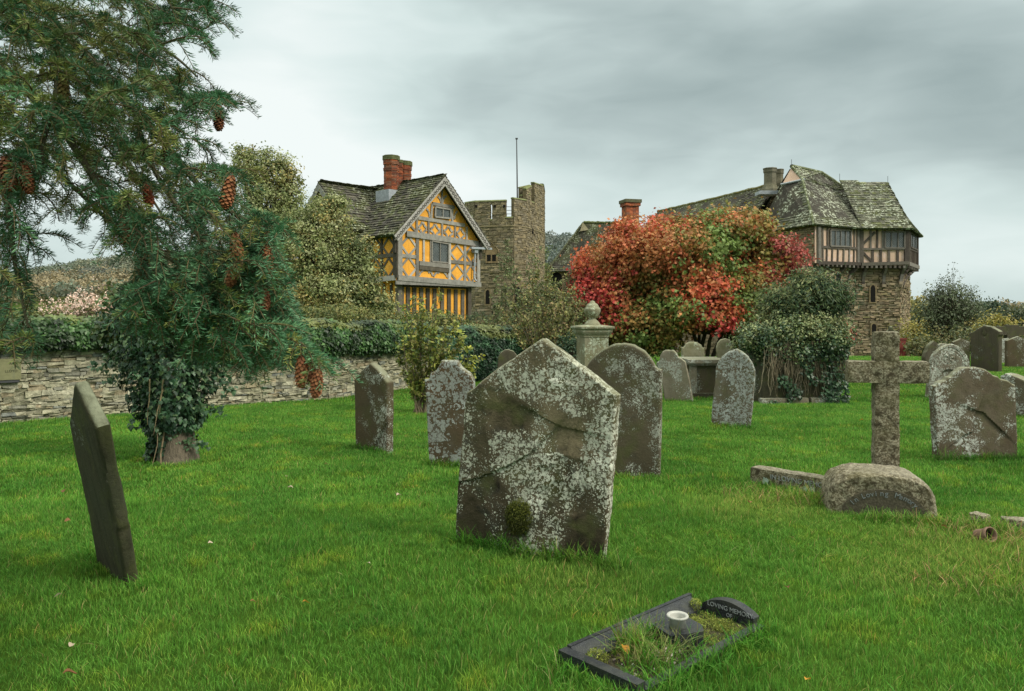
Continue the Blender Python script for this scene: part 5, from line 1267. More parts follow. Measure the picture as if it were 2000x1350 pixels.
roof_plane(mr, bs, Gf(GW+.42, -ov-.05, zb_), Gf(GW+.42, VB+.3, zb_), Gf(GW/2, VB+.3, zr+.14), Gf(GW/2, -ov-.05, zr+.14))
# cross wing roof and walls
vc = 4.55; v0, v1 = 2.35, 6.75; uw = -.65; zwe = 5.62; zwr = 7.72
m = MB(); prism(m, [Gf(uw, v0+.15, GZ0), Gf(uw, v0+.15, zwe), Gf(uw, vc, zwr-.12), Gf(uw, v1-.15, zwe), Gf(uw, v1-.15, GZ0)], Gf.u*(GW+1)); m.build('wing_wall', M['yellow'], gh)
m = MB(); pW = [Gf(uw-.25, v0-.25, zwe-.25), Gf(uw-.25, vc, zwr+.02), Gf(uw-.25, v1+.2, zwe-.2)]
for a, b in ((pW[1], pW[0]), (pW[1], pW[2])): prism(m, [a, b, b-np.array([0, 0, .3]), a-np.array([0, 0, .34])], nS*.05, (.27, .26, .24))
for k in range(5): a = Gf(uw, v0+.3+k*.9, zj); b_ = a.copy(); b_[2] = zwe+.9*(1-abs(k-2)/2.2); beam(m, a, b_, .14, nS, .05, TIMD())
beam(m, Gf(uw, v0+.1, zwe), Gf(uw, v1-.1, zwe), .2, nS, .06, TIM()); m.build('wing_timbers', M['timber'], gh)
roof_plane(mr, bs, Gf(uw-.28, v0-.22, zwe-.22), Gf(GW/2, v0-.22, zwe-.22), Gf(GW/2, vc, zwr+.06), Gf(uw-.28, vc, zwr+.06))
roof_plane(mr, bs, Gf(GW/2, v1+.22, zwe-.22), Gf(uw-.28, v1+.22, zwe-.22), Gf(uw-.28, vc, zwr+.06), Gf(GW/2, vc, zwr+.06))
rf = mr.build('roof', M['slate'], gh); bs.build('roof_boards', M['slate'], rf)
m = MB()
def ridge(m, a, b, r=.09, n=26, sag=.0, col=(.12, .14, .05)):
    t = np.linspace(0, 1, n); p = np.asarray(a)[None]*(1-t)[:, None]+np.asarray(b)[None]*t[:, None]; p[:, 2] += R.normal(0, .012, n)-sag*np.sin(math.pi*t)
    tube(m, p, r*(1+R.normal(0, .08, n)), 6, col)
ridge(m, Gf(GW/2, -ov-.06, zr+.10), Gf(GW/2, VB, zr+.06)); ridge(m, Gf(uw-.3, vc, zwr+.02), Gf(GW/2, vc, zwr-.02), sag=.06)
m.build('ridge', M['slate_tower'], rf)
# chimney: cluster of shafts
cb_ = Gf(GW/2-.15, 2.9, 0); ch = MB()
def bcol(): return np.array([(.26, .075, .035), (.33, .10, .045), (.19, .06, .035), (.22, .10, .06), (.15, .07, .045)][R.integers(5)])*R.uniform(.8, 1.2)
def shaft(m, c, r, z0, z1, rot=0):
    z = z0; k = 0
    while z < z1:
        n = 8; a = np.arange(n)*math.pi/4+rot
        rr = r*(1+R.normal(0, .006)); zz0, zz1 = z+.006, z+.070
        top = z1-z
        rr += (.035 if top < .42 else 0)+(.03 if top < .2 else 0)+(.025 if .62 < top < .72 else 0)
        v = np.concatenate([np.stack([c[0]+rr*np.cos(a), c[1]+rr*np.sin(a), np.full(n, q)], 1) for q in (zz0, zz1)])
        for i in range(n):
            j = (i+1) % n; col = bcol() if top > .2 else np.array([.12, .13, .06]); 
            m.add([v[i], v[j], v[j+n], v[i+n]], [(0, 1, 2, 3)], col)
        m.add(v[n:], [tuple(range(n))], (.12, .13, .06)); m.add(v[:n], [tuple(range(n-1, -1, -1))], (.1, .06, .04))
        z += .075; k += 1
    m.add([[c[0]+(r-.02)*math.cos(q), c[1]+(r-.02)*math.sin(q), zz] for zz in (z0, z1-.05) for q in np.arange(8)*math.pi/4], [(i, (i+1) % 8, (i+1) % 8+8, i+8) for i in range(8)], (.16, .11, .08))
zt_c = 1.6+(HOR-309)/F*(cb_[1])
for du, dv, rr in ((-.38, -.02, .36), (.04, .06, .32), (.46, .02, .35)):
    c = cb_+Gf.u*du*1.0+Gf.v*dv*.9; 
    sh = MB(); shaft(sh, c, rr, zr-1.2, zt_c-(.0 if du < 0 else .12 if du < .3 else .16), .2); sh.build('chimney', M['brick'], rf)
m = MB(); box(m, cb_+[0, 0, zr-.60], .92, .5, .30, [Gf.u, Gf.v, Gf.z]); m.build('flashing', M['lead'], rf)

# ---------- south tower (many-sided battlemented stone tower)
def TP(px, Y): return np.array([(px-1000)/F*Y, Y, 0])
def tz(py, Y): return EYE-(py-HOR)/F*Y
SV = [TP(908, 82), TP(928, 78.6), TP(1003, 77.8), TP(1027, 79.0), TP(1061, 85)]
ctr = np.array([SV[2][0]*.5+SV[1][0]*.5, 86.5, 0]); far = [ctr*2-SV[1]+[1.5, 0, 0], ctr*2-SV[2]+[0, 0, 0], ctr*2-SV[3]]
ring = SV+[TP(1061, 86)+np.array([.3, 4, 0]), far[0], far[1], SV[0]+np.array([0, 4.5, 0])]
st = thing('round_tower', 'tall battlemented brown stone tower between the gatehouse and the maple', 'tower', ctr+[0, 0, -1.4])
def tcol(s, y): return np.array([(.185, .152, .098), (.225, .188, .120), (.15, .126, .085), (.20, .172, .122), (.235, .190, .115)][R.integers(5)])*R.uniform(.8, 1.15)*1.15
zstr = tz(443, 78.3); zlo = tz(592, 78.3)
m = MB(); core = MB()
def facets(m, core, pts, z0, z1, rh=.22, w=(.3, .8), closed=False, off=0.):
    k = len(pts)
    for i in range(k if closed else k-1):
        a, b = pts[i], pts[(i+1) % k]; L = np.linalg.norm((b-a)[:2]); ux = nrm([b[0]-a[0], b[1]-a[1], 0])
        clad(m, np.array([a[0], a[1], z0]), ux, [0, 0, 1], [(0, 0), (L, 0), (L, z1-z0), (0, z1-z0)], rh, w[0], w[1], .05, tcol, gap=.012, jit=.022, rjit=.35, clip=True)
facets(m, core, ring, -1.4, zstr, closed=True)
poly = [(p[0], p[1]) for p in ring]
prism(core, [np.array([p[0], p[1], -1.5]) for p in ring], [0, 0, zstr+1.5-.1], (.10, .08, .05))
m.build('wall', M['tower_stone'], st); core.build('wall_core', M['tower_stone'], st)
# string courses
m = MB()
for z_, r_ in ((zstr, .09), (tz(532, 78.3), .07)):
    tube(m, [np.array([p[0], p[1], z_]) for p in ring+[ring[0]]], r_*1.3, 6, (.19, .155, .095))
m.build('string_course', M['tower_stone'], st)
# parapets per facet: segments with tops in photo heights
m = MB(); cp = None; CPS = []
def para(m, cp, a, b, z1a, z1b=None, z0=None, th=.34):
    z0 = zstr+.02 if z0 is None else z0; z1b = z1a if z1b is None else z1b
    ux = nrm([b[0]-a[0], b[1]-a[1], 0]); n = np.cross(ux, [0, 0, 1.]); L = np.linalg.norm((b-a)[:2]); z1 = (z1a+z1b)/2
    A = np.array([a[0], a[1], z0]); clad(m, A, ux, [0, 0, 1], [(0, 0), (L, 0), (L, z1b-z0), (0, z1a-z0)], .22, .3, .7, .05, tcol, gap=.012, jit=.02, rjit=.3, clip=True)
    q = [A, A+ux*L, A+ux*L-n*th, A-n*th]; box8(m, q+[p+np.array([0, 0, (z1a if i in (0, 3) else z1b)-z0]) for i, p in enumerate(q)], (.15, .12, .07))
    clad(m, A+ux*L+n*0, -n, [0, 0, 1], [(0, 0), (th, 0), (th, z1b-z0), (0, z1b-z0)], .22, .3, .5, .03, tcol, gap=.012, clip=True)
    zt1, zt2 = z1a-z0, z1b-z0
    q2 = [A+n*.10-ux*.05+[0, 0, zt1], A+ux*(L+.05)+n*.10+[0, 0, zt2], A+ux*(L+.05)-n*(th+.05)+[0, 0, zt2], A-n*(th+.05)-ux*.05+[0, 0, zt1]]
    cp = MB(); CPS.append(cp)
    box8(cp, q2+[p+np.array([0, 0, .14])-(n*.1 if i < 2 else -n*.05) for i, p in enumerate(q2)], (.20, .22, .11))
def lerp(a, b, t): return a*(1-t)+b*t
z392 = tz(394, 78.5)
para(m, cp, SV[0], SV[1], tz(397, 82), z392)
f2 = SV[2]-SV[1]
slit = .52
sa, sb, sc_ = .395, .445, .80
para(m, cp, SV[1], lerp(SV[1], SV[2], sa), z392); para(m, cp, lerp(SV[1], SV[2], sb), lerp(SV[1], SV[2], sc_), z392)
para(m, cp, lerp(SV[1], SV[2], sa+.001), lerp(SV[1], SV[2], sb-.001), tz(431, 78.5)); para(m, cp, lerp(SV[1], SV[2], sa+.001), lerp(SV[1], SV[2], sb-.001), z392-.01, None, tz(400, 78.5))
para(m, cp, lerp(SV[1], SV[2], sc_+.001), lerp(SV[1], SV[2], .975), tz(426, 78)); a = SV[2]
para(m, cp, a, SV[3], tz(390, 78.5), tz(392, 79))
b = lerp(SV[3], SV[4], .28)
para(m, cp, SV[3], b, tz(373, 80), tz(365, 81)); c = lerp(SV[3], SV[4], .45); para(m, cp, b, c, tz(398, 82)); para(m, cp, c, SV[4], tz(362, 83), tz(364, 85))
para(m, cp, SV[4], ring[5], tz(364, 86)); 
a = SV[3]+np.array([-.6, 1.2, 0]); para(m, cp, a, a+[1.0, .5, 0], tz(370, 81), tz(364, 81))
a = lerp(SV[2], SV[3], .55)+np.array([.1, .8, 0]); para(m, cp, a, a+[.9, .6, 0], tz(385, 80), tz(380, 80))
for i in range(5, 8): para(m, cp, ring[i], ring[i+1], zstr+.5)
para(m, cp, ring[8], ring[0], zstr+1.2)
pp = m.build('parapet', M['tower_stone'], st); [q_.build('coping', M['tower_stone'], pp) for q_ in CPS]
m = MB()
for py in (404, 411, 418): tube(m, [TP(989, 79)+[0, 0, tz(py, 79)], TP(1003, 79)+[0, 0, tz(py, 79)]], .035, 5, (.3, .32, .32))
m.build('railing', M['lead'], st)
m = MB(); tube(m, [TP(1011, 81.5)+[0, 0, tz(440, 81.5)], TP(1010, 81.5)+[0, 0, tz(345, 81.5)], TP(1009, 81.5)+[0, 0, tz(271, 81.5)]], [.085, .07, .05], 8, (.10, .11, .11)); box(m, TP(1009, 81.5)+[0, 0, tz(271, 81.5)], .13, .13, .06, col=(.05, .05, .05))
m.build('flagpole', M['iron'], st)
# openings
def lancet(parent, c, ux, n, w, h, nm='window', arch=True, mat='dark', proud=.12, surround=None):
    pts = [(-w/2, 0), (w/2, 0), (w/2, h*.75)]+([(w/2*math.cos(a)*1., h*.75+h*.25*math.sin(a)) for a in np.linspace(.3, math.pi-.3, 7)] if arch else [(w/2, h), (-w/2, h)])+[(-w/2, h*.75)]
    if surround:
        m = MB(); s = surround; prism(m, [c+ux*x*(1+2*s/w)+np.array([0, 0, (z-h/2)*(1+2*s/h)+h/2])-n*.05 for x, z in pts][::1], n*(proud+.05), (.22, .17, .10)); 
        f = m.build(nm, M['tower_stone'], parent); proud += .004
    m = MB(); prism(m, [c+ux*x+np.array([0, 0, z])+n*(proud-.3) for x, z in pts], n*.305)  # solid dark block paints the shade within the opening
    return m.build('opening' if surround else nm, M[mat], f if surround else parent)
fu = nrm(SV[2]-SV[1]); fn_ = np.cross(fu, [0, 0, 1.])
def onf(px, py): return ray_plane(px, py, SV[1], fn_)
c = onf(960.5, 512)+fn_*.05
m = MB(); w_ = 1.15; prism(m, [c+fu*x+np.array([0, 0, z]) for x, z in ((-.62, -.1), (.62, -.1), (.62, 1.15), (.0, 1.85), (-.62, 1.15))], fn_*.09, (.25, .18, .10)); fr_ = m.build('window', M['tower_stone'], st)
m = MB(); tube(m, [c+fu*x+fn_*.12+np.array([0, 0, z]) for x, z in ((-.78, .9), (-.7, 1.25), (0, 2.0), (.7, 1.25), (.78, .9))], .07, 5, (.2, .15, .09)); m.build('hood_mould', M['tower_stone'], fr_)
for s in (-1, 1): m = MB(); prism(m, [c+fu*(s*.27+x)+fn_*.06+np.array([0, 0, z]) for x, z in ((-.2, .08), (.2, .08), (.2, .75), (-.2, .75))], fn_*.04); m.build('light', M['dark'], fr_)
lancet(st, onf(953, 594)+fn_*.0, fu, fn_, .42, 1.45, surround=.16)
lancet(st, onf(962, 615), fu, fn_, .12, .35, arch=False)
gu = nrm(SV[3]-SV[2]); gn = np.cross(gu, [0, 0, 1.])
lancet(st, ray_plane(1010, 616, SV[2], gn), gu, gn, 1.0, 2.9, nm='doorway', surround=.2)
hu = nrm(SV[4]-SV[3]); hn_ = np.cross(hu, [0, 0, 1.]); lancet(st, ray_plane(1039, 456, SV[3], hn_), hu, hn_, .4, .55, arch=True)
for px in (930, 966, 985): q = onf(px, 403); box(m := MB(), q, .12, .12, .12); m.build('putlog_hole', M['dark'], st)
# ---------- north tower with hall range
A = np.array([17.75, 45, 0]); B = np.array([21.35, 47.3, 0]); C = np.array([24.35, 47.45, 0]); D = np.array([27.2, 51.6, 0]); Wc = np.array([16.15, 48.8, 0]); E = D+np.array([-2., 6, 0]); Fp = np.array([18., 60, 0])
zt0 = 4.55; zte = 6.80; up = np.array([0, 0, 1.])
nt = thing('north_tower', 'stone tower with an overhanging pink and timber top storey under a mossy slate roof', 'tower', (21.5, 50, -1.35))
def inset(pts, d):
    pts = [p[:2] for p in pts]; out = []; k = len(pts)
    for i in range(k):
        a, b, c = pts[i-1], pts[i], pts[(i+1) % k]; n1 = nrm([(b-a)[1], -(b-a)[0]]); n2 = nrm([(c-b)[1], -(c-b)[0]])
        s = n1+n2; q = b-s*d/max(.35, (np.dot(s, s)/2)); out.append(np.array([q[0], q[1], 0]))
    return out
top_ring = [A, B, C, D, E, Fp, Wc]; low_ring = inset(top_ring, .42)
low_ring[0] = A+np.array([.12, .42, 0]); low_ring[6] = Wc+np.array([.05, 0, 0])
TB = lambda s, y: np.array([(.24, .18, .115), (.27, .215, .14), (.20, .15, .10), (.225, .19, .13), (.18, .145, .10)][R.integers(5)])*R.uniform(.8, 1.2)*1.1
old = tcol; tcol = TB
m = MB(); core = MB()
facets(m, core, low_ring, -1.9, zt0, rh=.13, w=(.2, .55), closed=True)
prism(core, [p-up*1.95 for p in low_ring], up*(1.95+zt0-.02), (.12, .09, .06))
# stone wall carried to the eaves on the west side
ux = nrm(A-Wc); L = np.linalg.norm(A-Wc)
clad(m, Wc+up*zt0, ux, up, [(0, 0), (L-.05, 0), (L-.05, zte-zt0), (0, zte-zt0)], .13, .2, .5, .05, TB, gap=.012, jit=.02, rjit=.3, clip=True)
prism(core, [p+up*(zt0-.1) for p in (Wc, A+[-.03, .02, 0], A+[1, 2.4, 0], Wc+[2, 2, 0])], up*(zte-zt0+.05), (.12, .09, .06))
m.build('wall', M['tower_stone'], nt); core.build('wall_core', M['tower_stone'], nt)
# upper storey plaster
m = MB(); ti = [A, B, C, D, E, Fp, Wc+[.1, 0, 0]]
prism(m, [p+up*zt0 for p in ti], up*(zte-zt0)); m.build('plaster_storey', M['pink'], nt)
TK = lambda: np.array([(.10, .085, .07), (.13, .115, .095), (.075, .062, .052), (.17, .155, .135)][R.integers(4)])*R.uniform(.85, 1.15)
m = MB()
def ZN(x, y): return (1400+x/2.935, 280+y/2.935)
def mkpf(p0, n): return lambda x, y: ray_plane(*ZN(x, y), p0, n)
n1 = np.cross(nrm(B-A), up); n2 = np.cross(nrm(C-B), up); n3 = np.cross(nrm(D-C), up)
f1 = mkpf(A, n1); f2 = mkpf(B, n2); f3 = mkpf(C, n3)
def tb(pf, n, x0, y0, x1, y1, w, d=.06): beam(m, pf(x0, y0), pf(x1, y1), w, n, d*R.uniform(.9, 1.15), TK())
# face 1
tb(f1, n1, 580, 470, 582, 690, .26, .12); tb(f1, n1, 806, 480, 806, 700, .22, .08); tb(f1, n1, 604, 480, 606, 680, .12); tb(f1, n1, 575, 685, 822, 692, .20, .14); tb(f1, n1, 575, 472, 822, 485, .2, .1)
tb(f1, n1, 595, 594, 800, 603, .15, .08)
for x in (629, 660, 692, 725, 758, 785): tb(f1, n1, x, 600, x-2, 684, .11)
for x in (632, 768, 786): tb(f1, n1, x, 485, x, 596, .11)
# face 2
tb(f2, n2, 828, 485, 828, 700, .24, .08); tb(f2, n2, 1085, 490, 1085, 690, .28, .10); tb(f2, n2, 825, 486, 1095, 492, .16, .1); tb(f2, n2, 825, 694, 1095, 686, .20, .14); tb(f2, n2, 830, 607, 1085, 606, .13, .08)
for x in (880, 918, 950): tb(f2, n2, x, 492, x, 605, .11)
tb(f2, n2, 835, 580, 905, 510, .14); tb(f2, n2, 835, 625, 890, 682, .14)
for x in (892, 938, 985, 1035): tb(f2, n2, x, 610, x, 688, .14)
# face 3
tb(f3, n3, 1096, 492, 1096, 690, .3, .1); tb(f3, n3, 1146, 510, 1146, 712, .4, .1); tb(f3, n3, 1098, 600, 1148, 622, .18, .08); tb(f3, n3, 1092, 690, 1150, 712, .24, .12); tb(f3, n3, 1092, 490, 1150, 515, .2, .1)
for x in np.linspace(1103, 1140, 7): tb(f3, n3, x, 602+(x-1100)*.45, x, 692+(x-1100)*.4, .14, .05)
# projecting joists under the overhang
for a, b, n in ((A, B, n1), (B, C, n2), (C, D, n3)):
    for t_ in np.linspace(.06, .94, 10): q = lerp(a, b, t_)-n*.10+up*(zt0-.09); box(m, q, .07, .24, .08, [np.cross(up, n), n, up], TK())
m.build('timber_frame', M['timber'], nt)
# curved brackets
for pf, n, x, y0, x2, y1, lr in ((f1, n1, 672, 692, 660, 745, 0), (f1, n1, 742, 695, 732, 785, 0), (f1, n1, 806, 705, 780, 790, 0), (f2, n2, 855, 700, 855, 815, 0), (f2, n2, 975, 692, 972, 815, 0), (f2, n2, 1085, 690, 1070, 800, 0), (f3, n3, 1110, 700, 1088, 815, 0), (f3, n3, 1142, 715, 1100, 820, 0)):
    m = MB(); a = pf(x, y0); b = pf(x2, y1)-n*.42; mid = (a+b)/2-n*.14+up*.0
    s = np.cross(up, n); 
    pth = [a+n*.02, lerp(a, mid, .6)+n*.02, mid, lerp(mid, b, .6), b]
    for p0, p1 in zip(pth[:-1], pth[1:]):
        d_ = nrm(p1-p0); w_ = .09
        k = nrm(np.cross(s, d_)); box8(m, [p0-s*w_-k*.1, p0+s*w_-k*.1, p0+s*w_+k*.1, p0-s*w_+k*.1, p1-s*w_-k*.1, p1+s*w_-k*.1, p1+s*w_+k*.1, p1-s*w_+k*.1], TK())
    box(m, b+n*.06, .13, .13, .09, [s, n, up], (.25, .2, .14)); m.build('bracket', M['timber'], nt)
def win2(pf, n, quad, k): window(nt, pf, n, quad, k, .09, col=TK(), off=.05)
win2(f1, n1, [(645, 497), (762, 502), (760, 594), (645, 589)], 4); win2(f2, n2, [(960, 508), (1072, 508), (1072, 602), (960, 600)], 3); win2(f3, n3, [(1104, 512), (1142, 530), (1142, 612), (1104, 596)], 3)
# slits in stone
l2 = low_ring; fu2 = nrm(l2[2]-l2[1]); n2b = np.cross(fu2, up)
q = ray_plane(1703, 590, l2[1], n2b); lancet(nt, q, fu2, n2b, .30, 1.05, surround=.08, proud=.13)
q = ray_plane(1705, 652, l2[1], n2b); lancet(nt, q, fu2, n2b, .28, .62, surround=.08, proud=.13)
fu1 = nrm(l2[1]-l2[0]); n1b = np.cross(fu1, up); q = ray_plane(1634, 551, l2[0], n1b); lancet(nt, q, fu1, n1b, .5, .6, surround=.1, proud=.13)
# roof
def q3(px, py, Y): return P(px, py, Y)
def NR(p, d=.38): return p
ce = np.array([21.5, 50.5, 0])
def eave(p, z=zte, ov=.40):
    d = nrm((p-ce)*[1, 1, 0]); return p+d*ov+up*(z-.10)
eA = np.array([17.50, 44.55, zte-.03]); eB = np.array([21.36, 46.85, zte-.03]); eC = np.array([24.50, 46.95, zte-.03]); eD = np.array([27.75, 51.9, zte-.03]); eW = np.array([15.6, 49.2, zte-.15])
g0 = q3(1546, 325, 49.3); gL = q3(1527, 360, 49.0); gR = q3(1567, 350, 48.2)
R1 = q3(1600, 330, 52.); R2 = q3(1641, 362, 53.5)
S1 = q3(1634, 371, 51.0); S2 = q3(1734, 357.5, 50.5); S3 = q3(1740, 392, 50.9)
def slt(s, y):
    b = np.array([(.10, .10, .075), (.085, .09, .06), (.13, .13, .095), (.12, .13, .06), (.15, .15, .11)][R.integers(5)]); return b*R.uniform(.7, 1.3)
mr = MB(); bs = MB()
def tri(a, b, c, d=None, col=slt): roof_plane(mr, bs, a, b, c, d, .20, .18, .40, .03, .035, col, .06)
gLb = gL; 
tri(eW, eA, gR, gL)
tri(eA, eB, S1, gR); tri(S1, R2, R1*.999, None) if False else None
# upper front slope of the main roof, between hip foot, ridge and valley
g1 = q3(1604, 338, 51.6); tri(gR, S1, R2, g1); tri(gR, g1, g0)
tri(eB, eC, S2, S1); tri(eC, S3, S2)
tri(eC, eD, S3)
back = np.array([19, 60, zte-.1]); eE = np.array([25.5, 58.5, zte-.1])
prism(bs, [eD, eE, S2+[0, .5, -.1], S3], -up*.05, (.06, .055, .045)); prism(bs, [eE, back, R2+[0, .2, -.1], S2+[0, .5, -.1]], -up*.05, (.06, .055, .045)); prism(bs, [back, eW+[1.5, 8, 0], g0+[0, .3, -.1], R2+[0, .2, -.1]], -up*.05, (.06, .055, .045))
rf2 = mr.build('roof', M['slate_tower'], nt); bs.build('roof_boards', M['slate_tower'], rf2)
m = MB()
mg = (.10, .115, .055)
for a, b in ((gR, eA), (g0, gR)): ridge(m, a, b, .09, 22, 0, mg)
for a, b in ((S1, S2), (S3, eC), (S2, S3), (S3, eD)): ridge(m, a, b, .07, 22, 0, mg)
pts = [g0, lerp(g0, g1, .5), g1, lerp(g1, R2, .5), R2, R2+[.2, .3, -.3]]
tube(m, pts, .14, 6, mg); m.build('ridge', M['slate_tower'], rf2)
m = MB(); prism(m, [g0-[0, 0, .12], gR+[-.05, 0, 0], gL+[.05, 0, 0]], [-.0, .1, 0]); m.build('gablet', M['pink'], rf2)
m = MB(); prism(m, [S2+[.03, 0, -.1], S3+[.0, .0, 0], S3+[-.5, .8, .1]], [0, .05, 0]); m.build('gablet', M['pink'], rf2)
m = MB(); tube(m, [gL+[-.1, -.1, -.03], gR+[.1, -.1, -.03]], .07, 5); m.build('flashing', M['lead'], rf2)
for q in (g0, S2, q3(1640, 352, 53.5)): m = MB(); tube(m, [q, q+[0, 0, .45]], .015, 4, (.1, .1, .1)); m.build('finial', M['iron'], rf2)
# fill under upper front slope so no hole shows
# ---------- great hall range behind the maple
hl = thing('great_hall', 'long mossy slate-roofed stone hall running back behind the red maple', 'hall', (13, 60, -1.35))
h0 = q3(1520, 357, 54.); h1 = q3(1285, 413, 67.); de = np.array([-5.2, 0, 0])
e0 = np.array([14.9, 51.0, 6.4]); e1 = np.array([9.6, 65., 6.2])
mr = MB(); bs = MB(); roof_plane(mr, bs, e1, e0, h0, h1, .22, .2, .42, .03, .035, slcol, .08)
prism(bs, [h0, h1, h1+[6, 1, -3.6], h0+[6, 1, -3.6]], -up*.08, (.06, .055, .045))
r_ = mr.build('roof', M['slate'], hl); bs.build('roof_boards', M['slate'], r_)
m = MB(); ridge(m, h0, h1, .12, 40, .05, (.16, .14, .05)); m.build('ridge', M['slate'], r_)
m = MB(); core = MB(); w0 = e0+[.35, .2, 0]; w1 = e1+[.35, .2, 0]
facets(m, core, [np.array([w1[0], w1[1], 0]), np.array([w0[0], w0[1], 0])], -1.4, 6.2, .2, (.3, .6)); prism(core, [np.array([w1[0]+.05, w1[1], -1.5]), np.array([w0[0]+.05, w0[1], -1.5]), np.array([w0[0]+6, w0[1]+2, -1.5]), np.array([w1[0]+6, w1[1]+2, -1.5])], up*7.6, (.12, .09, .06))
m.build('wall', M['tower_stone'], hl); core.build('wall_core', M['tower_stone'], hl)
# twin round stone chimneys
def stonechim(parent, c, r, z0, z1, oct_=True):
    m = MB(); lathe(m, [(r*1.5, z0), (r*1.5, z0+.25), (r*1.05, z0+.6), (r, z0+.7), (r, z1-.35), (r*1.12, z1-.28), (r*1.12, z1-.08), (r*1.2, z1-.05), (r*1.15, z1), (0, z1+.02)], 8, c, (.16, .15, .11)); return m.build('chimney', M['tower_stone'], parent)
cc = q3(1504, 0, 52.5); stonechim(r_, (cc[0], 52.5, 0), .42, tz(378, 52.5), tz(329, 52.5)); cc = q3(1522, 0, 53.3); stonechim(r_, (cc[0], 53.3, 0), .28, tz(366, 53.3), tz(331, 53.3))
m = MB(); q = q3(1497, 378, 51.6); box(m, q, .62, .5, .12, col=(1, 1, 1)); m.build('flashing', M['lead'], r_)
# ---------- lower south range with brick chimney
sr = thing('solar_range', 'lower slate-roofed range left of the maple with one square brick chimney', 'building', (7, 74, -1.35))
a0 = q3(1225, 434, 72); a1 = q3(1140, 434, 72.5); a2 = q3(1133, 452, 72.2); lo = q3(1066, 531, 71.5); lo2 = np.array([14, 66.5, lo[2]])
mr = MB(); bs = MB()
roof_plane(mr, bs, lo, lo2, a0, a1, .26, .25, .5, .03, .04, slcol, .08)
lob = lo+np.array([3.4, 7.5, 0]); roof_plane(mr, bs, lob, lo, a2+[0, 0, 0], None, .26, .25, .5, .03, .04, slcol, .08)
prism(bs, [lo2+[3, 8, 0], lob, a1, a0], -up*.08, (.06, .055, .045))
r_ = mr.build('roof', M['slate'], sr); bs.build('roof_boards', M['slate'], r_)
m = MB(); ridge(m, a1, a0, .13, 26, .05); ridge(m, a1, lo, .10, 30, 0, (.09, .09, .06)); m.build('ridge', M['slate'], r_)
m = MB(); prism(m, [a1+[-.1, -.05, 0], q3(1150, 449, 72.), q3(1133, 452, 71.9)], [0, .1, 0], (.22, .19, .13)); m.build('gablet', M['tower_stone'], r_)
m = MB(); core = MB(); q = [np.array([lo[0]+.4, lo[1]+.5, 0]), np.array([13.8, 67., 0])]; facets(m, core, q, -1.4, lo[2], .22, (.3, .7)); prism(core, [q[0]+[0.05, .05, -1.5], q[1]+[0, .05, -1.5], q[1]+[3, 7, -1.5], q[0]+[3, 7, -1.5]], up*(lo[2]+1.4), (.12, .1, .07))
m.build('wall', M['tower_stone'], sr); core.build('wall_core', M['tower_stone'], sr)
qf = nrm(q[1]-q[0]); qn = np.cross(qf, up); lancet(sr, ray_plane(1088, 574, q[0], qn), qf, qn, 1.1, 2.0, surround=.2)
m = MB(); c = q3(1231, 0, 70.5); zt1 = tz(392, 70.5); 
z = tz(440, 70.5)
while z < zt1:
    top = zt1-z; h_ = .60+(.12 if top < .6 else 0)+(.08 if top < .3 else 0)
    for s in range(4):
        a = math.pi/2*s+.25
        v = [(c[0]+h_*1.41421*math.cos(a+q+math.pi/4), 70.5+h_*1.41421*math.sin(a+q+math.pi/4)) for q in (0, math.pi/2)]
        for k in range(4):
            p0 = (v[0][0]+(v[1][0]-v[0][0])*k/4, v[0][1]+(v[1][1]-v[0][1])*k/4); p1 = (v[0][0]+(v[1][0]-v[0][0])*(k+1)/4, v[0][1]+(v[1][1]-v[0][1])*(k+1)/4)
            m.add([(p0[0], p0[1], z), (p1[0], p1[1], z), (p1[0], p1[1], z+.095), (p0[0], p0[1], z+.095)], [(0, 1, 2, 3)], bcol()*1.3 if top > .3 else np.array([.12, .12, .07]))
    qq = [(c[0]+h_*1.41421*math.cos(math.pi/2*s+.25+math.pi/4), 70.5+h_*1.41421*math.sin(math.pi/2*s+.25+math.pi/4), z+.095) for s in range(4)]; m.add(qq, [(0, 1, 2, 3)], (.13, .12, .07))
    z += .10
m.build('chimney', M['brick'], r_)
tcol = old
# red notice box / gate by the tower foot
t = thing('red_board', 'dark red board standing near the foot of the north tower, seen beside the cross head', 'board', tuple(P(1763, 700, 30.)*[1, 1, 0]+[0, 0, -.2]))
m = MB(); a = P(1762, 680, 30.); box(m, a, .20, .03, .33, [[math.cos(.5), math.sin(.5), 0], [-math.sin(.5), math.cos(.5), 0], [0, 0, 1]]); m.build('panel', M['redmetal'], t)
m = MB(); box(m, a+[0, 0, .36], .22, .06, .03, [[math.cos(.5), math.sin(.5), 0], [-math.sin(.5), math.cos(.5), 0], [0, 0, 1]]); m.build('frame', M['redmetal'], t)
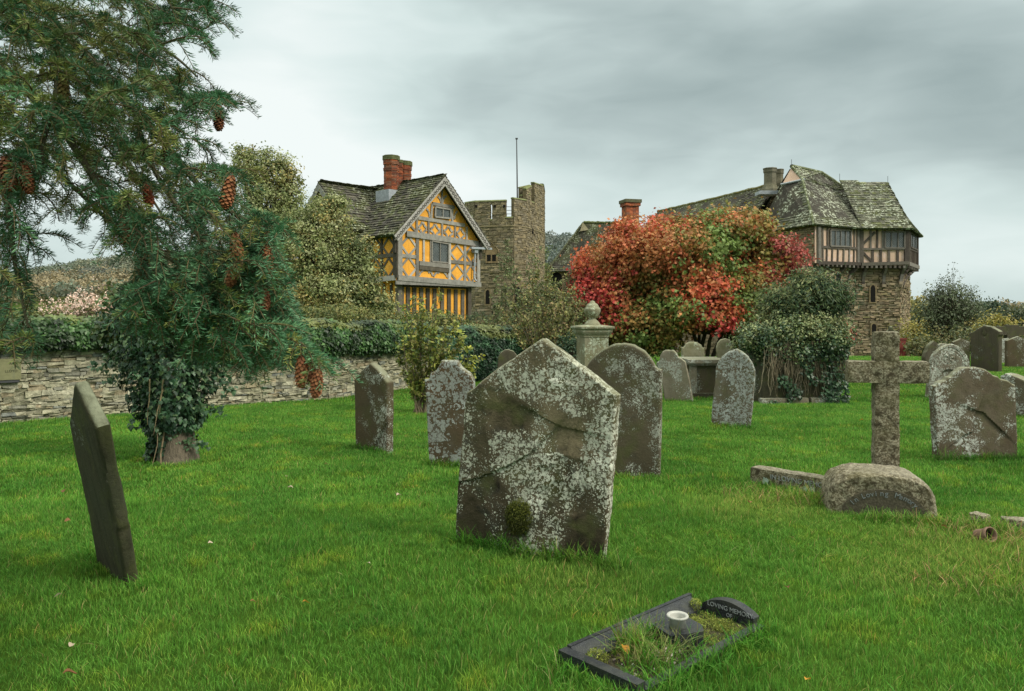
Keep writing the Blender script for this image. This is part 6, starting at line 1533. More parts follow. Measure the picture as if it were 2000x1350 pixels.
# ---------- trees and shrubs
def lobe(px, py, Y, rw, rh, dep=None):
    c = P(px, py, Y); k = Y/F; return (c[0], c[1], c[2], rw*k, (dep if dep is not None else rw*k*.9), rh*k)
def ctrl_col(points, Yref, jit=.5, nscale=1.4, seed=3, v=.16):
    """leaf colour varies over the crown: nearest control patch, warped"""
    pts = np.array([P(p[0], p[1], Yref) for p in points]); cols = [np.array(p[2], float) for p in points]
    def f(cc, idx, pos):
        w_ = cc+(fbm(cc*nscale, 3, seed)[:, None]-.5)*jit*2*np.array([1, 0, 1])+R.normal(0, .12, cc.shape)*[1, 0, 1]
        d = np.linalg.norm((w_[:, None, :]-pts[None])[:, :, [0, 2]], axis=2); sr_ = np.argsort(d, 1); k = sr_[np.arange(len(d)), R.choice(3, len(d), p=[.74, .19, .07])]
        c = np.array([cols[q][R.integers(len(cols[q]))] for q in k]); c = c[idx]*(1+R.normal(0, v, (len(idx), 1)))
        return np.clip(c, .004, 1)
    return f
def pcol(cols, v=.18, clumpwise=True):
    cols = np.array(cols, float)
    def f(cc, idx, pos):
        k = R.integers(0, len(cols), len(cc))[idx] if clumpwise else R.integers(0, len(cols), len(idx))
        return np.clip(cols[k]*(1+R.normal(0, v, (len(idx), 1))), .004, 1)
    return f
def tree(name, label, cat, base, lobes, colf, dens, per, leaf, shape, clump, trunks, trad, mat='leaf', group=None, **kw):
    t = thing(name, label, cat, base, group)
    lm = MB(); br = MB(); tm = MB()
    base = np.array(base, float)
    for e in trunks:
        e = np.array(e, float); mid = (base+e)/2+R.normal(0, .06, 3)*np.linalg.norm(e-base)*.3
        st_ = base+np.array([R.normal(0, trad), R.normal(0, trad), -.15])
        pth = [st_, lerp(st_, mid, .5)+R.normal(0, trad*.6, 3), mid, lerp(mid, e, .5)+R.normal(0, trad*.6, 3), e]
        tube(tm, pth, [trad*1.25, trad, trad*.8, trad*.55, trad*.25], 7, (.10, .08, .055))
    crown(lm, lobes, dens, leaf, shape, colf, clump, per, br=br, br_from=base+np.array([0, 0, .3*(lobes[0][2]-base[2])]), **kw)
    tr = tm.build('trunk' if len(trunks) < 3 else 'stems', M['bark'], t)
    if br.n: br.build('branches', M['twig'], t)
    lm.build('crown', M[mat], t)
    return t
def brk(mm, base, tip, r, n=8, wob=.1, col=(.15, .12, .08)):
    base = np.array(base, float); tip = np.array(tip, float); tt = np.linspace(0, 1, n); L = np.linalg.norm(tip-base)
    p = base[None]*(1-tt)[:, None]+tip[None]*tt[:, None]; o = np.cumsum(R.normal(0, wob*L/n, (n, 3)), 0); o -= tt[:, None]*o[-1]; p += o
    tube(mm, p, r*(1-tt*.85), 5, col, False); return p

# --- red maple
YM = 21.
RD = [(.58, .11, .055), (.50, .09, .05), (.58, .18, .075), (.44, .12, .055)]; DR = [(.42, .05, .045), (.50, .07, .055), (.32, .05, .04)]; OR = [(.52, .21, .08), (.44, .19, .07), (.38, .20, .07), (.50, .15, .065)]
GB = [(.28, .22, .06), (.22, .23, .06), (.36, .21, .06), (.24, .16, .045)]; GR = [(.16, .25, .06), (.22, .31, .09), (.14, .20, .05)]; PK = [(.42, .10, .08), (.34, .07, .06), (.24, .13, .08)]
mp = [(1130, 505, RD), (1180, 490, OR), (1230, 420, RD+OR), (1290, 430, RD+OR), (1290, 500, OR), (1250, 520, OR), (1180, 540, OR), (1150, 580, DR), (1170, 620, DR), (1210, 590, OR), (1240, 560, GB), (1300, 560, GB), (1330, 590, RD), (1370, 560, RD), (1360, 540, OR), (1340, 520, OR), (1320, 460, GB), (1380, 430, OR+GB), (1420, 430, OR), (1370, 470, GR), (1400, 480, GR), (1460, 430, GB), (1490, 450, GB), (1440, 470, GB), (1380, 510, GR), (1420, 500, OR+GR), (1460, 530, OR), (1480, 510, GB), (1530, 480, PK), (1550, 500, PK), (1560, 530, PK), (1520, 520, PK), (1500, 540, GB),
      (1240, 610, GB), (1200, 650, GB), (1290, 630, GB), (1260, 600, GR), (1340, 630, OR), (1370, 600, RD), (1360, 650, DR), (1400, 590, GR), (1440, 590, GR), (1470, 560, PK), (1440, 560, GB), (1480, 600, DR), (1420, 620, GB), (1470, 630, GB), (1300, 670, GB), (1240, 680, GR), (1180, 690, GB), (1330, 600, GR), (1450, 650, GR), (1400, 650, GB)]
ml = [lobe(1345, 560, YM, 175, 130, 1.8), lobe(1240, 510, YM-.3, 92, 78), lobe(1168, 530, YM, 60, 48), lobe(1280, 458, YM, 60, 42), lobe(1390, 462, YM-.2, 108, 56), lobe(1462, 448, YM, 60, 44), lobe(1520, 505, YM-.3, 62, 55), lobe(1185, 600, YM-.5, 85, 70), lobe(1260, 640, YM-.8, 95, 65), lobe(1460, 590, YM-.9, 90, 80), lobe(1370, 600, YM-1.3, 100, 75), lobe(1330, 500, YM-1.0, 100, 70), lobe(1222, 460, YM, 33, 30), lobe(1430, 660, YM-.3, 60, 35)]
bm = P(1370, 700, YM); bm[2] = 0
def hole(c):
    px = 1000+F*c[:, 0]/c[:, 1]; py = HOR-F*(c[:, 2]-EYE)/c[:, 1]
    k = ~((np.abs(px-1380) < 75*(1-.3*(R.uniform(0, 1, len(px))))) & (py > 632+.25*np.abs(px-1380)))
    return k
mtree = tree('maple_tree', 'broad autumn maple with scarlet, orange and green leaves in front of the hall', 'tree', bm, ml, ctrl_col(mp, YM), 18, 28, .092, 'maple', .30,
     [P(1330, 560, YM), P(1390, 540, YM), P(1450, 580, YM), P(1290, 590, YM), P(1410, 600, YM-.8), P(1360, 600, YM+.6), P(1240, 540, YM)], .06, keep=hole, rnd=.75, inner=.35)
# --- variegated bushy trees left of the gatehouse
YL = 24.
CR = [(.31, .34, .15), (.38, .39, .21), (.21, .25, .09), (.15, .19, .07), (.27, .30, .12)]; CY = [(.42, .34, .12), (.36, .30, .12), (.25, .25, .09)]; CG = [(.11, .14, .055), (.15, .18, .08), (.08, .11, .045)]
cf = ctrl_col([(500, 320, CR), (560, 340, CY+CR), (570, 400, CR), (500, 400, CR), (530, 470, CG), (620, 460, CR), (650, 470, CY+CR), (600, 530, CY+CR), (640, 400, CR), (670, 520, CR), (700, 500, CG+CR), (690, 570, CR), (600, 580, CY), (730, 560, CR+CG), (650, 600, CY), (560, 580, CG), (720, 600, CG+CY), (470, 480, CG)], YL, .8, 2.)
b0 = P(520, 660, YL+1); b0[2] = -.2
tree('variegated_tree', 'tall pale-speckled green tree between the fir and the gatehouse', 'tree', b0, [lobe(490, 330, YL+1, 42, 38), lobe(545, 345, YL+1, 45, 48), lobe(525, 400, YL+1, 72, 62), lobe(500, 480, YL+1, 85, 70), lobe(560, 450, YL+.5, 50, 60), lobe(478, 300, YL+1, 26, 16), lobe(525, 305, YL+1, 18, 18), lobe(572, 370, YL+1, 24, 45), lobe(480, 560, YL+1, 90, 70)], cf, 17, 30, .080, 'oval', .25,
     [P(500, 420, YL+1), P(540, 400, YL+1), P(520, 350, YL+1)], .10, inner=.3)
b0 = P(650, 660, YL-1.2); b0[2] = -.2
tree('variegated_tree', 'rounded cream-flecked bushy tree covering the left flank of the gatehouse', 'tree', b0, [lobe(632, 410, YL-1, 38, 30), lobe(655, 400, YL-1, 28, 18), lobe(640, 450, YL-1.2, 62, 45), lobe(612, 510, YL-1.5, 78, 60), lobe(690, 495, YL-1.2, 48, 38), lobe(690, 545, YL-1.4, 62, 50), lobe(640, 580, YL-1.8, 95, 50), lobe(725, 590, YL-1.4, 48, 36), lobe(590, 450, YL-1, 38, 48), lobe(560, 580, YL-1.5, 60, 60), lobe(752, 602, YL-1.4, 22, 24)], cf, 19, 30, .080, 'oval', .24,
     [P(640, 460, YL-1), P(680, 520, YL-1.2), P(600, 520, YL-1)], .08, inner=.3)
# --- hedge foliage growing up behind the wall ivy (left)
ye = [(.17, .19, .06), (.13, .16, .05), (.24, .23, .08), (.09, .12, .04)]
b0 = (-8.2, 12.9, 0)
tree('elder_shrub', 'yellow-green shrub top behind the wall at the far left', 'shrub', b0, [lobe(120, 622, 12.9, 90, 20), lobe(210, 622, 13, 70, 20), lobe(60, 630, 12.6, 60, 20), lobe(300, 605, 13.2, 70, 36)], pcol(ye), 60, 20, .055, 'oval', .16, [P(120, 600, 12.9), P(200, 600, 13), P(260, 600, 13)], .03)
# pale pink seed-head shrub
t = thing('blossom_shrub', 'shrub with clusters of pale pink seed heads rising above the wall ivy at left', 'shrub', P(190, 640, 12.6)*[1, 1, 0])
sm = MB(); pm = MB()
for k in range(60):
    px = R.uniform(112, 240); top = 612-48*math.sin(math.pi*np.clip((px-100)/150, .1, 1))*R.uniform(.2, 1.2)
    if k < 5: px = R.uniform(60, 105); top = R.uniform(585, 600)
    tip = P(px, top, R.uniform(12.2, 12.9)); b_ = P(185+(px-185)*.5, 650, 12.6)
    pth = brk(sm, b_, tip, .008, 7, .12, (.14, .11, .07))
    for q in range(R.integers(4, 9)):
        c = pth[-1-R.integers(0, 3)]+R.normal(0, .055, 3); n = R.integers(4, 9)
        leaves(pm, c+R.normal(0, .014, (n, 3)), np.tile([0, -.5, .6], (n, 1)), .032, pal([(.80, .60, .52), (.85, .70, .62), (.68, .46, .38)], n, .1), 'oval', rnd=.8)
sm.build('stems', M['twig'], t); pm.build('seed_heads', M['pinkpetal'], t)

# --- thin shrubs with visible twigs
def twiggy(name, label, base, tips, n_side, leafn, leafsz, cols, r0=.014, twc=(.15, .12, .075), spread=.35, low=.25, shape='oval', cat='shrub', updir=1.):
    t = thing(name, label, cat, base); tw = MB(); lm = MB()
    for tip in tips:
        p = brk(tw, np.array(base)+R.normal(0, .05, 3)*[1, 1, 0], tip, r0, 10, .10, twc)
        L = np.linalg.norm(p[-1]-p[0])
        for s in range(n_side):
            u = R.uniform(low, 1)*(len(p)-1); i = int(min(u, len(p)-2)); q = lerp(p[i], p[i+1], u-i)
            d_ = nrm(nrm(p[i+1]-p[i])*1.0*updir+R.normal(0, .55, 3)); e = q+d_*spread*L*R.uniform(.25, .8)*(1-.5*u/len(p))*.5
            pp = brk(tw, q, e, r0*.35, 5, .08, twc)
            if leafn:
                n = R.poisson(leafn); k = R.uniform(.15, 1, n)*(len(pp)-1); ii = np.minimum(k.astype(int), len(pp)-2); po = pp[ii]*(1-(k-ii))[:, None]+pp[ii+1]*(k-ii)[:, None]+R.normal(0, .02, (n, 3))
                leaves(lm, po, np.tile([0, -.3, .7], (n, 1)), leafsz*R.uniform(.5, 1.3, n), pal(cols, n, .2), shape, rnd=.8)
    tw.build('stems', M['twig'], t)
    if lm.n: lm.build('leaves', M['leaf'], t)
    return t
ylf = [(.26, .28, .06), (.18, .24, .06), (.34, .34, .08), (.12, .17, .05), (.22, .20, .07)]
Yy = GD(806)
b_ = P(824, 806, Yy); b_[2] = 0
twiggy('young_lime_shrub', 'slender multi-stemmed shrub with small yellowing leaves before the ivy wall', b_, [P(px, py, Yy+R.normal(0, .25)) for px, py in ((790, 600), (805, 575), (822, 585), (842, 565), (858, 580), (878, 600), (893, 620), (782, 640), (800, 650), (850, 620), (835, 640), (868, 650), (905, 660), (775, 690), (815, 700), (880, 690), (800, 730), (850, 720), (812, 610), (890, 640))], 18, 13, .062, ylf, .015, low=.2)
twiggy('young_lime_shrub', 'low sparse suckers with bright yellow leaves beside the neck-topped grey headstone', P(905, 770, 13.5)*[1, 1, 0], [P(px, py, 13.5) for px, py in ((890, 690), (915, 680), (930, 670), (925, 700), (940, 690), (880, 720), (900, 650))], 7, 8, .075, [(.40, .40, .06), (.30, .34, .07), (.22, .26, .07)], .010)
brn = [(.20, .20, .07), (.16, .18, .06), (.26, .19, .08), (.12, .15, .055), (.30, .28, .10)]
b_ = P(1062, 725, 17.5); b_[2] = 0
twiggy('hazel_shrub', 'brown twiggy shrub with sparse yellow-green leaves left of the urn monument', b_, [P(px, py, 17.5+R.normal(0, .4)) for px, py in ((985, 560), (1000, 590), (1015, 545), (1035, 560), (1050, 530), (1070, 545), (1085, 560), (1100, 575), (1115, 590), (1130, 610), (1020, 610), (1060, 600), (1090, 620), (975, 600), (1120, 560), (1040, 500), (1068, 520), (1100, 540), (1135, 640), (1010, 640), (1095, 600), (1050, 640), (1078, 500))], 20, 9, .065, brn, .018, low=.25)
twiggy('tall_sapling', 'thin tall half-bare sapling standing in front of the round tower', P(985, 660, 24.)*[1, 1, 0], [P(px, py, 24.+R.normal(0, .3)) for px, py in ((985, 462), (975, 500), (1000, 490), (965, 540), (1010, 520), (1020, 560), (955, 570), (990, 430+45))], 22, 8, .075, [(.13, .18, .07), (.18, .22, .09), (.10, .14, .06)], .022, low=.3)
twiggy('tall_sapling', 'fine-leaved sapling in front of the right side of the round tower', P(1058, 660, 25.)*[1, 1, 0], [P(px, py, 25.+R.normal(0, .3)) for px, py in ((1052, 470), (1040, 500), (1065, 490), (1030, 530), (1075, 520), (1090, 550), (1045, 450+60))], 20, 9, .075, [(.14, .19, .08), (.20, .24, .10), (.11, .15, .06)], .020, low=.35)
tree('bramble_thicket', 'olive green scrub filling the gap between the ivy wall and the maple', 'shrub', (2.2, 19.4, 0), [lobe(1010, 640, 20.8, 60, 26), lobe(1085, 640, 19.4, 60, 60), lobe(1115, 620, 19.4, 45, 60), lobe(1130, 680, 18.6, 45, 50), lobe(1060, 600, 21.5, 60, 45), lobe(930, 636, 20.5, 26, 12), lobe(1130, 560, 21.5, 30, 30)], pcol([(.10, .14, .05), (.16, .18, .07), (.07, .10, .035), (.22, .22, .08), (.18, .13, .06)]), 26, 20, .07, 'oval', .22, [P(1085, 650, 19.2), P(1110, 640, 19.2), P(1060, 650, 19.3)], .03)
tree('dark_evergreen', 'dark evergreen mass in shade under the maple beside the urn pedestal', 'shrub', (1.9, 16.6, 0), [lobe(1108, 690, 16.6, 30, 36), lobe(1085, 705, 17., 26, 30)], pcol([(.02, .05, .025), (.035, .07, .03)]), 60, 22, .05, 'oval', .16, [P(1105, 690, 16.6)], .03)
tree('low_juniper', 'small dark evergreen bush against the foot of the round tower', 'shrub', P(930, 640, 22.5)*[1, 1, 0], [lobe(938, 622, 22.5, 26, 14)], pcol([(.03, .07, .03), (.05, .09, .04)]), 40, 20, .06, 'lance', .16, [P(935, 625, 22.5)], .03)
# hedge bed behind the wall to screen the gatehouse foot
tree('privet_hedge', 'yellow-green privet growth along the back of the wall below the gatehouse', 'hedge', (-3, 19, 0), [lobe(650, 618, 17.5, 90, 18), lobe(740, 625, 18, 70, 16), lobe(560, 620, 17, 70, 22), lobe(840, 628, 19.5, 70, 18)], pcol([(.16, .18, .05), (.11, .14, .04), (.24, .23, .08), (.08, .11, .035)]), 50, 20, .055, 'oval', .18, [P(650, 625, 17.5), P(740, 625, 18)], .03)

# --- ivy-smothered tomb and the evergreen growing from it
dk = [(.045, .085, .04), (.06, .11, .05), (.03, .06, .03), (.09, .13, .05)]; ol = [(.21, .24, .10), (.27, .28, .13), (.14, .18, .07), (.09, .13, .05)]
YV = 13.6
t = thing('ivy_covered_tomb', 'block-shaped old tomb smothered in ivy with bare hanging stems, left of the cross', 'chest tomb', P(1565, 780, YV)*[1, 1, 0])
m = MB(); xa, xb = P(1478, 0, YV)[0], P(1640, 0, YV)[0]; ztb = P(0, 682, YV)[2]
AT = np.array([[math.cos(.12), math.sin(.12), 0], [-math.sin(.12), math.cos(.12), 0], [0, 0, 1]])
roughbox(m, ((xa+xb)/2, YV+.42, ztb/2-.05), (xb-xa)/2-.04, .42, ztb/2, AT, .06, .02, .03, 6); m.build('tomb_chest', LS('dark_tomb_stone', (.10, .095, .06), (.07, .065, .045), (.03, .03, .02), (.3, .32, .25), .4, 24, .5, .7, 16, True), t, smooth=True)
m = MB()
for k, (u0, u1) in enumerate(((-.72, -.2), (-.18, .16), (.2, .72))): roughbox(m, np.array([(xa+xb)/2, YV-.03, .04])+AT[0]*(u0+u1)/2, (u1-u0)/2, .07, .07, AT, .03, .012, .02, k+3)
m.build('foot_stones', S_pale, t, smooth=True)
m = MB()
for k in range(150):
    px = R.uniform(1482, 1652); x = P(px, 0, YV)[0]; y = YV-.06+(x-(xa+xb)/2)*.12; z0 = ztb+R.uniform(-.1, .15); z1 = R.uniform(.05, .6); n = 9
    tt = np.linspace(0, 1, n); pth = np.stack([x+np.cumsum(R.normal(0, .022, n)), y-.02-.05*np.sin(tt*3)+R.normal(0, .008, n), z0+(z1-z0)*tt], 1)
    tube(m, pth, R.uniform(.003, .010)*(1.2-tt*.6), 4, np.array([(.19, .155, .10), (.26, .22, .15), (.11, .09, .06)][R.integers(3)]), False)
m.build('bare_stems', M['twig'], t)
m = MB()
crown(m, [lobe(1550, 650, YV+.2, 105, 36, .45), lobe(1480, 662, YV+.1, 52, 32, .4), lobe(1620, 668, YV+.1, 42, 30, .4), lobe(1550, 690, YV+.05, 90, 26, .28), lobe(1600, 640, YV+.3, 60, 24, .4)], 90, .05, 'oval', ctrl_col([(1480, 650, ol), (1550, 640, ol), (1620, 650, ol), (1480, 690, dk), (1550, 690, dk), (1620, 690, dk)], YV, .3), .15, 22, inner=.4)
n = 5200; px = R.uniform(1478, 1662, n); py = 668+122*R.uniform(0, 1, n)**1.1; k = fbm2(px*.03, py*.02, 3, 44) > .58-.33*(px > 1605)
px, py = px[k], py[k]; pos = np.array([P(a, b, YV-.10) for a, b in zip(px, py)]); pos[:, 1] += (pos[:, 0]-(xa+xb)/2)*.12+R.normal(0, .05, len(pos))
leaves(m, pos, np.tile([0, -1, .35], (len(pos), 1)), .05*R.uniform(.6, 1.2, len(pos)), pal([(.02, .05, .025), (.035, .08, .035), (.05, .10, .05)], len(pos), .2), 'ivy', dirs=np.tile([0, 0, -1.], (len(pos), 1)), rnd=.5)
m.build('ivy_leaves', M['ivy'], t)
YE = 14.3
tree('evergreen_shrub', 'dense dark green evergreen growing above the ivy-smothered tomb', 'shrub', P(1580, 700, YE)*[1, 1, 0]+[0, 0, .5], [lobe(1565, 590, YE, 70, 50), lobe(1620, 580, YE, 45, 45), lobe(1530, 615, YE, 52, 35), lobe(1590, 555, YE, 40, 24), lobe(1640, 590, YE, 26, 20), lobe(1600, 630, YE, 55, 36), lobe(1515, 580, YE, 25, 22), lobe(1570, 545, YE, 22, 16)],
     ctrl_col([(1540, 550, ol), (1590, 545, ol+dk), (1560, 600, dk), (1620, 590, dk), (1520, 640, ol), (1640, 600, dk), (1590, 640, dk)], YE, .3), 40, 26, .10, 'lance', .24, [P(1560, 610, YE), P(1610, 600, YE), P(1585, 580, YE)], .035, inner=.3, droop=.6)
tree('red_shrub', 'small crimson-leaved bush between the evergreen and the north tower', 'shrub', P(1640, 690, 19.)*[1, 1, 0], [lobe(1637, 650, 19., 22, 24), lobe(1625, 640, 19.2, 16, 14)], pcol([(.38, .07, .06), (.48, .10, .08), (.28, .06, .04)]), 70, 18, .07, 'maple', .16, [P(1635, 660, 19.)], .02)
# --- ivy-clad tree stump
YI = GD(898); bI = P(342, 898, YI); bI[2] = 0
t = thing('ivy_clad_trunk', 'old tree stump thickly clothed in dark glossy ivy, under the fir branches', 'tree stump', bI)
m = MB(); n = 20; zs = np.linspace(-.15, 1.75, 26); V = []
for z in zs:
    a = np.arange(n)*2*math.pi/n; r_ = .17*(1+.32*math.exp(-max(z, -.1)*7))*(1+.05*np.sin(a*3+z*2)+.03*np.sin(a*7-z*5)); V.append(np.stack([bI[0]+.02+r_*np.cos(a)-z*.03, bI[1]+r_*np.sin(a), np.full(n, z)], 1))
V = np.concatenate(V); i = np.arange(25)[:, None]*n; j = np.arange(n)[None, :]
m.add(V, np.stack([i+j, i+(j+1) % n, i+n+(j+1) % n, i+n+j], -1).reshape(-1, 4), (.15, .125, .09)); m.build('trunk', M['bark'], t, smooth=True)
m = MB()
for k in range(7):
    a = R.uniform(math.pi*.9, math.pi*2.1); z = np.linspace(0, 1.6, 16); aa = a+np.cumsum(R.normal(0, .07, 16)); r_ = .19+.05*np.exp(-z*5)+.03*abs(R.normal(0, 1))
    tube(m, np.stack([bI[0]+r_*np.cos(aa)-z*.03, bI[1]+r_*np.sin(aa), z], 1), R.uniform(.004, .011), 4, (.20, .15, .09), False)
for px0, py0, px1, py1 in ((292, 740, 288, 830), (320, 740, 312, 810), (318, 760, 300, 850)): 
    p = brk(m, P(px0, py0, YI-.42), P(px1, py1, YI-.38), .009, 9, .06, (.27, .21, .12))
m.build('ivy_stems', M['twig'], t)
m = MB(); N = 9000
z = R.uniform(.04, 1.85, N); a = R.uniform(0, 2*math.pi, N)
rad = np.interp(z, [0.05, .25, .5, .8, 1.05, 1.3, 1.6, 1.85], [.20, .25, .36, .46, .55, .62, .66, .60])
zc = z; lump = .35+1.15*fbm(np.stack([np.cos(a)*2.6, np.sin(a)*2.6, z*4.5], 1), 3, 8)
rr = rad*lump*R.uniform(.6, 1.06, N)**.8
open_ = (fbm(np.stack([np.cos(a)*3, np.sin(a)*3, z*2.4], 1), 2, 19) < .40)&(z < 1.3)
rr = np.where(open_, .26, rr)
lowr = z < .35; kk = ~(lowr & (np.cos(a) > -.1) & (R.uniform(0, 1, N) < .8)); 
pos = np.stack([bI[0]-.03+rr*np.cos(a), bI[1]+rr*np.sin(a)*.9, z], 1)[kk]; a2 = a[kk]
no = np.stack([np.cos(a2), np.sin(a2), 0*a2+.3], 1); dd = np.stack([np.cos(a2)*.3, np.sin(a2)*.3, -np.ones(len(a2))], 1)
cl = pal([(.022, .06, .03), (.04, .09, .045), (.06, .12, .06), (.018, .045, .022), (.10, .16, .07)], len(pos), .22)
leaves(m, pos, no, R.uniform(.035, .068, len(pos)), cl, 'ivy', dirs=dd, fold=.3, rnd=.5)
for px0, py0 in ((200, 720), (185, 712), (440, 700), (455, 760), (430, 800), (250, 770), (262, 820), (405, 870), (445, 740), (215, 740)):
    p = brk(m2 := MB(), bI+[0, -.1, P(0, py0, YI)[2]+.12], P(px0, py0, YI-.1), .005, 8, .06, (.14, .12, .07)); n = 34; k = R.integers(3, 8, n)
    leaves(m, p[k]+R.normal(0, .03, (n, 3)), np.tile([0, -.8, .5], (n, 1)), R.uniform(.04, .065, n), pal([(.04, .09, .045), (.07, .13, .06)], n), 'ivy', dirs=np.tile([0, 0, -1.], (n, 1)), fold=.3)
    m2.build('ivy_stems', M['twig'], t)
nyl = 40
for c in (P(355, 628, YI-.5), P(275, 595, YI-.3), P(262, 560, YI-.2), P(352, 632, YI-.5), P(268, 575, YI-.3), P(245, 560, YI), P(205, 628, YI)):
    leaves(m, c+R.normal(0, .035, (nyl, 3)), sph(nyl), .018, pal([(.34, .34, .10), (.26, .28, .08)], nyl), 'diamond')
crown(m, [lobe(268, 590, YI+.1, 60, 50), lobe(330, 640, YI, 70, 40), lobe(240, 640, YI+.1, 45, 30), lobe(300, 560, YI+.2, 40, 30)], 150, .05, 'ivy', pcol([(.06, .11, .045), (.09, .13, .05), (.04, .08, .035), (.16, .17, .06)]), .13, 14, inner=.4)
m.build('ivy_leaves', M['ivy'], t)

# --- right-hand background planting
gy = [(.12, .15, .085), (.16, .18, .11), (.09, .11, .06)]
Yr = 33.
b_ = P(1846, 700, Yr); b_[2] = -1.0
tr = tree('hawthorn_tree', 'grey-green bushy tree with wispy bare shoots beyond the right headstones', 'tree', b_, [lobe(1850, 600, Yr, 52, 40), lobe(1835, 625, Yr, 48, 40), lobe(1880, 600, Yr, 40, 32), lobe(1815, 605, Yr, 26, 22), lobe(1850, 575, Yr, 40, 26), lobe(1852, 660, Yr, 30, 34), lobe(1900, 615, Yr, 24, 18)], pcol(gy), 8, 16, .10, 'oval', .42, [P(1850, 600, Yr), P(1835, 600, Yr), P(1870, 590, Yr)], .10, inner=.2)
m = MB(); lm = MB()
for k in range(70):
    px = R.uniform(1800, 1915); top = 585-R.uniform(.2, 1)*55*math.exp(-((px-1862)/34)**2)-R.uniform(0, 22)
    p = brk(m, P(1850+(px-1850)*.5, 600, Yr), P(px, top, Yr+R.normal(0, .4)), .015, 8, .08, (.13, .13, .11)); n = 14; k2 = R.integers(2, 8, n)
    leaves(lm, p[k2]+R.normal(0, .05, (n, 3)), sph(n), .075, pal([(.12, .14, .10), (.10, .12, .08)], n), 'oval')
m.build('bare_shoots', M['twig'], tr); lm.build('shoot_leaves', M['leaf'], tr)
yg = [(.38, .33, .08), (.30, .27, .07), (.42, .34, .12), (.20, .20, .07)]
for (nm, lb, lo_, Y_, cols) in (
    ('yellow_willow', 'yellow autumn shrub to the left of the hawthorn, beside the tower foot', [lobe(1800, 650, 37, 40, 22), lobe(1785, 660, 37, 26, 24), lobe(1820, 640, 37, 26, 14)], 37, yg),
    ('yellow_willow', 'yellow-leaved bush showing above the low peaked headstone', [lobe(1880, 640, 42, 26, 14), lobe(1900, 632, 42, 22, 12)], 42, yg),
    ('yellow_willow', 'bright yellow tree behind the distant stone cross', [lobe(1945, 630, 50, 30, 14), lobe(1962, 636, 50, 26, 10), lobe(1930, 622, 50, 10, 8)], 50, yg),
    ('yellow_willow', 'long yellow treetop just right of the tower on the skyline', [lobe(1800, 597, 90, 22, 7), lobe(1785, 600, 90, 14, 7)], 90, yg),
    ('oak_tree', 'round dark oak against the sky near the right edge', [lobe(1942, 603, 120, 19, 13), lobe(1936, 612, 120, 24, 10)], 120, [(.05, .085, .05), (.035, .06, .035)]),
    ('oak_tree', 'low brownish oak at the right edge of the skyline', [lobe(1985, 612, 110, 14, 8)], 110, [(.11, .12, .05), (.08, .09, .04)]),
    ('hedge_tree', 'dark hedge tree right beside the tower corner', [lobe(1781, 628, 60, 10, 18), lobe(1782, 645, 60, 8, 12)], 60, [(.045, .075, .04), (.03, .05, .03)]),
    ('hedgerow', 'dark hedgerow crossing the fields behind the hawthorn', [lobe(1810, 622, 100, 50, 8, 2), lobe(1900, 622, 100, 60, 10, 2), lobe(1985, 628, 100, 40, 12, 2)], 100, [(.06, .085, .045), (.045, .065, .035), (.09, .10, .05)]),
    ('scrub_bush', 'olive scrub filling the bank behind the far right gravestones', [lobe(1870, 668, 31, 60, 18, .8), lobe(1800, 680, 30, 40, 18, .8), lobe(1925, 662, 34, 40, 14, .8), lobe(1985, 662, 36, 40, 14, .8)], 31, [(.10, .12, .05), (.15, .15, .06), (.08, .10, .045), (.2, .17, .07)])):
    px_ = np.mean([1000+F*l[0]/l[1] for l in lo_]); b_ = P(px_, 700, Y_); b_[2] = -1.3; big = Y_ > 80
    tree(nm, lb, 'hedge' if nm == 'hedgerow' else ('tree' if big or nm != 'scrub_bush' else 'shrub'), b_, lo_, pcol(cols), .9 if big else (3 if Y_ > 45 else 8), 26 if big else 24, .45 if big else (.20 if Y_ > 45 else .12), 'oval', 1.6 if big else .6, [np.array([l[0], l[1], l[2]]) for l in lo_[:2]], .12 if big else .05, inner=.3)
# ---------- the fir whose branches hang in at the left
TX = np.array([-4.3, 2.9, 0.])
fir = thing('fir_tree', 'large blue-green fir with hanging brown cones whose branches fill the upper left', 'tree', TX)
m = MB(); tube(m, [TX+[0, 0, -.2], TX+[0, 0, 1.5], TX+[.05, 0, 4], TX+[0, .1, 8], TX+[0, .1, 11]], [.34, .28, .22, .12, .02], 14, (.13, .10, .075)); m.build('trunk', M['bark'], fir)
rn = random.Random(5)
nodes_p = []; nodes_d = []
def addnode(p): nodes_p.append(np.array(p, float))
limb = MB()
def cr(pts, n=10):
    pts = [np.asarray(p, float) for p in pts]; out = []
    P4 = [pts[0]]+pts+[pts[-1]]
    for i in range(1, len(P4)-2):
        p0, p1, p2, p3 = P4[i-1:i+3]
        for t in np.linspace(0, 1, n, endpoint=False): out.append(.5*((2*p1)+(-p0+p2)*t+(2*p0-5*p1+4*p2-p3)*t*t+(-p0+3*p1-3*p2+p3)*t**3))
    out.append(pts[-1]); return np.array(out)
BKC = (.11, .105, .06)
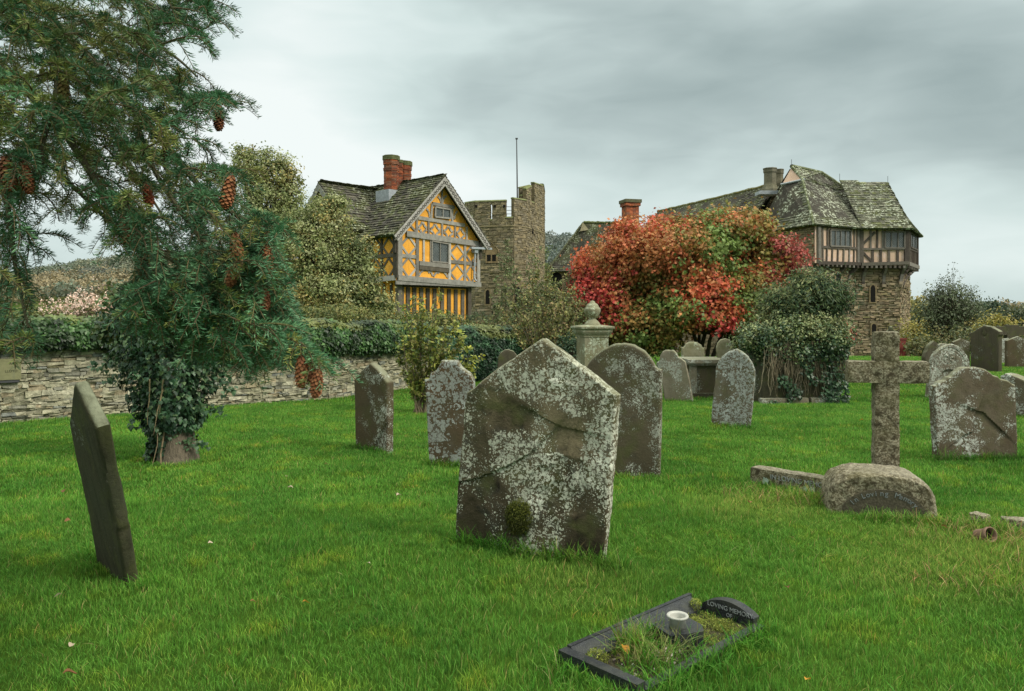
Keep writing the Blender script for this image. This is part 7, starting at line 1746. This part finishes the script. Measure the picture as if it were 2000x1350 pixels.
LIMBS = [
 ([TX+[0, 0, 3.4], P(-400, -260, 3.2), P(0, -60, 3.0), P(120, 60, 2.95), P(210, 150, 2.85), P(260, 215, 2.8), P(330, 290, 2.7), P(400, 375, 2.65), P(470, 425, 2.6), P(530, 445, 2.55)], .045),
 ([TX+[0, 0, 3.7], P(-300, -320, 3.6), P(100, -120, 3.4), P(250, -20, 3.2), P(330, 30, 3.1), P(395, 70, 3.05)], .035),
 ([TX+[0, 0, 2.7], P(-450, 0, 3.1), P(-40, 130, 2.75), P(100, 230, 2.6), P(200, 370, 2.5), P(300, 480, 2.45), P(420, 560, 2.45), P(520, 630, 2.45), P(600, 690, 2.4)], .030),
 ([TX+[0, 0, 2.4], P(-400, 200, 2.8), P(-60, 280, 2.6), P(10, 390, 2.5), P(30, 520, 2.5), P(55, 640, 2.45)], .022),
 ([P(235, 185, 2.83), P(300, 175, 2.9), P(370, 190, 2.95), P(430, 200, 3.), P(475, 203, 3.)], .010),
 ([P(-40, 130, 2.75), P(60, 280, 2.9), P(180, 400, 3.0), P(280, 500, 3.05), P(350, 590, 3.0), P(420, 670, 2.95)], .016),
 ([P(260, 215, 2.8), P(300, 330, 2.7), P(380, 450, 2.5), P(450, 520, 2.4), P(500, 590, 2.4), P(545, 680, 2.4)], .012),
 ([TX+[0, 0, 3.0], P(-300, -100, 3.9), P(50, 60, 3.9), P(180, 200, 3.8), P(260, 330, 3.7), P(330, 440, 3.6)], .03),
 ([P(100, 60, 2.9), P(110, 160, 2.6), P(90, 260, 2.45), P(60, 350, 2.4)], .012),
 ([P(120, 60, 2.95), P(180, 40, 3.1), P(260, 60, 3.2), P(340, 110, 3.2), P(385, 150, 3.15)], .012),
]
for pts, r0 in LIMBS:
    p = cr(pts); t = np.linspace(0, 1, len(p)); tube(limb, p, r0*.42*(1-t)**.8+.004, 7, BKC, False)
    for q in p:
        if 1000+F*q[0]/max(q[1], .1) > -120: addnode(q)
POLY = [(-90, -90), (398, -90), (425, 25), (412, 95), (350, 45), (345, 120), (385, 172), (470, 203), (440, 222), (388, 222), (365, 290), (400, 315), (445, 318), (478, 395), (500, 440), (560, 432), (535, 480), (548, 560), (585, 640), (612, 700), (560, 690), (520, 672), (505, 725), (470, 700), (400, 690), (330, 640), (250, 640), (235, 590), (280, 530), (225, 495), (185, 455), (110, 425), (55, 395), (62, 560), (75, 680), (-90, 700)]
att = []
rg = np.random.default_rng(12)
while len(att) < 1600:
    q = rg.uniform([-90, -90], [620, 730]); 
    if inpoly(np.array([q[0]]), np.array([q[1]]), POLY)[0]:
        if rg.uniform() < (.45 if (q[0] < 110 and q[1] > 400) else 1): att.append(P(q[0], q[1], rg.uniform(2.15, 3.1) if rg.uniform() < .62 else rg.uniform(3.1, 4.2)))
POLY2 = [(235, 560), (330, 540), (470, 500), (545, 500), (590, 640), (625, 705), (560, 700), (500, 735), (440, 705), (380, 700), (300, 650), (245, 640)]
k_ = 0
while k_ < 520:
    q = rg.uniform([230, 490], [630, 740])
    if inpoly(np.array([q[0]]), np.array([q[1]]), POLY2)[0]: att.append(P(q[0], q[1], rg.uniform(2.15, 3.2))); k_ += 1
# extra tips that mark the outline in the photograph
TIPS = [(432, 15, 3.05), (434, 40, 3.05), (415, 108, 3.05), (400, 100, 3.), (490, 204, 3.0), (470, 190, 3.), (438, 178, 3.), (385, 255, 3.), (372, 250, 3.), (575, 438, 2.5), (520, 340, 2.6), (440, 300, 2.8), (560, 555, 2.4), (642, 712, 2.4), (668, 716, 2.4), (590, 640, 2.4), (555, 600, 2.4), (520, 728, 2.45), (470, 735, 2.6), (488, 740, 2.6), (520, 690, 2.4), (60, 480, 2.5), (55, 545, 2.5), (95, 500, 2.6), (80, 690, 2.45), (60, 700, 2.4), (30, 720, 2.5), (230, 500, 2.7), (135, 465, 2.7), (115, 430, 2.7), (410, 15, 3.1), (396, 0, 3.1), (400, 285, 2.8), (240, 610, 2.7), (265, 650, 2.7), (200, 470, 3.), (360, 30, 3.1), (398, 290, 2.9), (345, 690, 2.9), (300, 655, 2.9)]
CONES = [(427, 207, 3.0, 0, 1.), (453, 345, 2.45, 1, 1.05), (122, 150, 2.6, 2, .95), (45, 318, 2.5, 0, .95), (8, 306, 2.5, 0, 1.1), (238, 425, 2.6, 0, 1.), (284, 358, 2.7, 3, .85), (459, 455, 2.42, 1, 1.), (461, 505, 2.46, 1, .9), (515, 450, 2.5, 0, .8), (522, 480, 2.45, 1, .9), (518, 560, 2.5, 0, .75), (588, 697, 2.4, 1, .9), (606, 700, 2.43, 0, .8), (623, 722, 2.38, 1, .85), (334, 155, 3.0, 4, .9), (326, 278, 2.9, 4, .8), (283, 490, 2.9, 5, .9), (390, 515, 2.8, 5, 1.), (283, 62, 3.1, 4, .8)]
att = [P(a, b, c) for a, b, c in TIPS]+[P(q[0]+dx_, q[1]-3, q[2]-.20) for q in CONES for dx_ in (0,)]+[P(q[0]+22, q[1]+12, q[2]-.22) for q in CONES]+att
arr = np.array(nodes_p); att = np.array(att)
d0 = np.array([np.min(np.linalg.norm(arr-a, axis=1)) for a in att]); att = att[np.argsort(d0)]
shoots = []
NP = np.zeros((60000, 3)); NP[:len(arr)] = arr; cnt = len(arr)
tw = MB()
for a in att:
    d = a-NP[:cnt]; dist = np.linalg.norm(d, axis=1)
    pen = dist+.9*np.maximum(0, d[:, 2])+.35*np.maximum(0, -d[:, 0])   # prefer growing outwards and down
    pen[dist < .10] += .3
    i = int(np.argmin(pen)); s = NP[i]; L = dist[i]
    if L > 1.3 or L < .03: continue
    out = nrm([1, -.1, 0])*L*.28+R.normal(0, .06*L, 3)
    mid = (s+a)/2+out*.6+np.array([0, 0, .16*L]); n = max(5, int(L/.03)); t = np.linspace(0, 1, n)[:, None]
    p = s*(1-t)**2+2*mid*t*(1-t)+a*t*t
    tube(tw, p, np.linspace(.0022+.006*min(L, .7), .0016, n), 5, (.14, .13, .055) if R.uniform() < .5 else (.10, .075, .045), False)
    NP[cnt:cnt+n-1] = p[1:]; cnt += n-1
    shoots.append(p)
limb.build('limbs', M['bark'], fir)
# needles
Nb = MB()
def needles(p, L_n, per_cm, tone, bunch=1.0, fro=0.):
    """bottle-brush of flat needles around a polyline"""
    seg = np.linalg.norm(np.diff(p, axis=0), axis=1); cs_ = np.concatenate([[0], np.cumsum(seg)]); L = cs_[-1]
    n = int(L*100*per_cm*(1-fro)); 
    if n < 2: return
    s = np.sort(R.uniform(L*fro, L, n)); q = np.stack([np.interp(s, cs_, p[:, k]) for k in range(3)], 1)
    tg = np.stack([np.interp(s, cs_, np.gradient(p[:, k])) for k in range(3)], 1); tg /= np.linalg.norm(tg, axis=1, keepdims=True)+1e-9
    up_ = np.array([0, 0, 1.]); sd = np.cross(tg, up_)+1e-6; sd /= np.linalg.norm(sd, axis=1, keepdims=True); u2 = np.cross(sd, tg)
    ang = R.normal(math.pi/2, 1.15, n)   # mostly sides and upper
    rad_ = np.cos(ang)[:, None]*sd+np.sin(ang)[:, None]*u2
    fw = R.uniform(.35, .95, n)[:, None]; d = rad_+tg*fw; d /= np.linalg.norm(d, axis=1, keepdims=True)
    ln = L_n*R.uniform(.75, 1.15, n)*(1-.35*np.clip((s/L-.88)/.12, 0, 1)); w_ = np.cross(d, rad_+R.normal(0, .5, (n, 3))); w_ /= np.linalg.norm(w_, axis=1, keepdims=True)+1e-9; w_ *= .00145
    tip = q+d*ln[:, None]+np.array([0, 0, .0])-0.0
    v = np.stack([q, q+d*(ln*.6)[:, None]+w_, tip, q+d*(ln*.6)[:, None]-w_], 1)
    c = np.array(tone)*(1+R.normal(0, .13, (n, 1))); cc = np.stack([c*.7, c, c*1.35, c], 1)
    Nb.add(v.reshape(-1, 3), np.arange(n*4).reshape(n, 4), np.clip(cc.reshape(-1, 3), .004, 1))
TN = [(.055, .13, .066), (.045, .115, .058), (.075, .16, .08), (.04, .095, .048)]; TO = [(.13, .16, .045), (.16, .17, .05), (.10, .14, .05)]
for p in shoots:
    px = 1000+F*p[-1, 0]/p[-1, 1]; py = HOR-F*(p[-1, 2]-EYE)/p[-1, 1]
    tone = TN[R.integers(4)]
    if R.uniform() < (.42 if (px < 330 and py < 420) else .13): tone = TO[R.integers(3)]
    tone = tuple(np.array(tone)*np.interp(p[-1, 1], [2.2, 2.8, 3.2, 4.0], [1.45, 1.1, .7, .45]))  # depth shade painted in: near shoots brighter, far ones darker
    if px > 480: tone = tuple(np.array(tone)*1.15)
    n = len(p); L = np.sum(np.linalg.norm(np.diff(p, axis=0), axis=1)); k0 = max(0, n-1-int(.34/.03)); tail = p[k0:]
    if len(tail) < 3: tail = p
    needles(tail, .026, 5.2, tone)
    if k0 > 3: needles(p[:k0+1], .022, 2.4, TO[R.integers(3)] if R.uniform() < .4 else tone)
    # side twiglets in a flattened spray
    tl = len(tail); side = 1
    for k in range(1, tl-1, 1):
        base = tail[k]; tg = nrm(tail[min(k+1, tl-1)]-tail[k-1]); sd = nrm(np.cross(tg, [0, 0, 1])+R.normal(0, .25, 3)); side = -side
        if R.uniform() < .3: continue
        l_ = R.uniform(.05, .14)*(1-.5*k/tl); d = nrm(tg*R.uniform(.7, 1.2)+sd*side*R.uniform(.6, 1.)+np.array([0, 0, -.6])+R.normal(0, .14, 3))
        q = np.array([base, base+d*l_*.5+np.array([0, 0, .002]), base+d*l_+np.array([0, 0, -.010])])
        q = cr(q, 3); tube(tw, q, np.linspace(.0016, .0009, len(q)), 4, (.13, .10, .05), False)
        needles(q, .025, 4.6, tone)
tw.build('twigs', M['twig'], fir)
Nb.build('needles', M['needle'], fir)
# --- cones
def cone_mesh(Lc=.095, rc=.020):
    m = MB(); n = 84; ga = 2.39996
    for k in range(n):
        t = k/(n-1); z = -Lc*(.02+.96*t); r_ = rc*math.sin(math.pi*(.10+.86*t))**.55*(.85 if t > .8 else 1); a = k*ga
        er = np.array([math.cos(a), math.sin(a), 0]); et = np.array([-math.sin(a), math.cos(a), 0]); dn = nrm(er*.75+np.array([0, 0, -.8]))
        b_ = er*r_*.35+np.array([0, 0, z+.006]); w_ = .0085*(.6+.6*math.sin(math.pi*(.1+.8*t))); l_ = r_*.95+.004
        pts = []
        for (u, s) in ((0, -.45), (.5, -1), (.88, -.75), (1.0, -.2), (1.02, .2), (.88, .75), (.5, 1), (0, .45)):
            pts.append(b_+dn*l_*u*1.15+et*w_*s+er*.0035*(1-abs(s))*u)
        pts2 = [p-nrm(np.cross(dn, et))*(-.0012) for p in pts]
        c = np.array([(.30, .125, .055), (.24, .09, .04), (.36, .17, .08)][k % 3]); cc = np.array([c*.35, c*.8, c*1.2, c*1.5, c*1.5, c*1.2, c*.8, c*.35])
        m.add(pts, [tuple(range(8))], cc); m.add(pts2, [tuple(range(7, -1, -1))], cc*.5)
    core = np.array([(rc*.55*math.sin(math.pi*(.06+.9*t))**.6+.001, -Lc*t) for t in np.linspace(0, 1, 9)]); lathe(m, core, 8, (0, 0, 0), (.10, .04, .02)); tube(m, [(0, 0, .012), (0, 0, 0)], .0022, 5, (.12, .08, .04)); return m
bpy_cone = None
cm = [flat_mat('cone_'+n_, c, .75, .25, 60, .3, bd=.0006) for n_, c in (('brown', (1, 1, 1)),)]
def cone_mat(nm, tint):
    mt, w = new_mat(nm); c = w.mix(1., attr(w), tint, 'MULTIPLY'); setb(w, c, .7, .3); return mt
CM = [cone_mat('fir_cone_brown', (1.1, 1.0, .95)), cone_mat('fir_cone_orange_brown', (1.4, 1.25, 1.1)), cone_mat('fir_cone_greenish', (.95, 1.7, 1.1)), cone_mat('fir_cone_rusty', (1.2, .75, .65)), cone_mat('fir_cone_olive', (.45, .75, .4)), cone_mat('fir_cone_painted_shade', (.35, .25, .25))]  # the darkest tint paints shade into the cone colour
c0 = cone_mesh()
for k, (px, py, Y, mi, s) in enumerate(CONES):
    Y -= .20; s *= .90; p = P(px, py, Y)
    if k == 0: o = c0.build('cone', CM[0], fir); base_me = o.data; base_me.transform(Matrix.Translation(Vector(TX)))
    else: o = bpy.data.objects.new('cone', base_me); COL.objects.link(o); o.parent = fir
    o.location = Vector(p-TX); o.scale = (s*.88, s*.88, s*1.16*R.uniform(.93, 1.07)); o.rotation_euler = (R.normal(0, .16), R.normal(0, .16), R.uniform(0, 6))
    if mi:
        o.material_slots[0].link = 'OBJECT'; o.material_slots[0].material = CM[mi]
    lb = {2: 'yellow-green unripe cone', 5: 'cone with painted-in shade', 4: 'olive green cone', 3: 'rusty red cone'}.get(mi)
    if lb: o['label'] = lb
